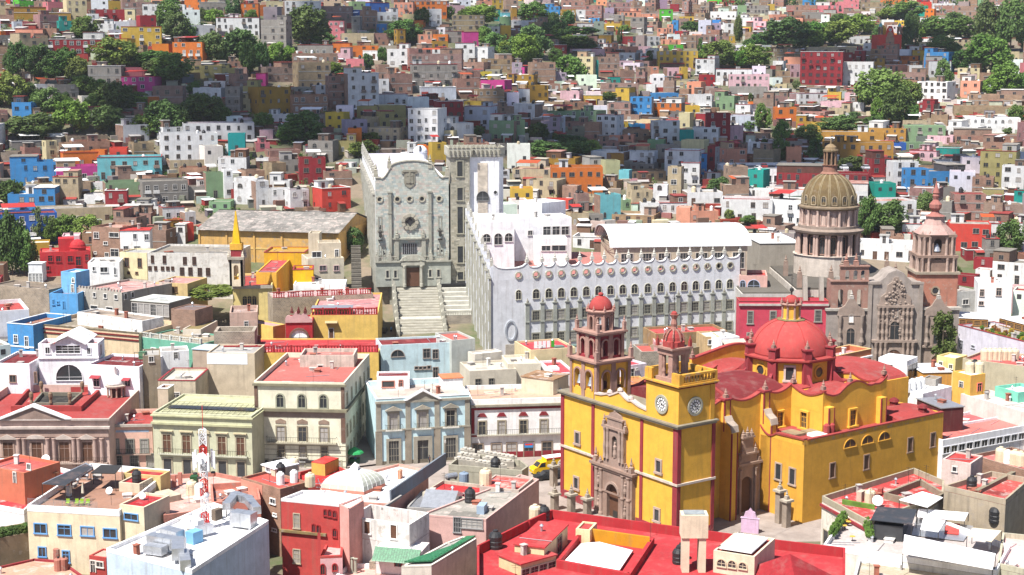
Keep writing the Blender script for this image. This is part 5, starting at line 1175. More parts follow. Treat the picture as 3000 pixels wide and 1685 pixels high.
TNAME={'r':('broadleaf_tree','dark green rounded tree'),'o':('pepper_tree','grey-green feathery tree'),'l':('broadleaf_tree','fresh green spreading tree'),'c':('cypress_tree','tall narrow dark cypress')}
TREEO=[]
def tree(P,w,h,kind,seed=0):
 nm,tx=TNAME[kind];cmx,tmx=CRN[kind][seed%3]
 o=thing(nm,tx,'tree',tuple(P),rnd.uniform(0,6.28));o.scale=(1,1,1)
 wx=w/(.95 if kind!='c' else .62)
 c_=put('crown',cmx,o,tuple(v*rnd.uniform(.8,1.2) for v in TCOLS[kind]));c_.scale=(wx,wx*rnd.uniform(.85,1.1),h/.98)
 t_=put('trunk',tmx,o);t_.scale=(wx*.9,wx*.9,h/.98)
 TREEO.append((o,tx,P)); return o
TM={}
def tank_mesh(kind):
 if kind in TM: return TM[kind]
 if kind=='k':b=MB().lathe([(.52,0),(.55,.25),(.52,.3),(.55,.6),(.52,.65),(.55,1.0),(.42,1.25),(.2,1.38)],12)
 elif kind=='c':b=MB().lathe([(.58,0),(.58,1.15),(.5,1.35),(.22,1.45)],12)
 else:b=MB().lathe([(.45,0),(.45,1.1),(.38,1.25),(.1,1.3)],12)
 l=MB().lathe([(.22,0),(.22,.12),(.1,.16)],10)
 TM[kind]=(b.mesh('tank_body','plastic'),l.mesh('lid','plastic'),{'k':1.36,'c':1.43,'w':1.28}[kind]); return TM[kind]
TKC={'k':(.025,.025,.027),'c':hx('e2d3b4',.75),'w':(.75,.75,.74)};TKN={'k':'black ribbed','c':'beige','w':'white'}
NT=[0]
def tank(P,kind,where,s=1.0,group='rooftop water tanks'):
 b,l,z=tank_mesh(kind);o=thing('water_tank','%s plastic water tank %s'%(TKN[kind],where),'water tank',P,rnd.random()*6,group)
 q=put('tank_body',b,o,TKC[kind]);q.scale=(s,s,s);l_=put('lid',l,o,TKC[kind],(0,0,z*s));l_.scale=(s,s,s);NT[0]+=1; return o
 # ================================================================ MIDDLE GROUND
def slab(root,pts,z,t,name,mat,c=None):
 return MB().prism(pts,z,z+t).build(name,mat,root,c)
def awning(b,r,x0,y0,x1,y1,c,out=1.0):
 a,z1=b.F(r,x0,y0);q,z0=b.F(r,x1,y1);b.part(MB().xprism([(0,z1-.05),(-out,z0),(-out,z0+.06),(0,z1)][::-1],a,q),'awning','paint',c)
DW=(.2,.17,.15);CW=hx('cdbfa8',.64)
# left: white mansion
mA=blk('white_mansion','white mansion with grey gabled loggia and a great arched window','mansion','31',(382,575),(985,570),(1040,515),Y=292,wc=(.78,.78,.81),rc=ROOFR,par=.8)
mA.win('31',[(560,785,830,940,'arch')],fc=(.72,.72,.74),deep=True,pane='glass');mA.win('31',[(562,595,808,668,'grid'),(458,612,502,672),(877,615,912,678)],fc=(.74,.74,.76));mA.winS('31',[(1005,590,1020,680)])
xg,zg=mA.F('31',690,492);g0=mA.F('31',515,570)[0];g1=mA.F('31',850,575)[0]
mA.part(MB().yprism([(g0+.5,zg-1.6),(g1-.5,zg-1.6),(xg,zg-.1)],-.1,9),'gable','plaster',(.66,.66,.7))
for s_ in (0,1):
 a_,c_=((g0-.4,zg-1.75),(xg,zg)) if s_==0 else ((xg,zg),(g1+.4,zg-1.75))
 mA.part(MB().yprism([a_,c_,(c_[0],c_[1]+.16),(a_[0],a_[1]+.16)],-.7,9.5),'gable_roof','white_metal')
mA.part(MB().box(-.1,mA.w+.1,-.25,0,mA.F('31',600,715)[1]-.15,mA.F('31',600,715)[1]+.15),'string_course','plaster',(.8,.8,.8))
b=blk('white_wing','low white wing with red roof left of the gabled mansion','house','31',(-60,770),(295,775),(180,650),Y=289,wc=(.78,.78,.81),rc=ROOFD,par=.5);b.win('31',[(100,890,160,960),(347,860,372,970,'door')],fc=hx('b59a88',.6))
b=blk('white_wing','white wing with dark red roof and a green tank frame right of the gabled mansion','house','31',(875,782),(1400,806),(1040,668),Y=288,wc=(.78,.78,.81),rc=ROOFD,par=.5);b.win('31',[(945,915,1000,1005),(1260,935,1310,1000)],fc=(.6,.5,.5));awning(b,'31',915,890,1015,918,REDP);awning(b,'31',1240,915,1315,940,REDP)
b.part(MB().box(*[v for v in (9.0,10.3,3.5,4.6)],b.rz+1.2,b.rz+2.6),'cooler_box','plastic',hx('5f8a68',.7));k=MB()
for x in (8.4,11):
 for y in (3,5.5):k.bar((x,y,b.rz),(x,y,b.rz+2.6),.05)
k.bar((8.4,3,b.rz+1.2),(11,3,b.rz+1.2),.05).bar((8.4,5.5,b.rz+1.2),(11,5.5,b.rz+1.2),.05).bar((8.4,3,b.rz+2.6),(11,3,b.rz+2.6),.05).bar((8.4,3,b.rz+1.2),(8.4,5.5,b.rz+1.2),.05).bar((11,3,b.rz+1.2),(11,5.5,b.rz+1.2),.05);b.part(k,'tank_frame','iron',kind='one')
b=blk('old_tower_house','narrow stained grey-brown tower house with one window beside the red-roofed wing','house','31',(1435,698),(1615,690),7,Y=287,wc=hx('a89a84',.62),rc=CONC,par=.3,wm='plaster_old');b.win('31',[(1500,705,1545,755)])
b=blk('ruined_roof_house','cream house with broken white roof and red parapet edges','house','31',(1590,945),(1965,948),(2035,822),Y=281,wc=hx('dccdb4',.7),rc=hx('d8d2c6',.7),par=.4,wm='plaster_old',rm='roof_worn',coping=REDP);b.win('31',[(1735,1065,1805,1115,'door')])
b=blk('stair_turret','slim cream stair turret capped with a red tray roof','turret','31',(1585,1025),(1690,1028),3.2,Y=275,wc=hx('dccbb2',.7),rc=ROOFR,par=.5,zb=7,coping=(.8,.8,.8))
b=blk('blank_wall_block','large blank beige wall block with whitewashed top behind the green house','building','31',(2080,665),(2560,672),9,Y=291,wc=hx('d8c7ae',.7),rc=CONC,par=.3);b.part(MB().box(.02,b.w*.85,-.04,0,b.h-2.2,b.h-.1),'whitewash_patch','plaster',(.76,.77,.8))
b=blk('metal_shed','pale blue sheet-metal shed roof above stained walls near the teal balustrade','shed','31',(1935,630),(2230,650),(2250,595),Y=297,wc=hx('c9b5a2',.66),rc=hx('c3d4e2',.75),par=-1,rm='paint')
b=blk('small_white_house','small white house with tile lean-to and black tank behind the teal balustrade','house','31',(1618,655),(1900,640),5,Y=296,wc=(.76,.77,.78),rc=CONC,par=.3);b.win('31',[(1750,660,1790,720,'door')])
# long beige wall with red bands, teal house with balustrade
L1=blk('long_beige_house','long beige house with two dark red cornice bands and mossy parapet','house','31',(332,378),(1395,472),15,Y=320,wc=hx('e5cdaa',.76),rc=hx('a59a86',.62),par=.8,rm='roof_worn')
for dz in (.5,1.35):L1.part(MB().box(-.05,L1.w+.05,-.18,0,L1.h-dz-.28,L1.h-dz),'red_band','plaster',DKRED)
L1.part(MB().box(0,L1.w,-.1,.3,L1.h+.003,L1.h+.2),'coping','concrete',hx('8f8268',.6))
zt1=L1.zb+L1.h
L2=blk('teal_house','teal green house with a white balustrade on its roof edge','house','31',(1405,505),(2020,580),10,z=zt1-.9,wc=hx('74b59c',.76),rc=hx('b5a890',.62),par=.3)
n=6
for i in range(n):L2.part(balusters(MB(),.2+i*(L2.w-.4)/n,.2+(i+1)*(L2.w-.4)/n-.45,.2,L2.h,1.0,.38,.1),'balustrade','stone',hx('dcdcd4',.74))
for i in range(n+1):L2.part(MB().box(i*(L2.w-.4)/n-.02,i*(L2.w-.4)/n+.42,0,.45,L2.h+.003,L2.h+1.1),'post','stone',hx('dcdcd4',.74))
L2.win('31',[(1525,615,1570,660),(1700,640,1730,700)],fc=(.75,.75,.72))
b=blk('teal_hut','small roof hut half white and half pale teal with brown roof','hut','31',(1405,370),(1690,345),5,Y=322,wc=hx('a9cdbd',.72),rc=hx('8f7f62',.6),par=.2);b.win('31',[(1440,420,1490,450),(1600,420,1635,465)])
b=blk('beige_hut','beige roof room with white front and moss-brown roof by the balustrade','hut','31',(1838,425),(2020,430),(2140,340),Y=314,wc=hx('dfd5c4',.72),rc=hx('9a8a5c',.6),par=.15)
b=blk('vaulted_shed','brick shed under a shallow brown vaulted roof','shed','31',(1720,222),(1960,240),(2075,185),Y=320,wc=(1,1,1),wm='brick',rc=hx('8f7a74',.6),par=.15)
b=blk('glazed_workshop','workshop with pale sheet roof over a wall of glass panes','workshop','31',(1322,140),(1700,168),(1985,115),Y=328,wc=hx('a59a8c',.6),rc=hx('d6d8d0',.74),par=-1,rm='paint')
for i in range(6):window(b.root,(i+.5)*b.w/6,0,b.h-2.9,b.w/6-.3,2.4,'F','grid',(.4,.38,.36),pane='curtain' if i%3 else 'glass')
b=blk('stained_white_wall','long low white wall house streaked black with damp','house','31',(775,255),(1430,345),6,Y=324,wc=(.74,.74,.73),rc=hx('b8a898',.62),par=.3,wm='plaster_old')
b=blk('blue_corner_house','bright blue corner house with white window surrounds and white cornice','house','31',(70,368),(332,388),13,Y=318,wc=hx('4f97d2',.8),rc=hx('b07a62',.7),par=.9,coping=(.7,.78,.85));b.win('31',[(142,485,180,565),(250,505,288,615)],fc=(.78,.8,.82));b.part(MB().box(0,b.w,-.08,0,b.h-4.9,b.h-4.6).box(0,b.w,-.08,0,b.h-7,b.h-6.8),'white_band','plaster',(.78,.8,.82))
b=blk('blue_patio_house','sky blue walled patio house with pots along its parapet','house','31',(495,68),(780,72),9,Y=339,wc=hx('66aee6',.8),rc=hx('b5754f',.7),par=1.0);b.win('31',[(530,130,545,180),(575,150,592,172),(632,150,650,220,'door')],fc=hx('66aee6',.8))
b=blk('blue_turret','sky blue square turret with an arched niche','turret','21',(612,1290),(760,1300),5,Y=346,wc=hx('7cbcea',.8),rc=(.7,.72,.74),par=.4);b.win('21',[(725,1355,750,1400,'arch'),(720,1425,745,1500,'door')],fc=(.75,.75,.7))
b=blk('white_courtyard_house','low white house with pinkish red courtyard roof at the slope foot','house','31',(-80,250),(290,225),(60,130),Y=325,wc=(.76,.74,.74),rc=ROOFR,par=.9)
b=blk('battlemented_house','grey plaster house with battlements and two rows of small square windows','house','31',(790,12),(1225,60),16,Y=343,wc=hx('c9c2b6',.68),rc=hx('cf9a94',.7),par=.5,wm='plaster_old',rm='roof_worn')
b.win('31',[(827,50,855,92,'plain'),(940,60,965,103,'plain'),(1047,70,1075,115,'plain'),(1155,82,1182,125,'plain'),(915,190,985,228,'plain'),(1070,205,1138,243,'plain')]);b.winS('31',[(1250,75,1275,122,'plain'),(1320,60,1345,105,'plain')])
for i in range(14):b.part(MB().box(i*b.w/14,i*b.w/14+b.w/28,0,.3,b.h+.003,b.h+.5),'merlon','plaster_old',hx('c9c2b6',.68))
b=blk('tan_back_house','tan house with tall shuttered windows beside the battlemented house','house','31',(1555,-45),(1885,-30),10,Y=352,wc=hx('dfc48c',.74),rc=hx('cf9a94',.7),par=.3);b.win('31',[(1590,25,1612,80),(1650,15,1672,75),(1678,10,1698,70),(1740,5,1758,60),(1765,3,1783,55)],fc=hx('8a6a48'))
b=blk('rubble_ruin','roofless rubble stone ruin with broken arches','ruin','31',(2150,455),(2560,450),6,Y=303,wc=(1,.95,.9),wm='rubble',rc=hx('8f7f6c',.6),par=2.2,rm='roof_worn',pt=.6)
b=blk('pink_ruin','peeling pink ruined house with a brown door','ruin','31',(2310,262),(2590,255),9,Y=318,wc=hx('d8b8a8',.68),wm='plaster_old',rc=hx('b59a90',.62),par=.7,rm='roof_worn');b.win('31',[(2460,350,2495,415,'door')])
b=blk('stone_wall_house','long brown rubble retaining wall house under the red house garden','house','31',(-100,-20),(490,30),8,Y=352,wc=(1,.9,.82),wm='rubble',rc=hx('8f8272',.6),par=.3)
# left slope: old white institution, brick flats, red villa
b=blk('old_white_institution','long peeling white institutional building with rows of brown barred windows','building','21',(1482,1100),(2335,1112),(1900,1015),Y=372,wc=hx('e2dfd8',.76),wm='plaster_old',rc=hx('a8a094',.62),par=.5,rm='roof_dirty')
b.win('21',[(1520,1130,1548,1200),(1640,1130,1670,1205),(1842,1145,1878,1215),(1937,1145,1972,1218),(1495,1240,1523,1275),(1553,1240,1580,1275),(1622,1240,1650,1275),(1675,1240,1703,1275),(1725,1240,1750,1275),(1815,1250,1852,1325),(1898,1250,1935,1325),(1992,1255,2030,1330),(2075,1258,2112,1330),(2297,1148,2328,1183)],'grid',hx('7a5a4a'),fmat='wood',fr=.08)
b=blk('brick_flats','three-storey brick flats with white roof room and red roof edge','apartment block','21',(917,838),(1205,850),11,Y=396,wc=(1.1,1.05,1.0),wm='brick',rc=hx('c9a090',.7),par=.6);b.win('21',[(945,895,995,955),(1102,900,1195,945),(1045,992,1083,1020),(950,1090,970,1112),(1058,1100,1095,1142),(1115,1065,1195,1140)],fc=(.6,.58,.55))
b=blk('brick_flats','brick and white flats with bright red sheet roof beside the brick terrace','apartment block','21',(1205,882),(1505,878),(1640,850),Y=393,wc=(.78,.77,.76),rc=hx('d8403c',.6),par=-1);b.win('21',[(1340,915,1375,960),(1455,915,1495,970),(1245,1035,1290,1085),(1350,1035,1410,1090)],fc=(.5,.5,.5));b.part(MB().box(-.02,b.w+.02,-.05,0,0,b.h*.55),'brick_base','brick',(1,1,1))
b=blk('cream_townhouse','cream townhouse with two tall dark windows above a white base','house','21',(1202,1095),(1475,1105),8,Y=386,wc=hx('ecdfb4',.76),rc=CONC,par=.3);b.win('21',[(1257,1155,1295,1240),(1388,1160,1425,1245),(1285,1293,1305,1313,'plain'),(1368,1296,1385,1313,'plain')],fc=hx('7a5a4a'))
b=blk('small_white_cube','small white cube house with arched door and black roof tank','house','21',(882,1200),(1200,1195),9,Y=378,wc=(.78,.78,.78),rc=hx('d8d4cc',.72),par=.4);b.win('21',[(932,1245,955,1280,'plain'),(1010,1247,1083,1295),(1145,1248,1170,1320,'arch')],fc=(.75,.75,.75))
RV=hx('c2343a',.8)
b=blk('red_villa','bright red cubic villa with small domed turret and glazed porch','house','21',(398,1098),(910,1080),(700,1045),Y=386,wc=RV,rc=hx('d8504a',.8),par=.3);b.win('21',[(482,1130,528,1185),(563,1135,612,1190),(682,1135,732,1192),(762,1140,815,1228),(450,1240,498,1280),(858,1120,892,1180)],fc=RV)
b.part(MB().lathe([(2.0,0),(2.0,1.2),(2.2,1.25)]+[(2.0*math.cos(R(t)),1.3+1.9*math.sin(R(t))) for t in (0,20,40,60,80)]+[(.1,3.2)],16,b.F('21',785,1080)[0],2.2,0,b.h-.4),'turret_dome','plaster',RV);b.part(MB().box(b.F('21',585,990)[0],b.F('21',745,990)[0],2.5,6.5,b.h-.3,b.h+3.0),'roof_room','plaster',RV)
b2=blk('glazed_porch','white framed glazed porch attached to the red villa','porch','21',(285,1215),(420,1215),3.5,Y=381,wc=(.7,.72,.74),rc=(.7,.75,.78),par=-1);b2.row(4,.6,.8,2.2,'grid',(.75,.76,.76))
# grey sheet-roofed hall
eA=gz(*px('21',1975,858),27.3);eB=gz(*px('22',838,893),27.3);e=(eB-eA)[:2];Lh=float(np.linalg.norm(e));e/=Lh
hl=thing('sheet_roof_hall','long ochre hall under a weathered grey sheet roof','hall',(eA[0],eA[1],14),math.atan2(e[1],e[0]));LAND.append((eA[0]+e[0]*Lh/2,eA[1]+14,Lh/2,15,math.atan2(e[1],e[0])))
MB().box(.3,Lh-.3,.5,30,-2,13.0).build('wall','plaster_old',hl,hx('dcb068',.76))
for x in np.linspace(.6,Lh-.6,6):MB().box(x-.25,x+.25,.25,.5,-2,12.6).build('pier','plaster',hl,hx('dcb068',.76))
MB().box(.3,Lh-.3,.42,.5,8.2,8.6).build('band','plaster',hl,hx('e8c880',.76));MB().yprism([(0,0),(1,0),(.5,1)],0,.01)
MB().xprism([(.5,13.0),(30,13.0),(15.8,16.4)],.35,.7).build('gable','plaster_old',hl,hx('c9a060',.7));MB().xprism([(.5,13.0),(30,13.0),(15.8,16.4)],Lh-.7,Lh-.35).build('gable','plaster_old',hl,hx('c9a060',.7))
nx_,ny_=24,8;sm_={}
sw,sl=Lh/nx_,16.9/ny_;an_=math.atan2(3.6,16.6)
shm=MB()
for k in range(4):shm.box(k*sw/4,k*sw/4+sw/8,0,sl+.15,.0,.06).box(k*sw/4+sw/8,(k+1)*sw/4,0,sl+.15,-.03,.03)
shmesh=shm.mesh('roof_sheet','roof_worn')
for j in range(ny_):
 for i in range(nx_):
  o=put('roof_sheet',shmesh,hl,tuple(kf_*v for kf_ in [rnd.uniform(.7,1.1)] for v in hx('aaa6a0',.6)),(i*sw,-.4+j*sl*math.cos(an_),13.0+j*sl*math.sin(an_)+(.02 if j%2 else 0)))
  o.rotation_euler=(an_,0,0)
MB().add([(0,15.7,16.75),(Lh,15.7,16.75),(Lh,31,13.2),(0,31,13.2)],[(0,1,2,3)]).build('rear_roof','roof_worn',hl,hx('b0aca6',.66))
# yellow and red convent below the hall
YC=hx('e6c26a',.8);RT=hx('a3262c',.8)
b=blk('convent_block','warm yellow convent block with dark red balustrade and glazed lean-to','church','32',(548,288),(1225,282),(1170,60),Y=322,wc=YC,rc=hx('c88a8c',.7),par=.4,wm='plaster',rm='roof_worn');b.win('32',[(735,420,780,518,'plain')],pane='wood');awning(b,'32',695,345,820,362,hx('c9b48a',.66),.9)
for i in range(5):b.part(balusters(MB(),.1+i*b.w/5,(i+1)*b.w/5-.4,.15,b.h,1.5,.5,.14,.25),'balustrade','plaster',RT);b.part(MB().box((i+1)*b.w/5-.4,(i+1)*b.w/5,0,.4,b.h+.003,b.h+1.6),'post','plaster',RT)
b.part(MB().box(0,b.w*.62,2,6,b.h+1.0,b.h+1.15),'lean_to_roof','metal');b.part(MB().box(.3,b.w*.6,5.7,6,b.rz,b.h+1.0),'lean_to_wall','plaster',YC)
b=blk('chapel','carved pink chapel portal under a wavy red gable','chapel','32',(296,362),(566,358),9,Y=315,wc=hx('b02c34',.8),rc=hx('c9a4a4',.7),par=.3)
tp=[(0,b.h)]+[(b.w*i/18,b.h+.9+.35*math.sin(i*1.05)+1.1*math.sin(math.pi*i/18)) for i in range(19)]+[(b.w,b.h)]
b.part(MB().yprism([(p[0],p[1]) for p in tp[::-1]][::1],-.25,.25),'wavy_gable','plaster',hx('d8b4b0',.72));window(b.root,b.w*.5,-.0,.3,b.w*.62,b.h*.86,'F','arch',hx('8f6a5c',.56), True,'stone',pane='stone',name='carved_portal',fr=.4,pr=.3);window(b.root,b.w*.5,-.1,b.h*.6,1.2,1.2,'F','round',hx('a08070',.56), True,'stone',fr=.3);window(b.root,b.w*.5,-.12,.2,1.6,2.4,'F','arch',hx('a08070',.56), True,'stone',pane='wood',fr=.25,name='door')
for x in (b.w*.25,b.w*.5,b.w*.75):b.part(finial(MB(),x,0,b.h+2.0,1.4,.35),'pinnacle','stone',hx('7c3030',.6))
b=blk('chapel_flank','yellow buttressed chapel flank beside the wavy red gable','chapel','32',(170,400),(294,378),10,Y=317,wc=YC,rc=hx('c9a4a4',.7),par=.2)
b=blk('convent_terrace','yellow convent street block with red terrace and long red balustrade','building','32',(-330,665),(1232,662),15,Y=298,wc=YC,rc=hx('d2484c',.6),par=.3)
for i in range(9):b.part(balusters(MB(),.1+i*b.w/9,(i+1)*b.w/9-.4,.15,b.h,1.4,.5,.13,.22),'balustrade','plaster',RT);b.part(MB().box((i+1)*b.w/9-.4,(i+1)*b.w/9,0,.4,b.h+.003,b.h+1.5),'post','plaster',RT)
b.win('32',[(1078,790,1135,915,'door'),(1075,1010,1140,1130,'door')],fc=(.3,.25,.2));
b=blk('convent_upper_terrace','upper red convent terrace edged by a red balustrade before rubble walls','terrace','32',(165,115),(1180,70),9,Y=340,wc=(1,.92,.84),wm='rubble',rc=hx('c9a0a0',.7),par=.2,rm='roof_worn')
for i in range(7):b.part(balusters(MB(),.1+i*b.w/7,(i+1)*b.w/7-.4,.15,b.h,1.3,.5,.13,.22),'balustrade','plaster',RT)
# church with red roof and thin yellow spire
b=blk('yellow_church','yellow church with flat red roof and a three-arched cream front','church','31',(2342,-5),(2736,-12),20,Y=350,wc=hx('ecd690',.78),rc=ROOFR,par=.5);b.part(MB().box(-.2,b.w+.2,-.35,0,b.h-.6,b.h+.1),'cornice','stone',hx('cfc6b4',.68))
for x in (.3,.42,.54):window(b.root,b.w*x,0,b.h-4.6,1.0,2.2,'F','arch',hx('d8c080',.74), True,fr=.12)
b2=blk('red_roof_nave','yellow nave with broad red roof behind the three-arched church front','church','22',(0,1300),(205,1300),(380,1150),Y=356,wc=YEL,rc=hx('d2565a',.6),par=.2)
b2=blk('yellow_vestry','bright yellow vestry box with red coping below the hall','building','22',(370,1275),(575,1272),7,Y=358,wc=hx('e8b61e',.82),rc=ROOFR,par=.5,coping=REDP)
b2=blk('yellow_back_wall','yellow church back building with red edge against the hall','building','22',(80,1098),(490,1100),10,Y=378,wc=hx('e0ae28',.82),rc=hx('c9a04a',.7),par=.3,coping=REDP)
sp0=gy(*px('21',2388,1300),349);spr=thing('yellow_spire','slim bell turret with yellow pyramid spire and red band','steeple',(sp0[0],sp0[1],sp0[2]-3))
k=MB()
for P_,r_ in (((-1.5,-1.5,0),0),((1.5,-1.5,0),math.pi/2),((1.5,1.5,0),math.pi),((-1.5,1.5,0),-math.pi/2)):xf(arcade(3.0,.5,0,6.2,[(1.5,1.1,1.5,4.4)],8),k,P_,r_)
k.build('belfry','plaster',spr,hx('ecdcc0',.76),kind='one');MB().box(-1.9,1.9,-1.9,1.9,6.2,6.8).build('cornice','stone',spr,hx('c0b8a8',.66));MB().box(-1.2,1.2,-1.2,1.2,6.8,8.4).build('upper_stage','plaster',spr,REDP);MB().box(-1.35,1.35,-1.35,1.35,8.4,9.8).build('yellow_stage','plaster',spr,YEL);MB().lathe([(1.3,9.8),(.95,12),(.15,17.2)],4,0,0,R(45)).build('spire','plaster',spr,hx('e8b81c',.84));MB().bar((0,0,17),(0,0,19.6),.06).bar((-.5,0,18.7),(.5,0,18.7),.06).build('cross','iron',spr,kind='one');MB().box(-.8,.8,-.8,.8,0,2.0).build('statue_base','plaster',spr,YEL)
for sx in (-1,1):
 for sy in (-1,1):finial(MB(),sx*1.6,sy*1.6,6.8,1.5,.3).build('pinnacle','stone',spr,hx('e8dcc8',.74),kind='one')
b=blk('cream_terrace_house','cream stepped house with plant terrace and outside stair beside the alley','house','22',(520,1165),(885,1150),9,Y=366,wc=hx('e2d8c0',.74),rc=hx('c8bda8',.68),par=.4);b.win('22',[(640,1232,705,1280),(785,1232,832,1280),(600,1355,632,1373,'plain')],fc=(.55,.4,.4))
b2=blk('terrace_room','cream upper room with brown cornice above the plant terrace','house','22',(628,1005),(855,1000),6,Y=370,wc=hx('d8cbb4',.72),rc=hx('c8bda8',.68),par=.5,zb=20);b2.win('22',[(565,1095,655,1145),(795,1070,830,1140,'door')],fc=(.7,.7,.68));b2=blk('rooftop_hut','small cream stair head block above the terrace room','hut','22',(525,905),(635,905),5,Y=376,wc=hx('d8cbb4',.72),rc=hx('c8bda8',.68),par=.3,zb=20)
b=blk('white_alley_house','low white house with pipework roof at the foot of the alley stairs','house','22',(375,1425),(900,1420),8,Y=352,wc=(.75,.74,.72),rc=(.75,.74,.73),par=.3)
# alley stairs beside the university
ast=thing('alley_steps','shaded stone steps climbing the alley along the university flank','staircase',tuple(gy(*px('22',935,1443),357)),R(6));LAND.append((-42,375,3,20,R(8)))
for i in range(22):MB().box(.6,3.0,i*1.2,(i+1)*1.2+.1,-2,.1+i*.3).build('step','stone',ast,hx('6a655c' if i%2 else '8a8478',.5))  # the alley's shade is put into these dark step colours
# ---------------- right of centre
b=blk('crimson_college','crimson pink college block with grey-framed windows beside the carved church','building','33',(2288,148),(3184,150),4.8,Y=323,wc=hx('d04a5e',.8),rc=hx('d2484e',.6),par=.7,coping=ROOFR);b.part(MB().box(-.1,b.w+.1,-.4,0,b.h-.9,b.h-.5),'cornice','stone',hx('cfc8c0',.7))
b.win('33',[(2378,252,2418,368),(2370,470,2412,540)],'grid',hx('b5b0a6',.64), True,fmat='stone',fr=.25);b.win('34',[(28,252,72,362),(478,240,528,348)],'grid',hx('b5b0a6',.64), True,fmat='stone',fr=.25);b.win('33',[(2790,255,2832,368),(2610,470,2650,540)],'grid',hx('b5b0a6',.64), True,fmat='stone',fr=.25)
b=blk('adobe_red_roof_house','old adobe-walled house with red roof in front of the white university wing','house','33',(1445,475),(2165,440),(2000,375),Y=306,wc=hx('b5946a',.66),wm='plaster_old',rc=hx('dc5a58',.6),par=.5)
b=blk('pink_gable_wall','narrow pink gable-end house below the university windows','house','33',(1438,560),(1530,560),6,Y=303,wc=hx('e0b0ae',.74),rc=ROOFR,par=.2)
b=blk('peeling_ochre_house','peeling ochre house with one dark square window','house','33',(1945,505),(2090,500),6,Y=300,wc=hx('d8b888',.7),wm='plaster_old',rc=CONC,par=.3);b.win('33',[(1975,535,2015,580,'plain')])
b=blk('white_awning_house','white rooftop house with corrugated awning and railed terrace','house','33',(2075,520),(2290,500),6,Y=298,wc=(.78,.78,.79),rc=(.78,.74,.72),par=.2);b.win('33',[(2115,568,2150,598,'plain'),(2190,575,2228,640,'door'),(2245,570,2290,610)]);awning(b,'33',2110,540,2330,572,hx('d8c8b8',.7),1.6)
b=blk('white_terrace_block','white terrace block below the corrugated awning','house','33',(2075,645),(2300,655),4,Y=294,wc=(.78,.78,.79),rc=(.7,.7,.7),par=.8)
b=blk('grey_ruin','low grey rubble house with red roof patch beside the belfry','house','33',(1300,655),(1480,650),8,Y=302,wc=(.9,.9,.9),wm='rubble',rc=hx('d06058',.75),par=.4)
b=blk('shadow_house','grey-brown roofless yard house with torn black awning','house','33',(1700,640),(1950,590),8,Y=300,wc=hx('b5a890',.62),wm='plaster_old',rc=hx('7a766e',.6),par=.8,rm='roof_dirty')
b=blk('red_terrace_house','white house with rosy roof, skylights and washing behind the belfry','house','33',(415,872),(640,862),12,Y=287,wc=(.78,.76,.78),rc=hx('da5660',.6),par=.4)
b.part(MB().box(b.w*.1,b.w*.5,4,6.5,b.rz,b.rz+.5),'skylight','paint',(.8,.8,.8))
b=blk('red_terrace_house','cream walled house with long rosy roof and grey hatches below the university corner','house','33',(185,640),(640,610),10,Y=300,wc=hx('ead9ac',.74),rc=hx('d8505a',.6),par=.4)
for i in range(4):b.part(MB().box(6+i*3.2,8+i*3.2,2,3.6,b.rz,b.rz+.35),'roof_hatch','paint',hx('7a9088',.65))
for i,c_ in enumerate(((.8,.8,.8),(.8,.8,.8),(.75,.76,.8),(.8,.8,.8),hx('4cae3a'))):b.part(MB().box(1+i*.9,1.7+i*.9,.6,.63,b.h+.2,b.h+1.6),'washing','paint',c_)
b=blk('lilac_back_house','lilac white house with one grey door behind the bell tower','house','33',(1145,800),(1355,770),8,Y=292,wc=hx('e6dce8',.78),rc=hx('da5660',.6),par=.4);b.win('33',[(1170,830,1225,945,'door'),(1248,820,1262,835,'plain')],fc=(.6,.58,.56))
b=blk('ochre_band_house','low ochre and white banded house glimpsed between the basilica towers','house','33',(1150,1000),(1420,985),8,Y=283,wc=hx('e0b878',.74),rc=hx('d88a5c',.74),par=.3)
b=blk('tile_porch_house','cream roof house with a brown tiled porch and planter by the red-trimmed terrace','house','33',(95,905),(415,945),6,Y=284,wc=hx('e2d6bc',.74),rc=hx('b08a68',.66),par=-1,rm='roof_worn',zb=8)
b=blk('cream_roof_block','cream parapet block with clay canopy left of the bell tower','house','33',(-40,780),(290,770),9,Y=293,wc=hx('e6dcc6',.75),rc=hx('e0d6c4',.74),par=.5)
b=blk('orange_house','terracotta orange house with cream coping and open roof court','house','34',(700,700),(1040,628),(960,560),Y=301,wc=hx('c97c56',.76),rc=hx('e0a0a0',.74),par=1.0,coping=hx('e8c48a',.76));b.part(MB().box(-.1,b.w+.1,-.4,0,b.h-1.6,b.h-1.2),'cornice','plaster',(.8,.8,.8))
b=blk('white_modern_house','white modern cube house with glass canopy below the carved church','house','34',(1112,712),(1400,748),(1290,676),Y=291,wc=(.8,.8,.8),rc=(.8,.8,.8),par=.15);b.winS('34',[(1405,800,1495,895)]);b.win('34',[(1130,775,1155,810,'plain'),(1205,780,1255,840,'door')]);b.part(MB().box(-.5,b.w*.8,-2.5,0,b.h-2.6,b.h-2.5),'glass_canopy','glass')
b=blk('yellow_house','pale yellow house with barred windows and white roof beside the topiary tree','house','34',(1700,692),(1888,722),(1790,655),Y=297,wc=hx('f0d890',.78),rc=(.78,.77,.74),par=.4);b.win('34',[(1725,750,1755,812),(1826,780,1856,828)],fc=(.75,.72,.6))
b=blk('white_roof_house','white flat-roofed house with orange base between the yellow houses','house','34',(1560,868),(1850,862),8,Y=288,wc=hx('e8a850',.78),rc=(.8,.8,.8),par=-1)
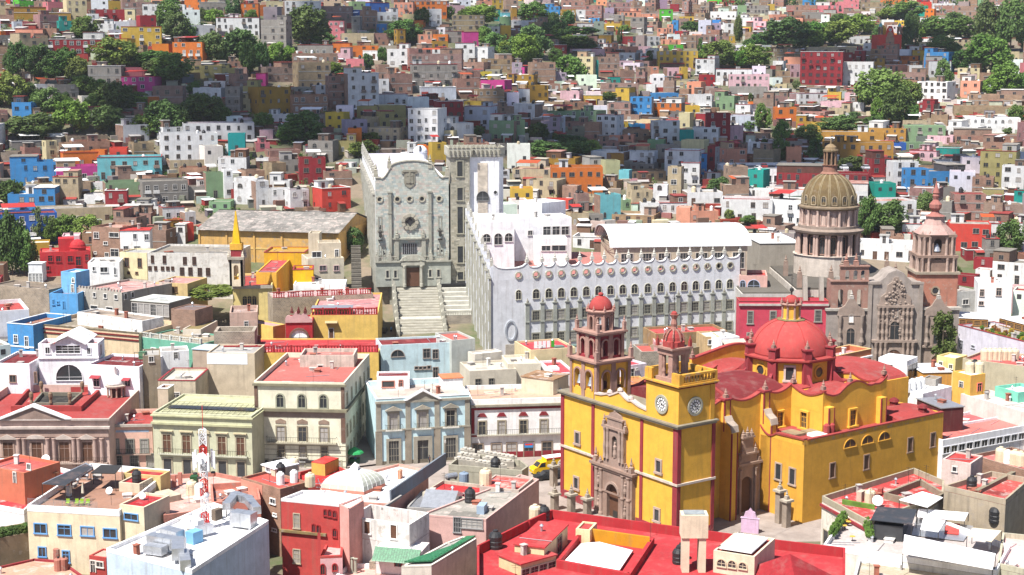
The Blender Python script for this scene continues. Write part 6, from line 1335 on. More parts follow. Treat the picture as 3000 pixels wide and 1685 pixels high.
b=blk('amber_house','amber yellow roof house with crosses, ladder and water tanks','house','34',(1862,850),(2040,895),(1970,820),Y=280,wc=hx('eeb758',.8),rc=(.78,.78,.76),par=.2);b.win('34',[(1930,955,1962,1020,'door')]);b.winS('34',[(2108,975,2145,1050,'door')],fc=(.7,.2,.15))
AMB=b
b=blk('white_tank_roof','white roof crowded with white and grey tanks beside the basilica apse','house','34',(1235,1010),(1560,1075),(1500,935),Y=273,wc=(.8,.8,.8),rc=(.8,.8,.8),par=.3);WTR=b
b=blk('grey_lift_shaft','tall grey louvred shaft on a red roof','shaft','34',(1560,918),(1690,935),(1745,905),Y=276,wc=hx('b5b0aa',.66),rc=hx('b8a890',.6),par=.2)
b=blk('glass_roof_house','dark red house under a big slate-blue glazed lean-to','house','34',(1500,1130),(1740,1228),(1640,1080),Y=266,wc=hx('6a3434',.7),rc=hx('6f7e8e',.6),par=-1,rm='metal')
b=blk('long_rosy_roof','long low building with rosy flat roofs and ribbon windows beyond the basilica','building','34',(1770,1470),(2640,1260),(2300,1190),z=8.5,wc=(.78,.78,.8),rc=hx('e07478',.6),par=.5);b.row(16,b.h-2.6,1.6,1.2,'rect',(.7,.7,.72));b.part(MB().box(0,b.w,-1.6,0,b.h-3.6,b.h-3.3),'canopy','paint',(.8,.8,.8))
b=blk('pale_wall_house','pale pink blank-walled house behind the rosy roofs','house','34',(1940,1075),(2620,1275),7,Y=277,wc=hx('efdcd4',.78),rc=hx('e8dcd2',.74),par=.3)
b=blk('teal_roof_house','house with bright sea-green screens and white roof','house','34',(2285,1000),(2520,1065),(2400,930),Y=276,wc=hx('7fd2b8',.78),rc=(.78,.78,.76),par=.6)
b=blk('tank_row_house','beige house with red roof carrying a row of cream tanks','house','34',(1960,720),(2640,812),(2300,640),Y=296,wc=hx('cfc4a8',.68),rc=hx('e06a64',.6),par=.5);TRH=b
b=blk('restaurant_terrace','lilac-white restaurant terrace with potted flowers beside the carved church','restaurant','34',(1915,385),(2640,570),(2300,360),Y=320,wc=hx('dcd8e4',.78),rc=hx('b8b0a8',.64),par=.6,coping=REDP);b.win('34',[(1930,535,1960,630,'door'),(2050,590,2080,620)],fc=(.5,.5,.55))
RES=b
for i,(p0,p1,p2) in enumerate((((1925,315),(2215,330),(2080,265)),((2330,315),(2640,395),(2500,275)))):
 q=blk('garden_pavilion',('open timber pavilion with white roof at the near end of the flower terrace','open timber pavilion with white roof among the terrace flowers')[i],'pavilion','34',p0,p1,p2,Y=322,wc=hx('a06a3c',.66),rc=(.76,.77,.77),par=-1,zb=RES.zb+RES.rz-.2);q.row(4,.6,q.w/4-.4,q.h-1.0,'grid',hx('b0844a',.7))
for i in range(26):
 P=RES.wpos(rnd.uniform(2,RES.w-2),rnd.uniform(.8,5),RES.rz);s_=rnd.uniform(.4,.8);o=thing('potted_plant','flowering plant in a clay pot on the lilac-white restaurant terrace','plant',P,0,'potted plants on the restaurant terrace')
 MB().lathe([(.2,0),(.3,.45)],8).build('pot','plaster',o,hx('b0603c',.7));c_=put('foliage',CRN['r'][i%3][0],o,rnd.choice([(1.2,1.4,.8),(1.0,1.2,.8),(3.5,.8,.8),(4,2,.6)]),(0,0,.1));c_.scale=(s_*1.6,s_*1.6,s_*1.5)
b=blk('grey_white_house','grey and white house with dark barred windows above the garden pavilions','house','34',(1870,55),(2110,40),8,Y=346,wc=hx('c9c8c4',.7),rc=hx('b8b0a6',.64),par=.4,wm='plaster_old');b.win('34',[(1960,130,2015,175),(2135,30,2170,95)])
b=blk('white_tall_house','tall white house with two brown windows beyond the bell tower','house','34',(2115,-40),(2460,-30),9,Y=343,wc=(.78,.78,.79),rc=(.75,.75,.75),par=.4);b.win('34',[(2135,30,2170,95),(2300,15,2345,90),(2125,150,2165,185)],fc=(.5,.4,.35))
b=blk('pink_arcade','pale pink arcade with blue arches and red roof left of the carved church','building','23',(2290,1330),(2570,1335),9,Y=340,wc=hx('e2b4a8',.74),rc=hx('d85048',.6),par=.6);b.win('23',[(2298,1380,2345,1470,'arch'),(2375,1375,2490,1470,'arch')],fc=hx('b8c4dc',.74))
# car park terraces left of the brown dome, market hall
b=blk('terraced_car_park','white terraced car park with cars on its deck','car park','23',(2180,255),(3180,250),22,Y=474,wc=(.78,.78,.8),rc=hx('8f8a86',.6),par=.7,coping=(.8,.8,.8));CPK=b
b.row(9,b.h-4.2,2.6,2.0,'plain',(.76,.76,.78))
b=blk('striped_roof_market','low building with grey and white striped sheet roof beside the brown dome','building','24',(-80,1010),(330,1005),(200,910),Y=362,wc=hx('b8b0a4',.64),rc=(.66,.67,.68),par=-1,rm='paint')
for i in range(6):b.part(MB().box(i*b.w/6,i*b.w/6+b.w/12,0,b.d,b.h+.17,b.h+.2),'white_strip','paint',(.8,.8,.8))
# red church high on the hill
C0=ground(*px('14',1220,575));kz=(C0[1]*cp)/FPX
rc_=thing('red_hill_church','red hillside church with two small towers, clock gable and blue domes','church',tuple(C0));LAND.append((C0[0],C0[1]+7,8,9,0));rc_.scale=(.64,.64,.64)
MB().box(-9.0,9.0,0,22,-3,17).build('front_wall','plaster',rc_,hx('d8463a',.84));MB().yprism([(-3.2,17),(3.2,17),(2.4,21),(1.2,23.6),(-1.2,23.6),(-2.4,21)],0,1.2).build('clock_gable','plaster',rc_,hx('d8463a',.84))
MB().box(-3.2,3.2,-.6,0,-1,15).yprism([(-2.6,15),(2.6,15),(1.6,18.6),(0,19.4),(-1.6,18.6)],-.5,-.02).build('stone_portal','stone',rc_,hx('c99a80',.64),kind='one');window(rc_,0,-.6,0,2.6,5,'F','arch',hx('c99a80',.64), True,'stone',name='door',fr=.4);window(rc_,0,-.6,9,1.3,2.6,'F','rect',hx('d8b4a0',.64), True,'stone');window(rc_,0,0,19.8,2.0,2.0,'F','round',(.75,.7,.7), True,pane='curtain',name='clock',fr=.2)
for sx in (-7,7.5):
 t_=MB();k=arcade(3.0,.5,17,22.5,[(1.5,1.2,18,20.6)],6)
 for P_,r_ in (((sx-1.5,.2,0),0),((sx+1.5,.2,0),math.pi/2),((sx+1.5,3.2,0),math.pi),((sx-1.5,3.2,0),-math.pi/2)):xf(k,t_,P_,r_)
 t_=t_.build('bell_tower','stone',rc_,hx('c9a68c',.64),kind='one');MB().box(sx-1.8,sx+1.8,-.1,3.5,22.5,23).build('tower_cornice','stone',t_,hx('c9a68c',.64));MB().lathe([(1.3,23),(1.35,24),(1.0,25.2),(.3,25.8),(.05,27)],10,sx,1.7).build('blue_dome','plaster',t_,hx('7fc4c4',.74))
MB().lathe([(2.6,17),(2.6,20.5),(2.2,22.5),(1.2,23.8),(.2,24.4)],14,-4.2,6).build('yellow_dome','plaster',rc_,hx('e8b83c',.8))
# streets that climb the hill
for nm,pts,w_ in (('street',((2040,600),(2055,545),(2085,500),(2120,450),(2128,420)),5.5),('lane',((2775,380),(2785,320),(2795,265),(2800,215),(2805,180)),4.5)):
 q=[ground(*p) for p in pts]
 for a_,b_ in zip(q[:-1],q[1:]):
  n_=6
  for i in range(n_):
   p,r_=a_+(b_-a_)*i/n_,a_+(b_-a_)*(i+1)/n_
   o=MB().add([(p[0]-w_/2,p[1],tz(p[0],p[1])+.1),(p[0]+w_/2,p[1],tz(p[0],p[1])+.1),(r_[0]+w_/2,r_[1],tz(r_[0],r_[1])+.1),(r_[0]-w_/2,r_[1],tz(r_[0],r_[1])+.1)],[(0,1,2,3)]).build(nm,'paving',kind='one');o['kind']='structure'
  LAND.append(((a_[0]+b_[0])/2,(a_[1]+b_[1])/2,2.2,abs(b_[1]-a_[1])/2,0))
  # ================================================================ FOREGROUND ROOFS
class Poly(Bld):
 """building on any outline: pixels of its roof edge, anticlockwise seen from above"""
 def __init__(s,name,label,cat,pts,z,zb,wc,rc,par=.6,wm='plaster',rm='roof',pc=None,pt=.3,group=None):
  W_=[gz(*px(*p),z)[:2] for p in pts];s.A=np.array([W_[0][0],W_[0][1],zb]);e=(W_[1]-W_[0]);e/=np.linalg.norm(e);s.e=np.array([e[0],e[1],0]);s.n=np.array([e[1],-e[0],0]);s.zb=zb;s.h=z-zb;s.rz=s.h-par
  s.root=thing(name,label,cat,tuple(s.A),math.atan2(e[1],e[0]),group);s.pts=[(float((np.append(w,0)-s.A)@s.e),float(-((np.append(w,0)-s.A)@s.n))) for w in W_]
  s.w=float(np.linalg.norm(W_[1]-W_[0]));ar=sum(a[0]*b[1]-b[0]*a[1] for a,b in zip(s.pts,s.pts[1:]+s.pts[:1]))
  P=s.pts if ar>0 else s.pts[::-1];s.poly=P;s.rc=rc;s.rm=rm;s.d=abs(ar)/2/max(s.w,1);BL.append(s)
  MB().prism(P,0,s.rz-.06).build('wall',wm,s.root,wc,kind='one')
  c0=np.mean(np.array(P),0);ins=[tuple(np.array(p)+(c0-np.array(p))/max(.1,np.linalg.norm(c0-np.array(p)))*.05) for p in P]
  MB().prism(ins,s.rz-.05,s.rz).build('roof',rm,s.root,rc,kind='one');s.par(P,s.rz+.001,s.h,pt,wm if pc is None else 'plaster',wc if pc is None else pc)
  cw=np.mean(np.array(W_),0);r_=max(np.linalg.norm(w-cw) for w in W_);LAND.append((cw[0],cw[1],r_*.7,r_*.7,0))
 def par(s,P,z0,z1,pt,mat,c,name='parapet'):
  for a,b in zip(P,P[1:]+P[:1]):
   a,b=np.array(a),np.array(b);d=b-a;L=np.linalg.norm(d);d/=L;n=np.array([-d[1],d[0]])*pt
   MB().prism([tuple(a),tuple(b),tuple(b+n-d*pt),tuple(a+n+d*pt)],z0,z1).build(name,mat,s.root,c,kind='one')
 def q(s,r,pts,z=None): return [s.T(r,*p,z=z)[:2] for p in pts]
def ccw(P): return P if sum(a[0]*b[1]-b[0]*a[1] for a,b in zip(P,P[1:]+P[:1]))>0 else P[::-1]
def roofslab(b,r,pts,z,t,name,mat,c=None,posts=None):
 """flat sheet above a roof, at height z over it, on posts"""
 P=ccw([b.T(r,*p,z=b.rz+z)[:2] for p in pts]);o=b.part(MB().prism(P,b.rz+z,b.rz+z+t),name,mat,c)
 if posts:
  for p in P:b.part(MB().bar((p[0],p[1],b.rz-.02),(p[0],p[1],b.rz+z),.06),'post','iron')
 return o
def roofbox(b,r,A,B,C,h,name,mat,c,rc=None):
 """box on a roof: front base edge A-B, C on the back base edge"""
 a,q,k=(np.array(b.T(r,*p)[:2]) for p in (A,B,C));e=q-a;L=np.linalg.norm(e);e/=L;n=np.array([-e[1],e[0]]);d=max(.4,float((k-a)@n))
 P=ccw([tuple(a),tuple(q),tuple(q+n*d),tuple(a+n*d)]);o=b.part(MB().prism(P,b.rz,b.rz+h),name,mat,c)
 if rc:b.part(MB().prism(P,b.rz+h+.003,b.rz+h+.12),name+'_roof','roof',rc)
 return o
def rtank(b,r,x,y,kind,where,s=1.0):p=b.T(r,x,y);tank(b.wpos(p[0],p[1],b.rz),kind,where,s,'foreground water tanks')
def dish(b,r,x,y,s=.6,where=''):
 p=b.T(r,x,y);o=thing('satellite_dish','white satellite dish '+where,'dish',b.wpos(p[0],p[1],b.rz),R(rnd.uniform(150,210)),'rooftop satellite dishes')
 MB().bar((0,0,0),(0,0,s*1.2),.04).build('mast','iron',o);k=MB();n=14;vs=[(0,.0,s*1.2)]
 for rr_,dy in ((.5,-.06),(1.0,-.25)):
  for i in range(n):t=2*math.pi*i/n;vs.append((s*rr_*math.cos(t),s*dy-s*rr_*math.sin(t)*.45,s*1.2+s*rr_*math.sin(t)*.9))
 k.add(vs,[(0,1+i,1+(i+1)%n) for i in range(n)]+[(1+i,1+n+i,1+n+(i+1)%n,1+(i+1)%n) for i in range(n)]);k.build('reflector','paint',o,(.8,.8,.8));MB().bar((0,0,s*1.2),(0,-s*.9,s*1.2),.02).build('feed_arm','iron',o)
RO=ROOFR;BEI=hx('efdfc0',.76);BLU=hx('6fa6dc',.78)
# beige house with blue window frames and its terrace
F1=Poly('beige_terrace_house','beige house with pale blue window frames and a roof-terrace bar','house',[('41',268,748),('41',1190,800),('41',1700,395),('41',905,330)],11.0,-.5,BEI,hx('b58a74',.66),par=.9,pc=(.8,.8,.8))
F1.win('41',[(347,935,462,1030),(582,950,703,1050),(812,965,933,1055),(1037,988,1160,1075),(387,1170,458,1262),(628,1205,692,1320)],'rect',BLU, True,fr=.16)
roofslab(F1,'41',[(420,540),(650,560),(925,370),(860,335)],2.6,.15,'dark_canopy','metal',(.1,.1,.11), True).color=(.08,.08,.09,1)
roofslab(F1,'41',[(905,435),(1150,440),(1215,360),(1010,355)],2.6,.15,'dark_canopy','iron', None, True)
roofslab(F1,'41',[(425,538),(652,556),(920,372),(850,340)],2.76,.05,'canopy_sheet','roof',hx('4a4d55',.6))
for x,y in ((520,560),(640,600),(700,560),(780,540),(830,470),(600,640),(560,470)):
 p=F1.T('41',x,y);o=thing('cafe_table','small square table with stools under the dark terrace canopy','table',F1.wpos(p[0],p[1],F1.rz),0,'tables on the roof terrace bar');MB().box(-.4,.4,-.4,.4,.7,.75).build('top','wood',o);MB().bar((0,0,0),(0,0,.7),.05).build('leg','iron',o)
for x in (650,740,790,850):
 p=F1.T('41',x,770);o=thing('lime_chair','lime green plastic chair at the terrace railing','chair',F1.wpos(p[0],p[1]+.8,F1.rz),0,'lime chairs on the terrace');MB().box(-.25,.25,-.25,.25,.4,.45).build('seat','plastic',o,hx('9cc23c'));MB().box(-.25,.25,.2,.25,.45,.95).build('backrest','plastic',o,hx('9cc23c'))
 for a_ in (-.22,.22):
  for c_ in (-.22,.22):MB().box(a_-.02,a_+.02,c_-.02,c_+.02,0,.4).build('leg','plastic',o,hx('9cc23c'))
for x,y in ((708,680),(828,680)):
 p=F1.T('41',x,y);o=thing('folded_parasol','folded cream parasol standing on the terrace floor','parasol',F1.wpos(p[0],p[1],F1.rz),0,'folded parasols on the terrace');MB().bar((0,0,0),(0,0,2.4),.03).build('pole','iron',o);MB().lathe([(.1,.7),(.22,.8),(.14,1.7),(.03,2.4)],8).build('cloth','paint',o,hx('e8e0cc',.76));MB().box(-.25,.25,-.25,.25,0,.08).build('foot','concrete',o,CONC)
k=MB();P0,P1=np.array(F1.pts[0]),np.array(F1.pts[1])
for i in range(5):k.bar((.1,.15,F1.h+.2+i*.18),(F1.w*.75,.15,F1.h+.2+i*.18),.025)
for i in range(9):k.bar((.1+i*F1.w*.75/8,.15,F1.h),(.1+i*F1.w*.75/8,.15,F1.h+1.0),.03)
F1.part(k,'steel_railing','metal',kind='one')
F1b=blk('red_roof_penthouse','cream penthouse with red tray roof and a blue-framed window above the beige house','penthouse','41',(1190,740),(1435,772),(1600,640),z=11.6,zb=6,wc=BEI,rc=hx('c8343c',.6),par=.35);F1b.win('41',[(1245,832,1375,902)],'rect',BLU, True,fr=.14)
F1c=blk('red_roof_annex','cream annex with two-level red roof and black tank','annex','41',(1185,520),(1390,540),(1500,440),z=11.5,zb=5,wc=hx('e0d2b8',.72),rc=hx('c8343c',.6),par=.25);F1d=blk('red_roof_annex','taller yellowish annex with a flat red roof and red chimney box','annex','41',(1230,430),(1600,460),(1620,405),z=11.8,zb=5,wc=hx('e0c98c',.74),rc=hx('cc3038',.6),par=.3)
rtank(F1c,'41',1365,520,'k','on the cream annex with two-level red roof',1.3);dish(F1b,'41',1420,700,.5,'on the red-roofed cream penthouse');dish(F1,'41',1240,610,.6,'beside the roof-terrace bar');dish(F1,'41',1085,650,.55,'behind the cream penthouse')
# red roofs at the far left
F4=Poly('red_roof_house','house with broad plain red roof below the courthouse','house',[('41',-300,700),('41',238,800),('41',720,400),('41',300,300),('41',-300,260)],8.0,-.5,(.76,.74,.73),hx('d8434a',.6),par=.7);roofbox(F4,'41',(230,555),(300,560),(330,530),.4,'roof_hatch','plaster',RO)
b=blk('coral_house','coral plastered roof house with small awning and antenna beam','house','41',(-180,350),(238,430),(300,262),z=12.2,zb=4,wc=hx('cf7a5e',.76),rc=hx('c86058',.74),par=.4);b.win('41',[(135,420,165,530,'door'),(275,335,305,395)]);dish(F4,'41',455,340,.7,'on the plain red roof below the courthouse')
b=blk('tile_porch','white hut under a mossy red tile lean-to','hut','41',(-100,860),(95,830),4,z=6.0,zb=-1,wc=(.72,.7,.68),rc=hx('b86a54',.7),par=-1,rm='roof_worn')
F5=Poly('rusty_terrace','rust-stained open roof terrace with old boilers below the beige house','terrace',[('41',-400,1520),('41',480,1640),('41',900,1500),('41',620,1300),('41',340,1280),('41',-100,1380)],3.5,-3,hx('c9b49c',.66),hx('d8a890',.7),par=.3,rm='roof_worn',wm='plaster_old',pc=REDP)
b=blk('old_garden_wall_house','brown old wall house topped with climbing plants','house','41',(-250,1120),(370,1010),5,z=6.5,zb=-2,wc=hx('a89478',.62),wm='plaster_old',rc=hx('5c5a48',.5),par=.5)
for i in range(14):
 p=b.wpos(b.w*(.1+.062*i),1.0,b.rz);o=tree(np.array(p),2.0,1.6,'r',i);o['label']='climbing plant bush along the brown garden wall top';o['category']='plant';o['group']='plants on the old wall';o.name='wall_plant';TREEO.pop()
b=blk('red_hut','small dark red hut with glazed door beside the beige house','hut','41',(888,1252),(1058,1275),(1060,1185),z=6.0,zb=0,wc=hx('b04440',.78),rc=hx('e0aa9a',.72),par=.15);b.win('41',[(905,1300,955,1420,'door'),(965,1310,1030,1370)],fc=(.6,.55,.5))
for i,(x,y) in enumerate(((575,1290),(585,1400),(640,1395))):p=F5.T('41',x,y);o=thing('roof_boiler','rust red drum boiler on the stained terrace','boiler',F5.wpos(p[0],p[1],F5.rz),0,'boilers on the stained terrace');MB().lathe([(.6,0),(.6,1.6),(.4,1.75)],12).build('drum','plaster_old',o,hx('c08070',.66));MB().lathe([(.15,1.7),(.15,2.0)],8).build('flue','iron',o)
# pale blue building with ducts and antenna mast
F2=Poly('pale_blue_block','pale blue windowless block with white roof crowded by silver ducts','building',[('41',1060,1178),('41',1915,1395),('41',2680,900),('41',2130,720)],12.0,-3,hx('c9d9ea',.8),(.82,.82,.82),par=.5,pc=(.82,.82,.83))
def duct(b,r,pts,w,h,z,lab):
 q=[b.T(r,*p) for p in pts];o=thing('air_duct',lab,'duct',b.wpos(q[0][0],q[0][1],b.rz),0);o.rotation_euler=b.root.rotation_euler;x0,y0=q[0][:2]
 for i,(p,t) in enumerate(zip(q[:-1],q[1:])):
  a=np.array([p[0]-x0,p[1]-y0]);c_=np.array([t[0]-x0,t[1]-y0]);d=c_-a;L=np.linalg.norm(d);d/=L;n=np.array([-d[1],d[0]])*w/2;a=a-d*w/2*(i>0);c_=c_+d*w/2
  k=max(1,int(L/.9))
  for j in range(k):
   s0,s1=a+(c_-a)*j/k,a+(c_-a)*((j+1)/k-.03/max(L,.1));MB().prism([tuple(s0-n),tuple(s1-n),tuple(s1+n),tuple(s0+n)],z+.02*(i%2),z+h+.02*(i%2)).build('duct_section','metal',o,kind='one')
 for p in q[::2]:MB().bar((p[0]-x0,p[1]-y0,0),(p[0]-x0,p[1]-y0,z),.07).build('duct_leg','iron',o)
 return o
duct(F2,'41',[(1500,1190),(1780,1240),(1780,1330)],1.5,1.5,.6,'silver sheet-metal duct with an elbow at the near end of the white roof')
duct(F2,'41',[(1460,1240),(1600,1260)],1.4,1.1,.3,'short silver duct box beside the elbowed duct');duct(F2,'41',[(1640,1100),(1760,1130)],1.6,1.4,.4,'silver air handling box in the middle of the white roof');duct(F2,'41',[(1830,1300),(1850,1400)],1.3,1.3,.2,'silver duct leg dropping over the parapet')
duct(F2,'41',[(2260,870),(2350,760),(2480,800),(2560,900)],1.1,1.0,1.0,'big curved silver duct at the far end of the white roof');duct(F2,'41',[(2330,960),(2480,980)],1.8,1.9,.3,'rust-streaked silver air box below the curved duct');duct(F2,'41',[(1960,1080),(2080,1050)],1.1,1.1,.4,'round-ended white duct beside the antenna foot')
for x,y in ((1870,980),(1960,920),(1945,1000)):roofbox(F2,'41',(x-35,y+20),(x+30,y+35),(x+45,y),1.7,'air_conditioner','paint',(.8,.8,.8))
roofbox(F2,'41',(1850,1130),(1930,1150),(1930,1090),1.6,'blue_unit','paint',hx('7db4dc',.78));roofbox(F2,'41',(2110,900),(2150,910),(2160,870),1.5,'condenser','paint',hx('8a7a6a',.6))
k=MB()
for i in range(14):k.bar((F2.w+.1,1+i*2.2,F2.h),(F2.w+.1,1+i*2.2,F2.h),.03)
for p,t in zip(F2.poly,F2.poly[1:]+F2.poly[:1]): pass
mp=F2.T('41',2055,985);mast=thing('antenna_mast','red and white lattice antenna mast with dishes and panels','antenna',F2.wpos(mp[0],mp[1],F2.rz))
mh=13.6;n=12
for i in range(n):
 z0,z1=i*mh/n,(i+1)*mh/n;s0=.55;k=MB();an=[R(90+120*j) for j in range(3)]
 for j in range(3):
  p=(s0*math.cos(an[j]),s0*math.sin(an[j]));t=(s0*math.cos(an[(j+1)%3]),s0*math.sin(an[(j+1)%3]))
  k.bar((*p,z0),(*p,z1),.075).bar((*p,z0),(*t,z1),.045).bar((*t,z0),(*p,z1),.045).bar((*p,z1),(*t,z1),.05)
 k.build('lattice_section','paint',mast,hx('d8332c',.82) if (i//2)%2==0 else (.78,.78,.78),kind='one')
MB().bar((0,0,mh),(0,0,mh+3.2),.05).build('lightning_rod','paint',mast,hx('d8332c'))
for z,r_,an in ((9.8,.75,-100),(6.2,.4,-120),(4.8,.35,-60)):
 t=R(an);c,s_=math.cos(t),math.sin(t);d_=MB().lathe([(.02,0),(r_,.05),(r_,.25),(.05,.3)],16);m=MB()
 xf(d_,m,(0,0,0));m.v=[(c*(.55+v[2])-s_*v[0],s_*(.55+v[2])+c*v[0],z+v[1]) for v in m.v];m.build('drum_dish','paint',mast,(.78,.78,.8))
for i in range(7):
 t=R(i*51);c,s_=math.cos(t),math.sin(t);x,y=1.35*c,1.35*s_
 MB().box(x-.14,x+.14,y-.1,y+.1,8.2,10.6).build('panel_antenna','paint',mast,(.75,.76,.78));MB().bar((0,0,9.0),(x,y,9.0),.03).bar((0,0,10.0),(x,y,10.0),.03).build('panel_arm','metal',mast,kind='one')
 if i%2:MB().lathe([(.28,0),(.32,.1),(.28,.2)],10,x*1.1,y*1.1,0,7.3).build('cable_coil','iron',mast)
 # cluttered pink roof between
F6=Poly('pink_roof_house','low house with pale pink roof cluttered by chimneys and tanks','house',[('41',1630,850),('41',2080,790),('41',2540,500),('41',2150,420),('41',1640,450)],9.5,-.5,hx('c98a7a',.7),hx('e0b0a4',.74),par=.6,rm='roof_worn')
for x,y in ((1735,575),(1795,550)):roofbox(F6,'41',(x-18,y),(x+18,y),(x+20,y-10),1.9,'chimney','plaster',hx('d08878',.74))
roofbox(F6,'41',(1895,570),(1965,570),(1970,545),1.6,'green_unit','paint',hx('2f5a34',.7));roofbox(F6,'41',(1650,735),(1810,700),(1800,620),.9,'skylight_box','plaster_old',hx('d8ccb4',.7))
for x,y,k_ in ((1915,640,'c'),(1985,660,'w')):rtank(F6,'41',x,y,k_,'on the cluttered pale pink roof',1.4)
b=blk('salmon_wall_house','salmon peeling house wall beside the antenna mast','house','41',(2115,720),(2600,690),(2700,500),z=9.9,zb=0,wc=hx('d88a78',.74),wm='plaster_old',rc=hx('c88a78',.7),par=.9)
# middle bottom: brick flank, red house, cream hut, skylight dome
b=blk('brick_side_house','narrow salmon and raw brick house between the duct roof and red house','house','42',(-150,470),(240,590),(200,420),z=10.8,zb=-1,wc=(1.15,1.05,.98),wm='brick',rc=hx('c85a50',.74),par=.4);b.win('42',[(145,680,195,742),(175,830,205,862),(165,985,205,1015)],fc=(.75,.75,.74));BS=b
b.part(MB().box(.0,b.w*.55,-.06,0,b.h-6.5,b.h-.3),'salmon_patch','plaster',hx('dc9480',.76))
for x,y,k_ in ((245,450,'k'),(245,540,'w'),(380,520,'w'),(540,560,'c'),(380,400,'c')):rtank(b,'42',x,y,k_,'on the raw brick house by the red roofs',1.35)
F9=Poly('red_house','tall brick-red house with white roof and clusters of tiny arched windows','house',[('42',248,682),('42',828,738),('42',1062,655),('42',700,600),('42',460,600)],13.0,-2,hx('bf4a46',.8),(.82,.82,.82),par=.4,wm='plaster',pc=(.75,.72,.72))
F9.win('42',[(378,838,436,980,'grid'),(378,1190,438,1330,'grid')],fc=hx('c9bca4',.66),fmat='stone',deep=True);F9.win('42',[(678,790,708,852,'arch'),(724,798,752,862,'arch'),(772,808,800,872,'arch'),(562,940,592,1018,'arch'),(608,950,638,1030,'arch'),(768,985,806,1065,'arch')],fc=hx('9a2f30',.8),deep=True)
z9=F9.F('42',400,1010)[1];F9.part(MB().box(-.2,F9.w*.78,-.35,0,z9-.2,z9+.15),'string_course','plaster_old',hx('a08a5c',.6))
F9b=Poly('pink_flank','pale pink side house with grey-green shuttered window next to the red house','house',[('42',830,742),('42',925,790),('42',1075,700),('42',1060,650)],12.9,-2,hx('e6aaa0',.76),(.8,.78,.76),par=.2)
pc=Poly('pink_stair_house','pink stepped porch with scrolled red gable and arched doors','porch',[('42',640,1260),('42',860,1250),('42',870,1120),('42',720,1080)],7.0,-3,hx('eeb9bc',.78),hx('e8b4b0',.76),par=.3,pc=hx('c04a48',.8));pc.win('42',[(645,1345,685,1440,'arch'),(765,1340,805,1400,'arch')],fc=hx('b03a3c',.8),name='arched_door')
pc.part(MB().xprism([(.2,7+3),(3.2,7+3),(2.6,11),(1.6,12.2),(.4,13.2)],-.3,.1),'scrolled_gable','plaster',hx('c04a48',.8))
F10=Poly('white_roof_hall','hall with blinding white roof and ribbed glass skylight dome','hall',[('42',1060,720),('42',1320,735),('42',1720,400),('42',1420,335),('42',640,540),('42',640,620)],10.0,-1,hx('e2a898',.75),(.84,.84,.84),par=.4)
sk=[F10.T('42',*p,z=F10.rz) for p in ((650,610),(1075,650),(1290,560),(950,500))];sk=ccw([(p[0],p[1]) for p in sk]);c0=np.mean(np.array(sk),0);k=MB();N=6;rings=[]
for i in range(N+1):
 t=i/N*math.pi/2;f=math.cos(t)*.93+.07;z=.5+2.4*math.sin(t);rings.append([(c0[0]+(p[0]-c0[0])*f,c0[1]+(p[1]-c0[1])*f,F10.rz+z) for p in sk])
for i in range(N):k.add(rings[i]+rings[i+1],[(j,(j+1)%4,4+(j+1)%4,4+j) for j in range(4)])
k.add(rings[N],[(0,1,2,3)]);so=F10.part(k,'skylight_dome','paint',hx('c9cdc0',.7),kind='one');F10.part(MB().prism(sk,F10.rz+.001,F10.rz+.5),'skylight_kerb','plaster',hx('d88a78',.74))
rbm=MB()
for j in range(4):
 for s_ in (0,.2,.4,.6,.8):
  for i in range(N):
   g= lambda R_:tuple(np.array(R_[j])*(1-s_)+np.array(R_[(j+1)%4])*s_);rbm.bar(g(rings[i]),g(rings[i+1]),.05)
rbm.build('skylight_rib','white_metal',so,kind='one');MB().lathe([(.8,F10.rz+2.9),(.8,F10.rz+3.4),(.05,F10.rz+4.0)],4,c0[0],c0[1],R(45)).build('skylight_cap','paint',so,(.8,.8,.78))
wl=[F10.T('42',*p,z=F10.rz)[:2] for p in ((1330,735),(1880,350))];d_=np.array(wl[1])-np.array(wl[0]);d_/=np.linalg.norm(d_);n_=np.array([d_[1],-d_[0]])*.3
F10.part(MB().prism(ccw([tuple(wl[0]),tuple(wl[1]),tuple(np.array(wl[1])+n_),tuple(np.array(wl[0])+n_)]),F10.rz,F10.h+1.6),'grey_party_wall','plaster',hx('8f9aa6',.62));roofbox(F10,'42',(1412,490),(1440,492),(1445,470),1.3,'chimney','plaster',hx('e0a080',.74))
F11=Poly('low_red_roof','low red-roofed house with a red and ochre hatch box facing the bank','house',[('42',420,560),('42',760,540),('42',1000,440),('42',760,330),('42',420,420)],8.0,-.5,hx('b84a44',.78),hx('dc3c3e',.6),par=.6);roofbox(F11,'42',(555,440),(690,460),(735,385),1.9,'hatch_box','plaster',hx('e0bc5c',.78),hx('e04038',.82))
b=blk('cream_hut','cream rooftop hut under a blinding white stepped metal roof','hut','42',(60,350),(190,395),(380,330),z=11.5,zb=2,wc=hx('e2d6bc',.74),rc=(.82,.83,.84),par=-1,rm='paint');b.win('42',[(105,365,145,420)],fc=(.7,.72,.74))
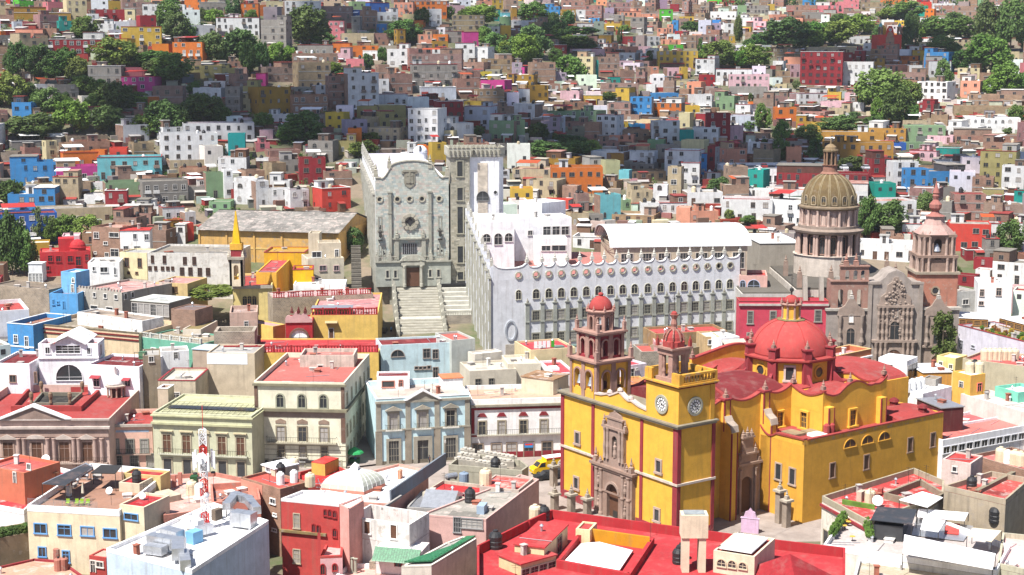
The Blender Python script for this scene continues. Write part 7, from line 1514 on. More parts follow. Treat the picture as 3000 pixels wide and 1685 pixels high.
# white ruin and tile-roofed terrace
F13=Poly('roofless_white_shell','roofless white house shell with empty window holes','ruin',[('42',930,862),('42',1530,945),('42',1728,822),('42',1140,738)],10.5,-3,hx('e6e4e0',.8),hx('c9847c',.7),par=2.9,wm='plaster_old',rm='roof_worn',pt=.3)
F13.win('42',[(1080,905,1140,1035,'plain'),(1345,945,1405,1085,'plain')],fc=(.74,.73,.71),pane='wood')
ea=F13.q('42',[(1080,820),(1450,880)]);F13.part(MB().bar((*F13.T('42',1260,960)[:2],F13.h-.3),(*F13.T('42',1450,830)[:2],F13.h-.3),.22),'concrete_beam','concrete',CONC)
F14=Poly('pink_terrace_house','white and pink terrace house with green glazed tile awning','house',[('42',800,1440),('42',1480,1560),('42',1560,1330),('42',930,1330)],4.5,-4,(.8,.78,.77),hx('f0b8ac',.78),par=.6,pc=(.8,.8,.79))
F14w=blk('tile_awning_house','white house front with green tile awning, door and red fire extinguisher','house','42',(1190,1180),(1650,1215),4,z=7.4,zb=0,wc=hx('efe0de',.8),rc=(.8,.78,.76),par=.1);F14w.win('42',[(1255,1215,1320,1285),(1390,1235,1448,1365,'door')],fc=hx('8a2c2c'))
tl=MB().xprism([(-1.7,.0),(-1.6,.12),(0,1.5),(0,1.35)],0,.34).mesh('roof_tile','glazed')
for i in range(int(F14w.w/.36)):put('roof_tile',tl,F14w.root, None,(i*.36,0,F14w.h-1.2))
F14w.part(MB().box(F14w.w*.36,F14w.w*.36+.22,-.25,-.02,1.6,2.2),'fire_extinguisher','paint',hx('c8202a'))
for x,y in ((855,1330),(945,1290),(985,1270),(960,1380),(995,1390)):p=F14.T('42',x,y+40);F14.part(MB().lathe([(.3,0),(.22,.2),(.2,1.9),(.34,2.1)],10,p[0],p[1],0,F14.rz),'stone_pillar','stone',hx('c0bfae',.68))
roofbox(F14,'42',(1130,1390),(1215,1395),(1250,1350),1.1,'stone_plinth','rubble',(.9,.85,.8))
F16=Poly('green_tile_house','cream house with long sloping green glazed tile roof','house',[('42',1450,1360),('42',1750,1350),('42',2200,1080),('42',2060,1060),('42',1900,1120)],7.0,-4,hx('efe8dc',.78),CONC,par=.2)
gt=F16.q('42',[(1480,1345),(1760,1335),(2190,1085),(2100,1090),(1960,1180)]);gt=ccw(gt);k=MB().prism(gt,F16.rz+.3,F16.rz+.5);F16.part(k,'tile_roof_bed','glazed')
tm2=MB().yprism([(-.13,0),(.13,0),(.1,.09),(-.1,.09)],0,.5).mesh('roof_tile','glazed');c0=np.mean(np.array(gt),0);cnt=0
def inside(p,P):
 s_=[(b[0]-a[0])*(p[1]-a[1])-(b[1]-a[1])*(p[0]-a[0]) for a,b in zip(P,P[1:]+P[:1])]; return all(v>0 for v in s_)
gx0,gx1=min(p[0] for p in gt),max(p[0] for p in gt);gy0,gy1=min(p[1] for p in gt),max(p[1] for p in gt);y=gy0
while y<gy1:
 x=gx0
 while x<gx1:
  if inside((x,y),gt) and inside((x,y+.4),gt) and cnt<298:put('roof_tile',tm2,F16.root, None,(x,y,F16.rz+.49));cnt+=1
  x+=.42
 y+=.62
 # long pink house with concrete roof and verandah
F15=Poly('concrete_roof_house','long pink-walled house with stained concrete roof and dark glazed gallery','house',[('42',1640,840),('42',2295,890),('43',270,490),('43',80,440),('42',2380,560)],9.5,-3,hx('e2b8b0',.74),hx('b5b0a6',.64),par=.25,rm='roof_worn')
F15.win('42',[(1975,870,2040,1020,'grid'),(2050,880,2255,985,'grid')],fc=(.25,.25,.25),deep=True);rtank(F15,'42',2135,720,'k','on the stained concrete roof of the pink-walled house',1.5);roofbox(F15,'42',(2200,840),(2275,845),(2285,800),1.2,'cooler','paint',hx('a8bcd0',.72))
b=blk('glass_ridge_house','grey building with big glazed ridge skylight beside the white shell','building','42',(1500,770),(2000,800),(1960,620),z=8.4,zb=-1,wc=hx('b9b6b2',.66),rc=hx('8f9096',.6),par=.2,rm='metal');b.part(MB().xprism([(.5,8.4+1),(b.d-.5,8.4+1),(b.d/2,8.4+2.6)],b.w*.25,b.w*.9),'glazed_ridge','metal')
b=blk('red_well_roof','small sunken red roof with gas cylinders behind the white shell','house','42',(1660,620),(2230,690),(1720,480),z=8.8,zb=-1,wc=hx('cfc6b4',.68),rc=hx('dc3c40',.6),par=.5,wm='plaster_old');RW=b
p=b.T('42',1885,500);o=thing('gas_cylinder','silver gas cylinder lying on the sunken red roof','gas tank',b.wpos(p[0],p[1],b.rz+.5),R(30));m=MB();xf(MB().lathe([(.1,0),(.5,.25),(.5,2.0),(.1,2.25)],12),m,(0,0,0));m.v=[(v[2],v[0],v[1]) for v in m.v];m.build('tank_shell','metal',o,smooth=False);MB().box(.4,.6,-.5,.5,-.55,-.2).build('cradle','iron',o);MB().box(1.6,1.8,-.5,.5,-.55,-.2).build('cradle','iron',o)
p=b.T('42',2075,520);o=thing('zinc_tank','round blue-grey zinc tank beside the gas cylinder','tank',b.wpos(p[0],p[1],b.rz));MB().lathe([(.75,0),(.75,1.4),(.6,1.5),(.1,1.6)],14).build('tank_shell','paint',o,hx('8fa2b8',.66));MB().lathe([(.2,1.58),(.2,1.7)],8).build('lid','paint',o,hx('8fa2b8',.66))
F17=Poly('tank_filled_roof','grey parapeted roof packed with old grey tanks beside the plaza','building',[('42',1920,345),('43',100,405),('43',165,360),('43',90,300),('42',2080,215)],8.5,-.5,hx('bdb8a4',.66),hx('8f887a',.6),par=.9,wm='plaster_old')
for i in range(12):
 for j in range(3):
  x=2030+i*42+j*30;y=330-j*45+i*7
  if x<2580 and rnd.random()<.75:
   p=F17.T('42',x,y);o=thing('fibre_tank','squat pale grey tank packed on the parapeted roof by the plaza','water tank',F17.wpos(p[0],p[1],F17.rz),0,'old grey tanks on the parapeted roof');MB().box(-.85,.85,-.6,.6,0,.9).build('tank_shell','concrete',o,hx('c9c2b4',.66));MB().lathe([(.45,.9),(.45,1.1),(.3,1.2)],10).build('lid','concrete',o,hx('d4cec2',.66))
rtank(F17,'42',2390,400,'k','at the corner of the tank-filled grey roof',1.5)
b=blk('weathered_red_block','block with flaking red roof between tank roof and pink house','house','42',(2230,560),(2620,600),(2560,460),z=9.7,zb=0,wc=hx('cfc0b4',.68),rc=hx('d86058',.76),par=.2,rm='roof_worn');rtank(b,'42',2290,540,'c','on the flaking red roof above the pink house',1.6)
# bottom centre: great red roof
F18=Poly('great_red_roof','big building with red flat roofs and sunken courts in front of the basilica','building',[('43',-350,1900),('44',40,1900),('44',770,1480),('44',772,1172),('43',2554,1082),('43',395,792),('43',150,900),('43',-350,1150)],10.0,-3,hx('cf4448',.6),hx('d6444a',.6),par=1.3,pc=hx('c83a40',.6))
z18=F18.rz
def ringp(b,r,pts,h,t,mat,c,name):P=ccw(b.q(r,pts));b.par(P,b.rz+.001,b.rz+h,t,mat,c,name); return P
ringp(F18,'43',[(780,1060),(1420,1150),(1180,1520),(440,1380),(640,1130)],1.1,.5,'plaster',hx('cf3e44',.6),'court_wall')
P=ccw(F18.q('43',[(785,1100),(1370,1185),(1372,1195),(786,1110)]));F18.part(MB().prism(P,z18+.01,z18+1.7),'ochre_wall','plaster',hx('c9901f',.8))
tc_=F18.q('43',[(520,1345),(1075,1430),(1205,1235),(690,1165)]);tc_=ccw(tc_);cc0=np.mean(np.array(tc_),0);k=MB();k.add([(p[0],p[1],z18+.5) for p in tc_]+[(cc0[0],cc0[1],z18+2.4)]+[(p[0],p[1],z18+.4) for p in tc_],[(0,1,4),(1,2,4),(2,3,4),(3,0,4),(8,7,6,5)]+[(5+i,5+(i+1)%4,(i+1)%4,i) for i in range(4)]);tent=thing('white_tent_roof','white pyramid tent roof over the sunken red court','tent',tuple(F18.A+np.array([0,0,0])));tent.rotation_euler=F18.root.rotation_euler;k.build('canvas','paint',tent,(.84,.84,.84),kind='one')
for p in tc_:MB().bar((p[0],p[1],z18),(p[0],p[1],z18+.45),.08).build('tent_post','iron',tent)
for i in range(5):a_,b_=F18.T('43',100+i*-30,985+i*75),F18.T('43',500-i*60,1035+i*75);F18.part(MB().bar((*a_[:2],z18+.08),(*b_[:2],z18+.08),.14),'roof_ridge','plaster',hx('c43c42',.6))
b=blk('cream_roof_house','cream house with red lean-to and glazed porch standing in the great red roof','house','43',(320,1180),(555,950),4,z=11.3,zb=2,wc=hx('ecdcae',.77),rc=hx('d84a4c',.6),par=-1);b.win('43',[(450,1090,490,1200)],fc=(.3,.25,.2))
b=blk('cream_court_wall','cream wall block at the edge of the sunken court','building','43',(635,985),(778,1000),3.5,z=10.6,zb=3,wc=hx('ecdcae',.77),rc=hx('d84a4c',.6),par=.2)
b=blk('glazed_red_porch','red slab porch with window band at the corner of the cream roof house','porch','43',(90,1345),(440,1250),4.5,z=10.2,zb=2,wc=hx('e2cfa0',.74),rc=hx('d84a4c',.6),par=-1);b.row(4,b.h-2.2,1.2,1.5,'rect',(.3,.26,.22))
P0=F18.T('43',1805,1400);ch=thing('cream_chimney_tower','tall cream twin-leg chimney tower rising from the great red roof','chimney',F18.wpos(P0[0],P0[1],z18),F18.root.rotation_euler[2])
for x in (-1.5,.6):MB().box(x,x+.9,-.9,.9,0,4.6).build('leg','plaster',ch,hx('e8ddc2',.76))
MB().box(-1.7,1.7,-1.1,1.1,4.6,7.6).build('head','plaster',ch,hx('e8ddc2',.76));MB().box(-1.3,1.3,-.8,.8,7.603,7.75).build('cap','concrete',ch,hx('a8b0b4',.66))
for x,y in ((1660,1330),(1690,1290)):rtank(F18,'43',x,y,'k','beside the cream chimney tower',1.5)
rtank(F18,'42',2390,1180,'k','on the great red roof near the green tile roof',1.7);rtank(F18,'43',230,900,'c','at the wall end of the great red roof',1.5);rtank(F18,'43',320,900,'k','beside the beige tank on the great red roof',1.5)
b=blk('arched_skylight_house','cream lantern house with arched openings and white corrugated roof','building','43',(2010,1200),(2420,1265),(2490,1060),z=11.6,zb=4,wc=hx('e6dcc0',.75),rc=hx('cf4a48',.6),par=.3);b.win('43',[(2052,1285,2130,1365,'arch'),(2158,1300,2235,1378,'arch'),(2265,1315,2342,1390,'arch')],fc=hx('d8cdb0',.72),deep=True)
for i in range(12):b.part(MB().lathe([(.001,0),(.28,.0),(.28,b.d-1.6),(.001,b.d-1.6)],8),'x','paint') if False else b.part(MB().yprism(arc(b.w*.12+i*b.w*.066,b.rz+.35,b.w*.033,.22,0,180,6),.8,b.d-.8),'corrugated_sheet','paint',(.84,.84,.84))
F19=F18.q('44',[(-220,1420),(215,1560),(560,1470),(215,1235)]);F19=ccw(F18.q('44',[(-330,1420),(300,1640),(700,1480),(150,1300)]));c0=np.mean(np.array(F19),0);ap=F18.T('44',218,1235,z=z18+3.4);k=MB();k.add([(p[0],p[1],z18+.02) for p in F19]+[(ap[0],ap[1],z18+3.4)],[(0,1,4),(1,2,4),(2,3,4),(3,0,4)]);F18.part(k,'pyramid_roof','roof',hx('b5323a',.6),kind='one')
# bottom right: terraces and old roofs
F21=Poly('old_red_roof_house','old house with faded red roof and mossy parapets beside the basilica street','house',[('44',540,655),('44',1000,905),('44',1750,640),('44',1760,500),('44',1455,375)],9.0,-.5,hx('efe9da',.77),hx('d8504e',.6),par=.9,rm='roof_worn',wm='plaster_old',pc=hx('c2b8a0',.64));F21.part(MB().box(-.2,F21.w,-.25,0,F21.h-1.6,F21.h-1.2),'red_band','plaster',REDP)
ringp(F21,'44',[(1150,690),(1590,800),(1760,690),(1520,545)],1.0,.4,'plaster_old',hx('a89a84',.6),'court_wall');roofslab(F21,'44',[(1310,700),(1590,775),(1745,680),(1540,620)],1.4,.12,'white_awning','paint',(.84,.84,.84), True);window(F21.root,F21.w*.12,0,2.0,1.3,2.6,'F','plain',hx('c9bda8',.66), True,'stone');rtank(F21,'44',1015,730,'c','on the faded red roof beside the basilica street',1.4);dish(F21,'44',1095,770,.8,'large and round at the edge of the faded red roof');roofbox(F21,'44',(880,710),(930,720),(940,690),1.5,'chimney','plaster',hx('d8c4b0',.7));roofbox(F21,'44',(1090,650),(1135,655),(1140,630),1.0,'brick_stack','plaster',hx('b0524a',.74))
F22=Poly('stained_block','tall stained grey block with red roof strips and stone parapets','building',[('44',1758,552),('44',2372,695),('44',2620,480),('44',2225,408)],11.0,-1,hx('c2b29a',.66),hx('d05a54',.6),par=.8,rm='roof_worn',wm='plaster_old');P=F22.q('44',[(2080,640),(2450,450)]);F22.part(MB().bar((*P[0],F22.rz+.3),(*P[1],F22.rz+.3),.45),'dividing_wall','plaster_old',hx('a89c84',.6));rtank(F22,'44',2030,590,'k','on the stained grey block with red strips',1.4)
b=blk('pink_roof_cabin','pinkish white cabin with red roof and peeling walls beside an iron pergola','hut','44',(1738,290),(2025,335),(1880,215),z=12.0,zb=4,wc=hx('e6cfc6',.74),wm='plaster_old',rc=hx('cf4a46',.6),par=.2);b.win('44',[(1845,365,1880,415,'plain')])
b=blk('brick_parapet_house','brick-walled roof with a cluster of cream tanks and timber frame','house','44',(2030,245),(2700,440),(2250,115),z=11.0,zb=2,wc=(1.1,1,.95),wm='brick',rc=hx('c9706a',.74),par=.6,rm='roof_worn')
for x,y in ((2320,310),(2390,330),(2460,340),(2520,355)):rtank(b,'44',x,y,'c' if x!=2390 else 'w','clustered on the brick-walled roof',1.5)
b=blk('grey_ribbon_house','grey white modern house behind the brick-walled roof','house','44',(1745,100),(2640,-60),7,Y=252,wc=(.74,.74,.76),rc=hx('d88078',.76),par=.4);b.row(12,b.h-2.4,1.4,1.1,'rect',(.6,.6,.62))
F20=Poly('restaurant_roof','white restaurant roof terrace with plants, dark glass bar and canopies','restaurant',[('44',555,1140),('44',1360,1260),('44',2280,1400),('44',2420,1150),('44',1500,800),('44',740,870)],8.0,-1,hx('ece8dc',.78),hx('cfc4c0',.7),par=.8,pc=(.8,.8,.8))
roofslab(F20,'44',[(1025,900),(1435,945),(1485,800),(1090,770)],2.8,.12,'dark_canopy','roof',hx('4a4f58',.6), True);F20.part(MB().prism(ccw(F20.q('44',[(1050,1090),(1340,1120),(1400,960),(1100,930)])),F20.rz,F20.rz+2.2),'glass_bar','glass')
roofslab(F20,'44',[(1345,1235),(2240,1395),(2270,1240),(1360,1050)],2.2,.12,'white_canopy','paint',(.85,.85,.85), True);roofslab(F20,'44',[(1520,995),(1700,1020),(1770,910),(1550,880)],2.0,.1,'white_canopy','paint',(.85,.85,.85), True);roofslab(F20,'44',[(1490,870),(1960,910),(2000,830),(1500,790)],1.2,.1,'white_canopy','paint',(.84,.84,.84), True);roofslab(F20,'44',[(1760,1030),(1900,1045),(1915,940),(1780,930)],.3,.1,'red_sheet','roof',hx('e0504a',.8));roofslab(F20,'44',[(1985,1060),(2230,1120),(2330,1010),(2040,980)],2.2,.1,'cream_awning','paint',hx('e8dcc4',.76), True);roofslab(F20,'44',[(1430,1050),(1950,1110),(2050,960),(1480,880)],.15,.06,'glass_floor','metal',(.4,.45,.5))
F20.part(MB().prism(ccw(F20.q('44',[(735,800),(1060,860),(1062,850),(737,790)])),F20.rz,F20.rz+1.6),'green_screen','leaf',(1,1.3,.7))
for i in range(12):
 x,y=(640+i*18,1090-i*26) if i<7 else (985+(i-7)*8,990+(i-7)*30);p=F20.T('44',x,y);o=thing('potted_plant','leafy plant in a planter along the white restaurant roof rail','plant',F20.wpos(p[0],p[1],F20.rz),0,'planters on the restaurant roof');MB().box(-.25,.25,-.25,.25,0,.5).build('pot','plaster',o,(.7,.7,.68));c_=put('foliage',CRN['r'][i%3][0],o,(1.2,1.4,.9),(0,0,.2));c_.scale=(1.3,1.3,1.7)
for i,(x,y) in enumerate(((790,920),(800,960),(760,1000),(900,960),(840,1110),(770,940))):p=F20.T('44',x,y);o=thing('bistro_table','yellow-topped bistro table on the restaurant roof','table',F20.wpos(p[0],p[1],F20.rz),0,'bistro tables on the restaurant roof');MB().lathe([(.4,.7),(.4,.74)],10).build('top','paint',o,hx('d8b04a',.76));MB().bar((0,0,0),(0,0,.7),.04).build('leg','iron',o)
for x,y in ((2265,920),(2310,890)):rtank(F20,'44',x,y,'k','beside the red awning of the restaurant roof',1.7)
F23=Poly('gravel_roof','flat gravel roof with white parapet and red edging at the street corner','building',[('44',810,1640),('44',2300,1700),('44',2290,1440),('44',905,1270)],7.0,-3,hx('e0d8cc',.74),hx('cdbfa6',.66),par=.6,rm='roof_worn',pc=(.76,.77,.79));F24=Poly('ornate_corner_house','old grey corner house with red balustrade panel','house',[('44',2290,1330),('44',2700,1420),('44',2750,1060),('44',2340,1020)],8.0,-3,hx('cfcab2',.68),hx('efc4c0',.76),par=.7,wm='plaster_old')
# basilica forecourt: pale paving, gate piers, lilac gateway
o=sheet('forecourt',[(*gz(*px('43',300,560),0)[:2],.05),(*gz(*px('43',500,480),0)[:2],.05),(*gz(*px('43',1300,900),0)[:2],.05),(*gz(*px('44',320,930),0)[:2],.05),(*gz(*px('44',60,1060),0)[:2],.05),(*gz(*px('43',500,860),0)[:2],.05)],0,'paving')
def pier(r,x,y,h,lab):
 p=gz(*px(r,x,y),0);o=thing('gate_pier',lab,'pier',(p[0],p[1],0),R(-55));MB().box(-.5,.5,-.5,.5,0,h).build('shaft','stone',o,hx('b8a898',.62));MB().box(-.8,.8,-.8,.8,h,h+.35).build('cap','stone',o,hx('c9bfae',.66));finial(MB(),0,0,h+.35,1.6,.3).build('finial','stone',o,hx('c0b4a4',.64),kind='one')
pier('43',425,800,2.6,'stone gate pier with cross finial before the basilica door');pier('43',590,830,3.0,'stone gate pier with lantern finial nearest the portal steps');pier('43',750,850,2.6,'stone gate pier at the foot of the basilica portal');pier('44',110,930,5.2,'tall stone gate pier by the annex corner');pier('44',180,970,4.2,'shorter stone gate pier below the annex corner');pier('43',415,560,3.4,'pink stone cross pier beside the parked cars')
p=gz(*px('43',2370,1030),0);o=thing('lilac_gateway','lilac painted gateway wall with curved top in front of the side portal','gateway',(p[0],p[1],0),R(-20));o.scale=(.62,.62,.65);MB().yprism([(-2.2,0),(2.2,0),(2.2,3.6),(1.6,4.0),(1.2,5.2),(.6,5.4),(0,6.2),(-.6,5.4),(-1.2,5.2),(-1.6,4.0),(-2.2,3.6)],0,.6).build('wall','plaster',o,hx('d9b8d4',.76));MB().box(-2.4,2.4,-.1,.7,3.6,3.75).build('ledge','plaster',o,hx('e2c8de',.76))
# yellow delivery van and dark cars
def wheels(o,xs,r,yw,c=None):
 for x in xs:
  for y in (-yw,yw):
   w_=MB();t=MB().lathe([(r*.6,-.11),(r,-.1),(r,.1),(r*.6,.11)],12);w_.add([(v[0],v[2],v[1]) for v in t.v],t.f);k=w_.build('wheel','iron',o, None,(x,y,r));h_=MB();t=MB().lathe([(.01,-.12),(r*.55,-.12),(r*.55,.12),(.01,.12)],10);h_.add([(v[0],v[2],v[1]) for v in t.v],t.f);h_.build('rim','metal',k)
p=gz(*px('43',330,430),0.05);van=thing('delivery_van','yellow delivery van with boxy body and smiling face mark beside the basilica','van',tuple(p),R(205))
YV=hx('f2c41c',.84);m=MB().xprism([(-1,.45),(1,.45),(1,2.9),(-1,2.9)],-3.4,.2);m.build('cargo_box','paint',van,YV);MB().box(-3.42,.22,-1.02,1.02,2.903,2.98).build('box_roof','paint',van,(.82,.8,.8));MB().box(-3.45,.25,-1.06,-1.0,2.75,2.96).box(-3.45,.25,1.0,1.06,2.75,2.96).build('red_trim','paint',van,hx('d83228'))
MB().yprism([(.25,.4),(2.6,.4),(2.7,1.0),(2.5,1.35),(1.9,1.5),(1.2,2.25),(.25,2.35)],-.95,.95).build('cab','paint',van,YV);MB().add([(1.93,-.85,1.52),(1.93,.85,1.52),(1.25,.8,2.2),(1.25,-.8,2.2)],[(0,1,2,3)]).build('windscreen','glass',van)
for y in (-.965,.955):MB().yprism([(.4,1.45),(1.7,1.45),(1.15,2.15),(.4,2.2)],y,y+.01).build('side_window','glass',van)
wheels(van,(-2.4,1.8),.38,.9)
for y in (-.6,.6):MB().box(2.68,2.74,y-.18,y+.18,.85,1.05).build('headlight','metal',van)
for s_ in (-1,1):
 k=MB();n=18;pts=[(.62*math.cos(2*math.pi*i/n)-2.6,.62*math.sin(2*math.pi*i/n)+1.75) for i in range(n)];y0_,y1_=(1.0,1.02) if s_>0 else (-1.02,-1.0);k.yprism(pts,y0_,y1_);k.build('round_mark','paint',van,(.78,.76,.74))
 e_=MB()
 for dx in (-.2,.2):e_.box(-2.6+dx-.06,-2.6+dx+.06,y0_-.01,y1_+.01,1.85,2.05)
 for i in range(6):t=R(200+i*23.3);t1=R(200+(i+1)*23.3);e_.yprism([(-2.6+.38*math.cos(t),1.75+.38*math.sin(t)),(-2.6+.38*math.cos(t1),1.75+.38*math.sin(t1)),(-2.6+.3*math.cos(t1),1.75+.3*math.sin(t1)),(-2.6+.3*math.cos(t),1.75+.3*math.sin(t))][::-1],y0_-.01,y1_+.01)
 e_.build('face_mark','paint',van,hx('7a2a1c'),kind='one')
CARM={}
def car(P,rz,c,lab,grp):
 o=thing('parked_car',lab,'car',tuple(P),rz,grp)
 if not CARM:
  CARM['b']=MB().yprism([(-2.1,.3),(2.05,.3),(2.15,.6),(2.0,.85),(1.1,.95),(-1.9,1.0),(-2.15,.7)],-.85,.85).mesh('body','paint');CARM['c']=MB().yprism([(-1.75,.98),(1.05,.95),(.4,1.42),(-1.3,1.45)],-.74,.74).mesh('cabin','glass');CARM['r']=MB().box(-1.25,.35,-.7,.7,1.44,1.5).mesh('car_roof','paint')
  t=MB().lathe([(.2,-.1),(.31,-.1),(.31,.1),(.2,.1)],10);w_=MB();w_.add([(v[0],v[2],v[1]) for v in t.v],t.f);CARM['w']=w_.mesh('wheel','iron')
 put('body',CARM['b'],o,c);put('cabin',CARM['c'],o);put('car_roof',CARM['r'],o,c)
 for x in (-1.3,1.3):
  for y in (-.8,.8):put('wheel',CARM['w'],o, None,(x,y,.31))
 return o
p=gz(*px('43',340,490),.05);car(p,R(200),(.02,.022,.025),'black car parked behind the yellow delivery van', None);p=gz(*px('43',460,470),.05);car(p,R(205),(.03,.03,.035),'dark grey car half hidden by the basilica corner', None)
for i in range(13):x,y=3+i*3.4,3+(i%2)*7;cc_=[(.7,.7,.72),(.03,.03,.035),(.5,.5,.52),(.3,.03,.03),(.1,.15,.3)][i%5];car(CPK.wpos(x,y,CPK.rz),CPK.root.rotation_euler[2]+math.pi/2,cc_,'%s car on the white car park deck'%['silver','black','grey','dark red','navy'][i%5],'cars on the car park deck')
for i,(u_,v_) in enumerate(((2062,540),(2072,520),(2105,470),(2122,445),(2130,428),(2098,490))):p=ground(u_+12,v_);p[2]+=.15;car(p,R(75),[(.7,.7,.72),(.04,.04,.05),(.75,.75,.75),(.5,.5,.5),(.75,.6,.1),(.1,.12,.2)][i],['silver','black','white','grey','yellow','navy'][i]+' car parked on the climbing street','cars on the climbing street')
p=gz(*px('32',1285,475),8.8);car(p,R(85),(.02,.02,.025),'black car standing at the foot of the university steps', None)
# people in the street
def person(P,rz,top,legs,lab,grp=None):
 o=thing('person',lab,'person',tuple(P),rz,grp);m=MB()
 for s_ in (-1,1):m.lathe([(.07,0),(.06,.1),(.075,.45),(.095,.85)],8,s_*.1,0)
 m.lathe([(.17,.82),(.19,.95),(.16,1.1),(.2,1.35),(.19,1.44),(.07,1.5)],10);m.lathe([(.06,1.48),(.06,1.54),(.095,1.6),(.11,1.68),(.095,1.77),(.03,1.82)],10)
 for s_ in (-1,1):m.bar((s_*.2,0,1.42),(s_*.27,.02,1.1),.055,6).bar((s_*.27,.02,1.1),(s_*.25,-.08,.82),.045,6)
 m.build('body','plastic',o,hx('9a6a50',.7),kind='one');MB().lathe([(.19,.9),(.21,1.0),(.18,1.1),(.22,1.35),(.2,1.45),(.09,1.5)],10).build('shirt','paint',o,top);k=MB()
 for s_ in (-1,1):k.lathe([(.085,.05),(.09,.5),(.11,.9)],8,s_*.1,0)
 k.build('trousers','paint',o,legs,kind='one');MB().lathe([(.115,1.68),(.11,1.77),(.04,1.84)],10).build('hair','iron',o)
PPL=[('42',995,350,'3a6fb0','2a3040','person in blue shirt beside the green alley kiosk'),('42',1645,300,'e8e8e8','30303a','person in white shirt standing in the pale blue house doorway'),('42',1675,305,'d8c8c0','40342c','person in beige top on the pale blue house steps'),('42',1838,300,'c83c50','802838','person in pink clothes outside the pale blue house'),('42',1940,300,'5a78b0','303848','person in denim jacket by the right-hand door of the pale blue house'),('43',410,220,'78a0d0','303030','person in light blue shirt at the red shop plinth'),('43',440,225,'e0a8b0','403030','person in pink top at the red shop plinth'),('43',485,235,'d8d8d8','202020','person in white shirt by the basilica corner'),('42',1730,345,'303848','202028','person in dark jacket crossing before the pale blue house')]
for r_,x,y,a_,b_,lab in PPL:p=gz(*px(r_,x,y),.05);person(p,rnd.uniform(0,6),hx(a_),hx(b_),lab)
p=gz(*px('32',1360,470),9.0);person(p,0,hx('7ab0e0'),hx('202838'),'person in light blue shirt at the foot of the university steps')
p=gz(*px('42',985,345),.05);o=thing('green_kiosk','small green canopied street kiosk at the alley mouth','kiosk',tuple(p));MB().box(-.9,.9,-.7,.7,0,1.2).build('counter','paint',o,hx('1f5c3c',.7));MB().lathe([(1.7,2.2),(1.5,2.5),(.1,3.3)],8).build('canopy','paint',o,hx('2c9a58',.8))
for x in (-.8,.8):MB().bar((x,-.6,1.2),(x,-.6,2.3),.04).build('post','iron',o)
def lamp(r,x,y,z,h,lab):p=gz(*px(r,x,y),z);o=thing('street_lamp',lab,'lamp',tuple(p));MB().lathe([(.12,0),(.07,.4),(.05,h)],8).build('post','iron',o);MB().lathe([(.1,h),(.22,h+.15),(.18,h+.5),(.05,h+.65)],8).build('lantern','curtain',o)
lamp('43',1945,930,0,9.5,'tall thin lamp mast with cameras beside the clock tower');lamp('42',1890,350,0,4,'street lamp before the right-hand door of the pale blue house')
# tanks on the middle-ground roofs
for x in range(7):rtank(TRH,'34',2180+x*50,735,'c','standing in the row on the red-roofed beige house',1.5)
for x,y,k_ in ((2025,870,'c'),(2080,850,'k'),(2125,870,'c')):rtank(AMB,'34',x,y,k_,'on the amber yellow roof house',1.5)
for x,y in ((1320,1070),(1400,1060),(1450,1040),(1500,1030),(1540,1020),(1260,990)):rtank(WTR,'34',x,y,'w','on the crowded white roof beside the apse',1.5)
# ================================================================ HILLSIDE HOUSES
PAL={'w':('white','e9e9e8',.84),'c':('cream','e6d7a8',.76),'b':('bare brick','b08a74',1.0),'g':('grey concrete','a8a29a',.66),'y':('ochre yellow','cf9a44',.68),'Y':('bright yellow','e3bd48',.74),'o':('orange','e07a2c',.8),
'r':('dark red','9c2c34',.8),'R':('bright red','dd4a3c',.8),'p':('rose pink','dd8088',.78),'P':('magenta','cf3f92',.8),'k':('salmon','eaa184',.78),'u':('blue','3f92d2',.8),'U':('deep blue','2f68be',.8),
'a':('aqua','79cbd4',.78),'t':('teal','1fa296',.78),'n':('sage green','8fae84',.74),'N':('lime green','62cf3c',.8),'e':('beige','d3c09c',.72),'v':('lavender grey','b7a6b8',.7),'l':('pale blue-grey','cfd6e2',.8),'m':('mustard','bf9434',.64),'q':('pale pink','e8bcc4',.78),'x':('olive yellow','c4b878',.66)}
ROOFS=[('red','b04a46',.58,'roof'),('grey','9a948a',.62,'roof_dirty'),('white','e2e0da',.8,'roof'),('grey','ada79c',.64,'roof_worn'),('pinkish','c08a7c',.7,'roof_worn')]
KC={};HOUSES=[];TANKS=[];TAKEN=np.zeros((172,302),bool)
def mark(u0,v0,u1,v1,val=True):
 TAKEN[max(0,int(v0/10)):max(0,int(math.ceil(v1/10))),max(0,int(u0/10)):max(0,int(math.ceil(u1/10)))]=val
def cover(u0,v0,u1,v1):
 s_=TAKEN[max(0,int(v0/10)):max(1,int(math.ceil(v1/10))),max(0,int(u0/10)):max(1,int(math.ceil(u1/10)))]
 return s_.mean() if s_.size else 1.0
def hits(x,y,rad):
 for cx,cy,hw,hd,an in LAND:
  dx,dy=x-cx,y-cy
  if abs(dx)>hw+hd+rad or abs(dy)>hw+hd+rad: continue
  c,s_=math.cos(an),math.sin(an);a,b=dx*c+dy*s_,-dx*s_+dy*c
  if abs(a)<hw+rad and abs(b)<hd+rad: return True
 return False
WCOL=[(.66,.65,.62),(.20,.17,.15),(.3,.27,.24),(.14,.12,.11),(.22,.17,.14), None, None]
def tank_spot(root_loc,rz,x,y,z,kind,who):
 c,s_=math.cos(rz),math.sin(rz);TANKS.append(((root_loc[0]+x*c-y*s_,root_loc[1]+x*s_+y*c,root_loc[2]+z),kind,who))
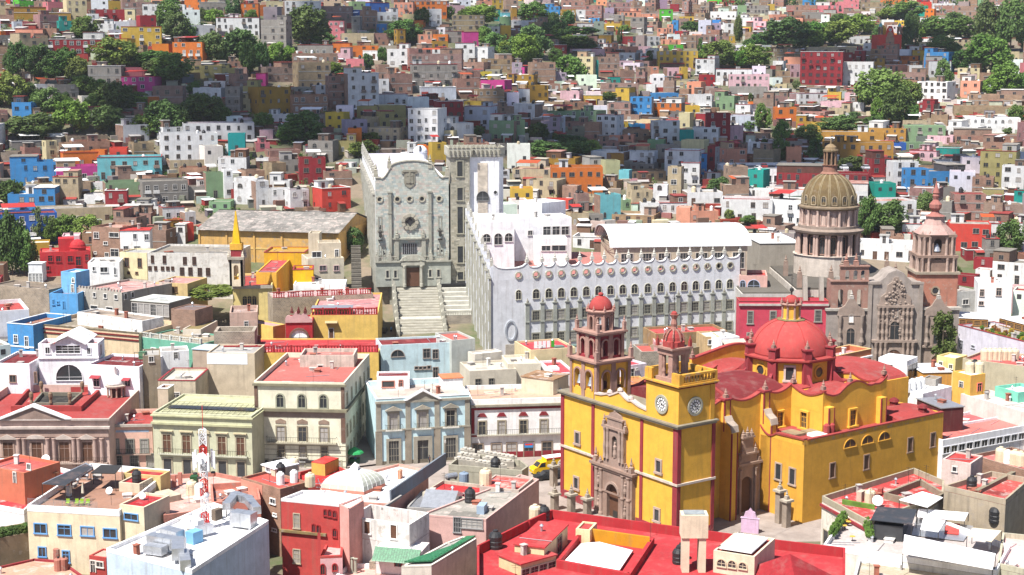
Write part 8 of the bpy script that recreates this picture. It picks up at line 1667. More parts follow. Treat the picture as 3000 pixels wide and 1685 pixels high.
def house(P,w,h,phi,code,opt='',r=None,roof=None,d=None,name='hillside_house'):
 """P = middle of the front at ground level, phi = turn of the front from facing the camera"""
 r=r or rnd;cn,hxv,kk=PAL[code];sh=r.uniform(.9,1.08);cc=tuple(min(.76,(v*.96+.04*sum(hx(hxv,kk))/3)*sh*.9) for v in hx(hxv,kk)) if code!='b' else tuple(r.uniform(.85,1.25)*v for v in (1.0,1.0,1.0))
 base=math.atan2(P[0],P[1]);rz=-base+phi
 d=d or max(4.0,min(11.0,w*r.uniform(.7,1.05)))
 e=np.array([math.cos(rz),math.sin(rz)]);n=np.array([-e[1],e[0]])
 drop=1.0+max(0,max(P[2]-tz(*(P[:2]+e*s_*w/2)) for s_ in (-1,1)))
 L0=(P[0]-e[0]*w/2,P[1]-e[1]*w/2,P[2]-drop);H=h+drop
 rf=roof if roof is not None else r.choice([0,0,1,1,1,2,2,3,3,4]) if 'm' not in opt else 0
 rn,rh,rk,rm=ROOFS[rf]
 ns=max(1,int(round(h/3.0)));fh=h/ns
 kn=('apartment_block','apartment block') if ns>=3 and code!='b' else ('brick_house','brick house') if code=='b' else ('hillside_house','house')
 KC[kn[0]]=KC.get(kn[0],0)+1
 root=thing(kn[0],'',kn[1],L0,rz)
 wm='brick' if code=='b' else ('plaster_old' if (code in 'geq' and r.random()<.6) or 'x' in opt else 'plaster')
 par=r.choice([.3,.5,.7,.9])
 shell(w,d,H,par,.2).build('wall',wm,root,cc)
 MB().box(.2,w-.2,.2,d-.2,H-par-.15,H-par+.001).build('roof',rm,root,tuple(v*kf_ for kf_ in [r.uniform(.8,1.1)] for v in hx(rh,rk)))
 feats=[]
 side='R' if P[0]/P[1]<-math.tan(-phi)*0+0 and phi<-.02 or phi<-.05 else 'L'
 side='L' if phi<0 else 'R'
 side='R' if phi<0 else 'L'
 xs=w if side=='R' else 0
 if code not in 'bg' and r.random()<.38 and 's' not in opt:
  MB().box(w+.003,w+.05,.05,d,0,H-.2).build('side_wall','brick' if r.random()<.7 else 'block',root,(1,1,1)) if side=='R' else MB().box(-.05,-.003,.05,d,0,H-.2).build('side_wall','brick',root,(1,1,1))
 if r.random()<.3 and code!='b' or 't' in opt:
  ec=hx('b04040',.75) if code not in 'rR' and r.random()<.5 else (.74,.73,.71);m=MB()
  m.box(-.1,w+.1,-.12,.2,H+.003,H+.14).box(-.1,.2,.2,d,H+.003,H+.14).box(w-.2,w+.1,.2,d,H+.003,H+.14)
  m.build('coping','plaster',root,ec,kind='one')
 if code in 'bg' and ns>1:
  for k in range(1,ns):MB().box(-.02,w+.02,-.05,0,drop+k*fh-.12,drop+k*fh+.12).build('floor_band','concrete',root,CONC)
 fc=r.choice(WCOL) or tuple(v*.85 for v in (cc if code!='b' else (.3,.22,.18)));nw=0;ww=r.uniform(.9,1.35);wh=r.uniform(1.05,1.45);nc=max(1,int(w/r.uniform(2.3,3.3)));wst='arch' if 'a' in opt or r.random()<.05 else 'rect'
 if 'n' not in opt:
  for k in range(ns):
   for i in range(nc):
    if r.random()<(.12 if 'f' in opt else .3 if code!='b' else .42): continue
    x=(i+.5)*w/nc+r.uniform(-.2,.2);z=drop+k*fh+.95;pane='glass' if r.random()<.75 else 'curtain'
    if x-ww/2<.25 or x+ww/2>w-.25:x=min(max(x,ww/2+.3),w-ww/2-.3)
    q=r.random()
    if k==0 and q<.35:window(root,x,0,drop+.02,1.0,2.1,'F','door',fc, False,fr=.08,pr=.07,pane='wood' if r.random()<.5 else 'glass')
    elif k>0 and q<.18 and w>4:
     window(root,x,0,z-.9,1.1,2.1,'F','door',fc, False,fr=.08,pr=.07,pane=pane,name='window');MB().box(x-.9,x+.9,-.8,0,z-1.05,z-.92).box(x-.9,x+.9,-.8,-.76,z-.92,z-.05).build('balcony','concrete',root,fc,kind='one')
    else:window(root,x,0,z+r.uniform(-.15,.2),ww*r.choice([1,1,.8,.6,1.25]),min(wh,fh-1.25) if fh>2.4 else .8,'F',wst,fc, False,fr=.08,pr=.07,pane=pane)
    nw+=1
  for k in range(ns):
   for i in range(max(1,int(d/3.6))):
    if r.random()<.5:window(root,xs,(i+.5)*d/max(1,int(d/3.6)),drop+k*fh+1.0,.9,1.1,side,'rect',fc, False,fr=.08,pr=.07)
 if w>5.5 and r.random()<.34 and 'p' not in opt:
  a=w*r.uniform(.35,.6);x0=r.choice([0.0,w-a]);hu=r.uniform(2.3,2.9);y0=r.choice([.0,0.0,1.5]);c2=cc if r.random()<.6 else r.choice([(.6,.58,.55),(.34,.33,.31),hx('c8a888',.7)])
  uw_=MB().box(x0+.02,x0+a-.02,y0+.02,d-.5,H-par-.02,H-par+hu).build('upper_wing','brick' if code=='b' or r.random()<.3 else wm,root,c2 if code!='b' else (1,1,1));MB().box(x0-.12,x0+a+.12,y0-.15,d-.3,H-par+hu+.003,H-par+hu+.16).build('wing_roof',rm,uw_,hx(rh,rk))
  window(root,x0+a/2,y0+.02,H-par+.8,min(1.1,a*.4),1.1,'F','rect',fc, False,fr=.08,pr=.07);feats.append('upper room')
 if r.random()<.25 and w>4:
  a=r.uniform(1.6,w*.6);x0=r.uniform(0,w-a);c2=r.choice([(.6,.58,.55),hx('c8a888',.7),(.34,.33,.31),(.7,.69,.67)]);lt_=MB().box(x0,x0+a,-1.6,-.003,0,drop+2.0).build('lean_to','brick' if r.random()<.5 else 'plaster_old',root,c2)
  MB().add([(x0-.15,-1.85,drop+2.02),(x0+a+.15,-1.85,drop+2.02),(x0+a+.15,0,drop+2.45),(x0-.15,0,drop+2.45),(x0-.15,-1.85,drop+2.08),(x0+a+.15,-1.85,drop+2.08),(x0+a+.15,0,drop+2.51),(x0-.15,0,drop+2.51)],[(3,2,1,0),(4,5,6,7),(0,1,5,4),(1,2,6,5),(2,3,7,6),(3,0,4,7)]).build('lean_to_roof','paint',lt_,r.choice([hx('b04a44',.6),(.6,.6,.6),(.4,.38,.36)]))
 q=r.random()
 if (q<.3 and w>4.2 and 'p' not in opt) or 'r' in opt:
  a=r.uniform(2.2,min(3.6,w*.6));x0=r.uniform(.3,w-a-.3);hr=r.uniform(2.0,2.5);c2=cc if r.random()<.5 and code!='b' else tuple(r.uniform(.5,.7) for _ in range(1))*3
  rr_=MB().box(x0,x0+a,d-3.0,d-.3,H-par,H-par+hr).build('roof_room','brick' if r.random()<.4 else wm,root,c2 if code!='b' else (1,1,1));MB().box(x0-.2,x0+a+.2,d-3.3,d-.1,H-par+hr+.003,H-par+hr+.15).build('room_roof','concrete',rr_,CONC)
  feats.append('roof room');window(root,x0+a/2,d-3.0,H-par+.05,.8,1.9,'F','door',fc, False,fr=.08,pr=.07)
 elif q<.42 and w>4 or 'k' in opt:
  x0=r.uniform(0,w*.3);x1=x0+w*.55;c2=r.choice([hx('b83a34',.75),(.72,.73,.74),(.6,.6,.58),hx('c85c30',.7)])
  cp_=MB().add([(x0,.3,H+1.7),(x1,.3,H+1.7),(x1,d*.7,H+2.2),(x0,d*.7,H+2.2),(x0,.3,H+1.76),(x1,.3,H+1.76),(x1,d*.7,H+2.26),(x0,d*.7,H+2.26)],[(3,2,1,0),(4,5,6,7),(0,1,5,4),(1,2,6,5),(2,3,7,6),(3,0,4,7)])
  cp_.build('roof_canopy','paint',root,c2);feats.append('roof canopy')
  for xx in (x0+.1,x1-.1):MB().box(xx-.06,xx+.06,.4,.52,H-par,H+1.7).build('canopy_post','iron',root)
 if r.random()<.12 and ns>1:
  m=MB()
  for xx in (.15,w-.15):
   for yy in (.15,d-.15):m.bar((xx,yy,H),(xx+r.uniform(-.1,.1),yy,H+r.uniform(.8,1.4)),.03)
  m.build('rebar','iron',root)
 if r.random()<.35 or 'T' in opt:
  for _ in range(1 if r.random()<.7 else 2):TANKS.append((root,(r.uniform(.8,max(.9,w-.8)),r.uniform(d*.45,d-.8),H-par),r.choice('kkkcw')))
 HOUSES.append(dict(root=root,kn=kn[1],cn=cn,ns=ns,rn=rn,nw=nw,feats=feats,pos=P,w=w,h=h,brick=code=='b',roomy='roof room' in feats))
 ctr=np.array([L0[0],L0[1]])+e*w/2+n*d/2;LAND.append((ctr[0],ctr[1],w/2,d/2,rz))
 return root
TAB={
'11':"""0 60 150 160 e;195 25 425 70 N;485 25 680 135 p;680 5 880 215 c f;140 135 690 205 m n;885 105 1250 210 r;890 150 995 255 w;1080 20 1240 105 Y;1245 30 1560 150 b;1450 55 1850 200 w f;1860 0 2060 100 o;1260 100 1360 240 c;2020 30 2330 120 g;2430 50 2600 210 o;
140 225 235 300 l;230 230 360 300 p;160 300 430 385 k;430 290 570 370 b;600 220 730 350 t;980 245 1145 370 w;1100 310 1245 390 l;1240 280 1615 480 Y f;1035 400 1290 500 Y n;0 370 185 470 g;200 405 500 580 e;500 405 1025 560 r f;1730 440 2050 640 o f;1870 260 2180 430 w;2190 190 2600 370 w;2230 690 2400 800 x r;1870 680 2290 800 x f;
0 155 140 260 b;600 130 690 210 b;410 810 550 870 k;220 740 345 820 b;895 690 1220 870 g;1260 700 1540 800 p n;1220 780 1560 915 P;1545 880 1840 1090 b f;1480 980 1750 1090 o;370 870 550 970 w;550 860 800 1010 g;1940 900 2230 1010 w;2270 890 2420 1170 g f;2410 880 2600 1000 x;2410 1000 2600 1120 c;125 1060 325 1260 u;350 1165 520 1250 l;910 1165 1265 1240 w;1350 1115 1500 1230 b;1240 1270 1510 1440 w;1640 1300 1850 1440 w;1870 1255 2540 1440 w f;0 1300 80 1420 p;460 1370 690 1440 c;690 1400 1080 1440 b""",
'12':"""0 60 105 160 o;100 20 310 100 c;300 20 650 190 w f;655 70 960 190 b;935 105 1150 180 U;1140 35 1350 120 U f;1390 35 1580 170 k;1560 20 1910 170 o f;1740 100 1870 260 w;1905 60 2110 130 q;2250 15 2380 100 k;2370 0 2490 95 Y f;2380 100 2460 210 t;2470 130 2560 210 a;50 215 310 490 g f;730 225 890 400 p;960 180 1050 330 g;1085 120 1230 300 b;1230 130 1430 210 w;1550 210 1680 270 o;1240 250 1320 330 u;870 340 1180 430 e;1190 340 1380 430 b;1420 310 1510 480 m;1640 360 1770 490 k;1780 350 1930 420 o;1770 420 1935 500 m;1915 320 2090 430 g;2090 330 2240 470 P;1980 165 2290 320 b;
770 440 945 540 o;940 470 1230 580 o;1070 520 1230 600 w;430 460 765 560 g;380 545 810 720 b;770 540 950 620 q;900 600 1090 700 p;1320 500 1530 670 w f;1540 500 1780 700 b;1570 560 2060 800 b;1780 500 2190 610 w;2060 480 2340 630 w;2060 630 2300 720 b;2310 600 2576 720 b;
100 690 430 830 b;430 640 760 900 b;0 745 100 860 P;20 890 365 1160 m f;360 970 740 1150 b f;740 780 930 1080 b f;930 755 1240 1125 w f;1240 810 1340 960 w;1340 760 1580 950 b;1580 665 2020 890 g f;1670 890 2010 1000 l;1240 960 1525 1070 w;2020 810 2250 990 b;2250 820 2510 930 P;2230 910 2500 1060 b;2520 750 2600 860 m;600 870 740 1010 w;
1010 1080 1230 1190 x;1230 1065 1510 1180 x;1655 1010 1840 1100 r;1840 1030 2090 1290 r;2090 1030 2270 1090 Y;2090 1090 2370 1290 l f;2370 1050 2490 1180 w;2450 1080 2600 1230 b;1520 1110 1840 1440 w f;1940 1250 2200 1420 w;2340 1220 2600 1420 n f;1090 1180 1250 1300 e;1250 1200 1510 1310 x;1130 1300 1450 1440 e f;100 1170 390 1270 w;400 1160 770 1260 g;215 1280 325 1370 q;40 1315 170 1440 q;520 1370 830 1440 b;1850 1330 1990 1440 c""",
'13':"""0 90 50 210 m;0 210 270 300 w;130 140 260 240 o;330 70 480 160 u;500 10 730 130 b f;500 100 640 200 m;640 105 740 210 w;730 60 900 210 b;965 30 1190 130 b;965 40 1110 95 w;1085 120 1300 170 k;1320 140 1480 220 k;1480 100 1620 210 N f;1700 170 1830 220 Y;770 185 880 230 u;980 160 1120 240 g;940 240 1090 310 Y;1100 215 1190 300 m;1190 180 1330 330 g;1330 220 1470 310 b;1610 210 1670 330 u;1560 250 1620 330 k;1460 290 1560 390 k;1680 190 1780 260 b;1960 0 2110 50 N;2140 0 2260 60 r;2000 120 2250 190 w;2360 60 2576 140 g;2300 180 2440 260 w;2030 250 2130 330 w;2140 240 2230 340 w;2420 220 2560 330 q;2310 275 2400 330 Y;2450 310 2570 370 w;2440 370 2560 430 u;
160 230 320 380 b;650 240 850 300 w;590 355 750 420 w;750 370 860 480 b;870 360 1000 430 m;860 440 1010 490 w;1050 370 1220 440 r;1320 370 1490 470 w f;1100 475 1270 555 k;1270 470 1390 540 q;1060 540 1240 610 w;1290 540 1460 640 w;1475 525 1860 690 Y f;1840 600 2040 780 w f;640 580 820 790 c;790 620 870 800 t f;870 580 1080 770 b;590 500 920 560 q n;320 400 480 500 b;400 460 550 530 r;920 480 1050 540 k;1550 460 1730 500 N;1900 455 2000 510 N;2050 380 2120 430 P;2170 370 2250 430 Y;1500 400 1750 450 k;
2060 710 2400 870 w;2190 760 2576 900 q f;2200 880 2560 1000 g;200 640 440 840 b;0 760 220 880 m;0 640 100 760 v;400 740 550 850 v;40 680 130 760 P;550 820 660 900 b;900 850 1260 980 b;980 780 1090 860 t;890 820 980 860 t;1080 720 1240 860 b;1240 730 1340 840 b;1390 680 1480 780 k;1560 690 1800 770 q;1720 680 1760 790 Y;1560 780 1710 830 u;1560 820 1760 880 c;1740 890 1850 920 t;1350 860 1440 940 w;
480 920 680 1010 q;740 970 910 1060 Y;1190 990 1400 1190 u f;1440 950 1680 1030 u;1410 1050 1700 1180 o f;920 960 1190 990 Y n;60 900 180 1040 w;180 870 370 1070 m;1680 900 1780 1010 b;1770 960 1850 1060 w;1850 960 2010 1110 w;2030 970 2240 1100 n;1880 1030 2010 1100 w;0 1060 240 1200 w;320 1030 510 1120 b;510 1040 780 1100 b;340 1130 620 1210 n;560 1120 860 1260 n f;970 1050 1190 1180 b;1960 1150 2190 1440 r f;1840 1150 2000 1280 r;2180 1170 2470 1310 l;2240 1060 2400 1180 w;0 1220 130 1440 n;290 1230 480 1380 v;480 1190 520 1360 l;840 1170 1060 1400 w f;730 1240 880 1420 b;1410 1230 1680 1440 w f;1810 1290 2080 1440 w f;1110 1310 1390 1410 b;980 1370 1220 1440 k;2180 1280 2330 1440 q;2370 1360 2576 1440 b""",
'14':"""10 45 70 120 Y;490 60 790 130 p;180 60 280 150 b;270 60 480 170 b;560 20 900 80 p;1140 0 1390 45 o;940 30 1150 130 b;790 120 940 180 b;380 130 560 190 g;100 210 230 290 w;40 150 190 210 k;1060 150 1260 190 g;1660 40 1870 130 w;1690 60 1910 150 b;1540 180 1790 230 w;1910 70 2200 220 b;2200 20 2576 90 b;
840 370 1030 440 w;960 440 1080 510 w;90 500 330 590 b;410 480 870 550 e;150 580 330 660 k;45 620 155 700 w;90 720 220 830 b;215 660 330 780 q;330 535 730 860 r f;730 540 850 680 r;870 515 970 620 r;720 640 1040 870 w f;1040 630 1170 720 m;1520 385 1670 430 w;1520 430 1640 490 c;1850 430 2030 490 e;2380 530 2520 660 c;2330 600 2420 700 c;1560 540 1810 770 u f;1610 620 1840 770 w;1450 515 1580 610 Y;1290 610 1530 660 o;1160 660 1420 720 k;1000 720 1240 760 w;1420 660 1550 740 w;
1490 830 1800 1020 w f;1880 620 2060 700 e;1910 690 2120 790 c;1930 820 2130 980 k f;2130 830 2290 960 l;2160 740 2290 830 b;1250 740 1570 830 b;30 900 210 960 w;210 950 300 1060 b;300 950 600 1080 w;520 1030 780 1140 q;770 940 910 1060 q;600 930 730 1010 Y;0 1030 90 1130 b;70 1090 280 1260 o;610 1100 820 1180 e;280 1130 580 1200 b;820 1030 960 1110 w;280 1230 450 1320 m;440 1240 600 1330 Y a;1240 820 1490 880 b;
1410 1055 1660 1180 r;1640 1160 1800 1270 b;1900 1010 2130 1080 w;1900 1080 2576 1170 b n;2040 960 2576 1080 b;1360 1220 1590 1310 e;2000 1200 2510 1340 w a;1790 1280 2110 1390 w a;1380 1280 1770 1430 n f;1010 1300 1380 1430 y a;550 1340 1140 1443 y f;1600 1370 1860 1443 q;1900 1370 2576 1443 b;1440 1180 1600 1230 b""",
'21':"""130 0 470 90 g;470 0 590 240 c;590 0 740 110 b;740 0 1100 120 b;130 200 600 420 u;650 120 1000 260 o;920 90 1060 230 o;590 260 1005 400 P;1010 150 1610 365 a f;1640 -80 2180 190 w f;2200 160 2480 330 w;1720 190 2060 290 e;1810 260 2080 370 b;1190 300 1480 400 b;1080 400 1450 610 n;1450 390 1890 620 g f;2080 310 2260 560 n;2260 290 2350 560 w;2350 370 2600 620 w x;300 415 545 600 e;545 360 795 640 e;795 400 920 520 b;915 410 1070 500 w n;850 540 1070 640 w n;1070 500 1280 720 r;1890 440 2080 560 g;
95 530 555 740 u;0 740 565 1060 U;415 660 1110 810 e f;1280 650 1440 730 w;1380 660 1620 760 w;1640 670 1860 800 w;1690 790 1850 890 y;1860 700 1980 830 w;1850 830 1960 1000 R;1240 730 1520 860 b;1640 900 1870 1010 w x""",
'22':"""0 0 140 80 p;140 80 450 160 b;520 0 780 200 g;830 0 1000 130 x;1170 80 1530 160 b;1530 0 1600 160 w;1770 0 1920 180 Y;130 160 250 290 b;250 170 450 300 g;447 165 700 430 r f;700 300 970 450 b;0 160 130 250 w;140 380 340 480 w;0 400 140 665 w x;145 485 345 665 w f;340 480 545 670 w a;540 460 650 650 x;655 480 970 700 R f;800 240 970 290 w;2450 20 2576 150 g;2450 290 2560 440 w""",
'23':"""0 90 130 180 g;340 155 640 260 m;780 90 1130 210 w;990 110 1130 290 y n;0 280 400 440 e;400 260 900 500 o f;640 240 910 330 y;130 380 460 550 e f;500 450 660 600 b;650 520 780 690 b;880 540 1100 800 a a;780 560 1100 640 e;830 380 1060 460 b;1070 280 1180 420 a;1180 290 1560 380 b;1180 210 1430 300 g;1180 90 1430 250 w;1530 80 1880 330 w f;1190 380 1380 450 q;1110 590 1200 690 n;1200 480 1420 680 e f;1420 430 1560 600 w a;1560 260 1700 560 e f;1700 210 1880 440 w f;1760 510 2120 640 w f;2120 590 2600 810 w f;1650 670 1790 820 k;1480 620 1760 720 w;1000 740 1430 830 b f;580 710 780 850 e;780 740 920 850 g;300 580 570 720 R n;1790 700 2080 820 k;2150 70 2370 240 k;2370 0 2500 160 w f;2370 470 2600 560 w;1960 310 2100 380 w;2100 290 2230 390 e;1880 120 1960 330 u;1960 40 2040 300 r;2040 0 2150 80 r;1300 620 1480 740 w;610 950 1000 1060 w""",
'24':"""110 320 970 500 r f;0 480 960 600 w;0 590 360 840 w f;540 0 740 160 y f;740 0 1240 190 y f;1250 0 1390 105 U;1390 0 1580 80 n;975 130 1060 360 e;1030 170 1250 410 r f;1250 200 1510 460 w f;1390 280 1610 540 u f;1600 290 1990 430 u f;1690 190 2010 290 w;1410 80 1700 170 q a;1690 60 1920 180 t;1900 30 2130 120 b;2150 0 2460 110 b;2130 100 2470 470 x f;2470 90 2576 240 l;2350 240 2560 520 w f;1420 470 1710 640 b;1710 460 1880 560 g;1870 520 2180 780 b f;2170 470 2360 600 x;2160 610 2350 820 b f;2470 490 2576 650 t;2350 640 2560 820 b;1070 600 1500 820 w f;1350 830 1540 960 w f;1830 820 2220 1080 R;1720 600 1840 820 g;2100 830 2330 1000 w;2210 860 2576 900 w;1930 940 2100 1060 e;2180 980 2320 1200 g;2070 1190 2250 1290 r;2250 1220 2576 1430 w;2080 1300 2230 1420 w;1990 1120 2180 1190 r;1880 1370 2080 1443 r;2320 1020 2410 1180 q;900 1020 1480 1180 w f"""}
MIDROWS=('21','22','23','24')
ENT=[]
for rg in TAB:
 for s_ in TAB[rg].replace('\n','').split(';'):
  t_=s_.split()
  if len(t_)>=5:
   u0,v0=px(rg,float(t_[0]),float(t_[1]));u1,v1=px(rg,float(t_[2]),float(t_[3]));ENT.append((u0,v0,u1,v1,t_[4],''.join(t_[5:])))
for e_ in ENT:mark(*e_[:4])
for e_ in ENT:
 u0,v0,u1,v1,c_,op=e_
 P=ground((u0+u1)/2,v1,300 if v1<640 else 330)
 sc_=(P[1]*cp-(P[2]-CAM_H)*sp)/FPX;W_=(u1-u0)*sc_*1.06;H_=max(2.5,(v1-v0)*sc_*1.03)
 ph=rnd.choice([-1,1])*R(rnd.uniform(4,24)) if W_<14 else R(rnd.uniform(-6,6))
 d_=max(4.0,min(10.0,W_*.8));w_=max(2.6,(W_-d_*abs(math.sin(ph))*.45)/math.cos(ph))
 house(P,w_,H_,ph,c_,op,d=d_)
NTAB=len(HOUSES)
TE=[]
for rg in TREES:
 for s_ in TREES[rg].split(';'):
  t_=s_.split();u0,v0=px(rg,float(t_[0]),float(t_[1]));u1,v1=px(rg,float(t_[2]),float(t_[3]));TE.append((u0,v0,u1,v1,t_[4]))
for i,(u0,v0,u1,v1,kd) in enumerate(TE):
 if v1<1000:P=ground((u0+u1)/2,v1,330 if v0>500 else 300)
 else:P=gy((u0+u1)/2,v1,318);
 if 860<v1<880 and u0>500 and u0<700:P=gy((u0+u1)/2,v1,352)
 k=(P[1]*cp-(P[2]-CAM_H)*sp)/FPX
 tree(P,(u1-u0)*k*1.22,max((v1-v0)*k*1.15,2.5),kd,i);mark(u0,v0,u1,v1)
 if (u1-u0)>50 and v0<420 and kd!='c':
  for s_ in (-1,1):
   if rnd.random()<.6:Q=np.array([P[0]+s_*(u1-u0)*k*rnd.uniform(.45,.65),P[1]+rnd.uniform(-2,5),0]);Q[2]=tz(Q[0],Q[1]);tree(Q,(u1-u0)*k*rnd.uniform(.5,.8),max((v1-v0)*k*rnd.uniform(.55,.85),2.2),rnd.choice([kd,'l','r']),i+s_);LAND.append((P[0],P[1],(u1-u0)*k*.35,(u1-u0)*k*.35,0))
   # ---------------------------------------------------------------- houses that fill the slopes between
mark(1010,440,1470,900);mark(1430,740,2170,1000);mark(2330,560,2530,780);mark(560,600,1010,740);mark(1500,640,2230,760)
ROADS=[[(2050,560),(2075,500),(2120,440)],[(2770,350),(2790,290),(2800,220)]]
for rd in ROADS:
 for u_,v_ in rd:mark(u_-12,v_-30,u_+12,v_+30)
FILL=[]
def fill_pass(step,dens,tmax):
 Y=385.0
 while Y<1180:
  x=-0.36*Y
  while x<0.36*Y:
   xx,yy=x+rnd.uniform(-3,3),Y+rnd.uniform(-4,4);x+=step*rnd.uniform(.8,1.25)
   w=rnd.uniform(4.2,8);h=rnd.choice([2.8,3.0,3.2,5.6,6.0,6.2,6.4,8.6]);z=tz(xx,yy);u,v=pix((xx,yy,z));k=FPX/yy
   if u<-60 or u>3060 or v<-40: continue
   b=(u-w*k/2,v-h*k,u+w*k/2,v)
   if v>760 or hits(xx,yy+3,3.6): continue
   if cover(*b)>tmax: continue
   LAND.append((xx,yy+3.5,w/2-.6,3.4,0));FILL.append((w*h*k*k*(1-cover(*b)),(xx,yy,z),w,h))
   mark(b[0]+5,b[1]+8,b[2]-5,b[3]-5)
  Y+=step*.8
fill_pass(7.5,1,.42);fill_pass(5.5,1,.66);fill_pass(5.0,1,.75)
for sgn in (-1,1): # the town goes on beyond both sides of the picture
 Y=200.0
 while Y<760:
  for a_ in np.arange(.345,.45,9.0/Y):
   xx,yy=sgn*a_*Y+rnd.uniform(-1.5,1.5),Y+rnd.uniform(-2,2)
   if not hits(xx,yy+3,3.8):LAND.append((xx,yy+3.5,3.6,3.4,0));FILL.append((0,(xx,yy,tz(xx,yy)),rnd.uniform(6,8.5),rnd.choice([3.2,6.0,6.4,8.8])))
  Y+=9.0
FILL.sort(key=lambda t:-t[0]);SM=MB();NST=0
for ar,P,w,h in FILL:
 q=rnd.random();c_='b' if q<.38 else 'g' if q<.48 else 'w' if q<.70 else rnd.choice('ceekpqylYuontwvkoRr')
 key='brick_house' if c_=='b' else 'hillside_house'
 if KC.get(key,0)<296 and ar>160:house(np.array(P),w,h,rnd.choice([-1,1])*R(rnd.uniform(3,24)),c_,'T' if rnd.random()<.3 else '',d=7.0)
 else:
  NST+=1
  an=-math.atan2(P[0],P[1])+R(rnd.uniform(-20,20));cc=hx('96705c',.72) if c_=='b' else hx(PAL[c_][1],PAL[c_][2]);d=6.5
  m=MB();m.col=tuple(v*rnd.uniform(.85,1.1) for v in cc);shell(w,d,h,.5,.2,-2.0,m);rn,rh,rk,rm=rnd.choice(ROOFS);m.col=hx(rh,rk);m.box(.2,w-.2,.2,d-.2,h-.7,h-.5)
  m.col=(.05,.05,.055)
  for kf in range(max(1,int(h/2.9))):
   for i in range(max(1,int(w/2.7))):
    if rnd.random()<.65:xw=(i+.5)*w/max(1,int(w/2.7));zz=kf*2.95+.95;m.box(xw-.5,xw+.5,-.04,0,zz,zz+1.1)
  if rnd.random()<.4:m.col=rnd.choice([(.03,.03,.03),hx('d8c8a8',.7),(.7,.7,.7)]);m.lathe([(.5,0),(.5,1.0),(.2,1.25)],7,w*.5,d*.6,0,h-.5)
  c,s_=math.cos(an),math.sin(an);ox,oy=P[0]-c*w/2,P[1]-s_*w/2;o=len(SM.v)
  SM.v.extend([(ox+v[0]*c-v[1]*s_,oy+v[0]*s_+v[1]*c,P[2]+v[2]) for v in m.v]);SM.f.extend([tuple(i+o for i in f) for f in m.f]);SM.mi.extend(m.mi);SM.c.extend(m.c)
if SM.v:tag(SM.build('far_houses','plaster_attr',kind='one'),'small crowded houses of brick and pale plaster high on the far slope','houses', None,'stuff')
print('KC',KC,'fill',len(FILL),'stuff',NST,'table',NTAB)
# low walls, sheds and sheet roofs crowded between the houses
CM=MB();nclt=0;CPAL=[hx('a07c68',.75),hx('8f7260',.7),hx('b5aca0',.62),hx('cfcac0',.7),hx('7a5a4c',.7),hx('b0483f',.6),hx('d8d2c4',.74),hx('8a8a88',.6)]
for _ in range(5200):
 Y=rnd.uniform(385,1050) if rnd.random()<.5 else rnd.uniform(385,640);X=rnd.uniform(-.35,.35)*Y
 if hits(X,Y,.3): continue
 Z=tz(X,Y);u,v=pix((X,Y,Z))
 if v>700: continue
 w,d,h=rnd.uniform(1.5,5),rnd.uniform(.3,3.5),rnd.choice([.9,1.2,1.6,2.2,2.5]);an=-math.atan2(X,Y)+R(rnd.uniform(-35,35));m=MB();m.col=tuple(v_*rnd.uniform(.8,1.1) for v_ in rnd.choice(CPAL));m.box(-w/2,w/2,0,d,-2.0,h)
 if d>1.5 and rnd.random()<.6:m.col=rnd.choice([hx('b04a44',.6),(.68,.68,.69),(.4,.39,.38),hx('c8c0b0',.7)]);m.add([(-w/2-.2,-.3,h+.02),(w/2+.2,-.3,h+.02),(w/2+.2,d+.2,h+.35),(-w/2-.2,d+.2,h+.35)],[(0,1,2,3)])
 c,s_=math.cos(an),math.sin(an);o=len(CM.v);CM.v.extend([(X+q[0]*c-q[1]*s_,Y+q[0]*s_+q[1]*c,Z+q[2]) for q in m.v]);CM.f.extend([tuple(i+o for i in f) for f in m.f]);CM.mi.extend(m.mi);CM.c.extend(m.c);nclt+=1
tag(CM.build('yard_walls_and_sheds','plaster_attr',kind='one'),'low brick walls, sheds and sheet roofs crowding the gaps between hillside houses','sheds', None,'stuff')
# scrub on the bare slopes
WV=[];WF=[];npr=np.random.RandomState(8)
for i in range(900):
 Y=rnd.uniform(390,760);X=rnd.uniform(-.35,-.12)*Y if rnd.random()<.6 else rnd.uniform(-.35,.35)*Y
 if hits(X,Y,.2): continue
 Z=tz(X,Y);s0=rnd.uniform(.6,1.7)
 for k in range(34):
  d_=npr.normal(size=3);d_/=np.linalg.norm(d_);p=np.array([X,Y,Z+s0*.5])+d_*s0*npr.uniform(.5,1.05);a=npr.normal(size=3);a/=np.linalg.norm(a);b=np.cross(a,d_);b/=np.linalg.norm(b)+1e-6;s_=npr.uniform(.16,.32);o=len(WV)
  WV+=[tuple(p-a*s_),tuple(p+b*s_),tuple(p+a*s_),tuple(p-b*s_)];WF.append((o,o+1,o+2,o+3))
wm_=MB();wm_.add(WV,WF);tag(wm_.build('slope_scrub','leaf',kind='one',c=(.9,1.0,.8)),'green scrub and weeds on bare patches of the slope','scrub', None,'stuff')
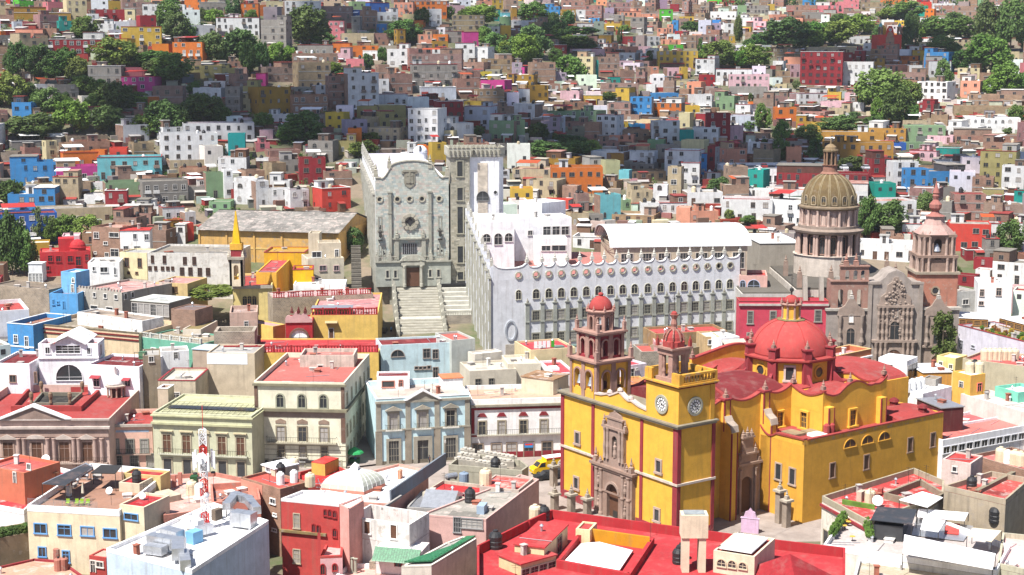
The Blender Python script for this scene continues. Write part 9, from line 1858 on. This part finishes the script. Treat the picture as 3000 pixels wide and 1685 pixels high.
# far wood along the ridge
WV=[];WF=[];npr=np.random.RandomState(4)
for i in range(260):
 Y=rnd.uniform(1000,1400);X=rnd.uniform(-.36,.36)*Y;Z=tz(X,Y);s0=rnd.uniform(3,6)
 for k in range(90):
  d_=npr.normal(size=3);d_/=np.linalg.norm(d_);p=np.array([X,Y,Z+s0*.8])+d_*s0*npr.uniform(.6,1.05)*np.array([1.2,1.2,.8]);a=npr.normal(size=3);a/=np.linalg.norm(a);b=np.cross(a,d_);b/=np.linalg.norm(b)+1e-6;s_=npr.uniform(.5,1.0);o=len(WV)
  WV+=[tuple(p-a*s_),tuple(p+b*s_),tuple(p+a*s_),tuple(p-b*s_)];WF.append((o,o+1,o+2,o+3))
wm_=MB();wm_.add(WV,WF);wo=wm_.build('ridge_wood','leaf',kind='one',c=(.6,.7,.6));tag(wo,'dark scrub and trees along the distant ridge','woodland', None,'stuff')
# ================================================================ LABELS OF REPEATED THINGS
NUMW={0:'no',1:'one',2:'two',3:'three',4:'four',5:'five',6:'six',7:'seven',8:'eight',9:'nine',10:'ten',11:'eleven',12:'twelve'}
PLACES=[('the university tower',(-12,375)),('the brown ribbed dome',(72,351)),('the white barrel roof',(35,355)),('the grey sheet-roofed hall',(-55,405)),('the red hillside church',(180,745)),('the terraced car park',(85,430))]
def finish_labels():
 from collections import Counter,defaultdict
 for h in HOUSES:
  st=NUMW.get(h['ns'],'many')+'-storey'
  h['l1']='%s %s %s with %s roof'%(h['cn'],st,'house' if h['kn']!='apartment block' else 'block',h['rn'])
  if h['feats']:h['l1']+=' and '+h['feats'][0]
  n=h['nw'];h['l2']=h['l1']+', '+(NUMW[n] if n in NUMW else 'many')+' front openings'
 c1=Counter(h['l1'] for h in HOUSES);c2=Counter(h['l2'] for h in HOUSES)
 pos=np.array([h['pos'][:2] for h in HOUSES]);lab=[]
 for i,h in enumerate(HOUSES):
  if c1[h['l1']]==1:L=h['l1']+' on the hillside'
  elif c2[h['l2']]==1:L=h['l2']
  else:
   d=np.hypot(*(pos-pos[i]).T);nb=[j for j in np.argsort(d)[1:8] if HOUSES[j]['cn']!=h['cn']]
   a=HOUSES[nb[0]]['cn'] if nb else 'other';b=next((HOUSES[j]['cn'] for j in nb if HOUSES[j]['cn']!=a), None)
   L=h['l1']+', between %s and %s houses'%(a,b) if b else h['l1']+', beside a %s house'%a
  lab.append(L)
 cc=Counter(lab)
 for h,L in zip(HOUSES,lab):
  w_=L.split()
  if len(w_)>16:L=' '.join(w_[:16])
  h['lab']=L;h['root']['label']=L;h['root']['group']='houses stepping up the hillside'
 for o,tx,P in TREEO:
  d=np.hypot(*(pos-np.array(P[:2])).T);j=np.argsort(d)[:3];a=HOUSES[j[0]];b=next((HOUSES[k] for k in j[1:] if HOUSES[k]['cn']!=a['cn']), None)
  o['label']=tx+' beside the '+' '.join(a['lab'].replace(',','').split()[:8]);o['group']='trees among the houses'
def rank_trees():
 g={}
 for o,tx,P in TREEO:g.setdefault(o['label'],[]).append(o)
 for L,v in g.items():
  if 1<len(v)<=4:
   v.sort(key=lambda o:-o.children[0].scale[2] if o.children else 0)
   for o,t in zip(v,(('taller','shorter') if len(v)==2 else ('tallest','middle-sized','shortest') if len(v)==3 else ('tallest','second tallest','third tallest','shortest'))):o['label']=t+' '+L
def hill_tanks():
 H={id(h['root']):h for h in HOUSES}
 for root,lp,k in TANKS:
  if NT[0]>285: break
  h=H[id(root)];rz=root.rotation_euler[2];c,s_=math.cos(rz),math.sin(rz);L=root.location
  tank((L[0]+lp[0]*c-lp[1]*s_,L[1]+lp[0]*s_+lp[1]*c,L[2]+lp[2]),k,'on the '+' '.join(h['lab'].replace(',','').split()[:9]),rnd.uniform(.9,1.2))
finish_labels();rank_trees();hill_tanks()
# ---------------------------------------------------------------- pipes, vents and hatches on the larger flat roofs
VM={'roof_vent':MB().lathe([(.16,0),(.16,.7),(.3,.75),(.12,1.0)],8).mesh('roof_vent','metal'),'roof_hatch':MB().box(-.6,.6,-.5,.5,0,.45).box(-.7,.7,-.6,.6,.452,.52).mesh('roof_hatch','concrete'),'antenna_pole':MB().bar((0,0,0),(0,0,2.6),.03).bar((-.5,0,2.4),(.5,0,2.4),.02).bar((-.35,0,2.1),(.35,0,2.1),.02).mesh('antenna_pole','iron'),'stack':MB().box(-.3,.3,-.3,.3,0,1.3).box(-.4,.4,-.4,.4,1.302,1.42).mesh('chimney','plaster_old'),'roof_pipe':MB().bar((-2.2,0,.08),(2.2,0,.08),.05,6).mesh('roof_pipe','metal')}
def inpoly(p,P,mg=.6):
 for a,b in zip(P,P[1:]+P[:1]):
  ex,ey=b[0]-a[0],b[1]-a[1];L=math.hypot(ex,ey)
  if L>.01 and (ex*(p[1]-a[1])-ey*(p[0]-a[0]))/L<mg: return False
 return True
for b in BL:
 ar=b.w*b.d
 if ar<22 or b.root.name.startswith(('university_wing','green_house')): continue
 xs_,ys_=[p[0] for p in b.poly],[p[1] for p in b.poly];zz=b.rz+(.165 if b.rz>=b.h-.001 else .002);n1,n2=1+min(10,int(ar/24)),1+min(8,int(ar/30))
 if b.root.name.startswith('courthouse'):n1,n2=0,6
 for _ in range(n1*3):
  if n1<=0: break
  p=(rnd.uniform(min(xs_),max(xs_)),rnd.uniform(min(ys_),max(ys_)))
  if not inpoly(p,b.poly,1.0): continue
  n1-=1;k=rnd.choice(['roof_vent','roof_hatch','antenna_pole','stack','roof_pipe','roof_pipe'])
  put('chimney' if k=='stack' else k,VM[k],b.root,rnd.choice([(.5,.46,.42),hx('b8705c',.66),(.7,.68,.64),(.4,.38,.36)]),(p[0],p[1],zz),rnd.choice([0,math.pi/2,.4]))
 for q in range(n2*3):
  if n2<=0: break
  w,d=rnd.uniform(.8,4.5),rnd.uniform(.6,3);x,y=rnd.uniform(min(xs_),max(xs_)),rnd.uniform(min(ys_),max(ys_))
  if not all(inpoly(c_,b.poly,.35) for c_ in ((x,y),(x+w,y),(x+w,y+d),(x,y+d))): continue
  n2-=1;f=rnd.choice([.62,.78,.9,1.18,1.3]);MB().box(x,x+w,y,y+d,zz+.003*(q+1),zz+.006+.003*(q+1)).build('roof_patch','roof_worn' if rnd.random()<.5 else b.rm,b.root,tuple(min(.8,v*f) for v in b.rc))
  # ---------------------------------------------------------------- drifting cloud above the slope (out of the picture), whose shade lies on the hillside
m,nt,bs=newmat('cloud');tr=nd(nt,'ShaderNodeBsdfTransparent');df=nd(nt,'ShaderNodeBsdfDiffuse');df.inputs['Color'].default_value=(.9,.9,.92,1);ms=nd(nt,'ShaderNodeMixShader');ms.inputs[0].default_value=.04
nt.links.new(tr.outputs[0],ms.inputs[1]);nt.links.new(df.outputs[0],ms.inputs[2]);nt.links.new(ms.outputs[0],nt.nodes['Material Output'].inputs[0]);MATS['cloud']=m
def cloud(gx_,gy_,sx,sy,seed,n=16):
 r=random.Random(seed);hgt=520;P=(gx_+SUNV[0]/SUNV[2]*hgt,gy_+SUNV[1]/SUNV[2]*hgt,60+hgt);k=MB()
 for i in range(n):
  x,y,s_=r.gauss(0,sx*.42),r.gauss(0,sy*.42),r.uniform(.28,.5)*min(sx,sy);k.lathe([(s_*math.cos(R(t)),s_*.55*math.sin(R(t))) for t in range(-80,81,20)],14,x,y,r.random(),r.uniform(-.05,.15)*sx)
 o=k.build('cloud','cloud', None, None,P,0, True,'one');o['kind']='structure'; return o
cloud(-90,530,190,110,5,22);cloud(90,540,170,100,6,18);cloud(60,740,300,130,9,24)
# ---------------------------------------------------------------- ground sheet
gx=np.concatenate([np.arange(-700,-260,40),np.arange(-260,261,6),np.arange(280,721,40)])
gyv=np.concatenate([np.arange(-30,180,15),np.arange(180,720,6),np.arange(720,1500,20)])
vs=[(x,y,tz(x,y)-.25) for y in gyv for x in gx];nx=len(gx)
fs=[(j*nx+i,j*nx+i+1,(j+1)*nx+i+1,(j+1)*nx+i) for j in range(len(gyv)-1) for i in range(nx-1)]
tm=MB();tm.add(vs,fs);t_=tm.build('hillside_ground','ground',kind='one');t_['kind']='structure';t_.data.polygons.foreach_set('use_smooth',[True]*len(t_.data.polygons))
# ---------------------------------------------------------------- thin summer haze over the whole valley
hm=bpy.data.materials.new('haze');hm.use_nodes= True;hn=hm.node_tree;hn.nodes.remove(hn.nodes['Principled BSDF'])
pv=hn.nodes.new('ShaderNodeVolumePrincipled');pv.inputs['Color'].default_value=(.9,.92,.95,1);pv.inputs['Density'].default_value=.00008;pv.inputs['Anisotropy'].default_value=.3;hn.links.new(pv.outputs[0],hn.nodes['Material Output'].inputs['Volume']);MATS['haze']=hm
hz=MB().box(-750,750,-45,1520,-12,185).build('haze','haze',kind='one');tag(hz,'thin pale summer haze filling the valley','haze', None,'stuff')
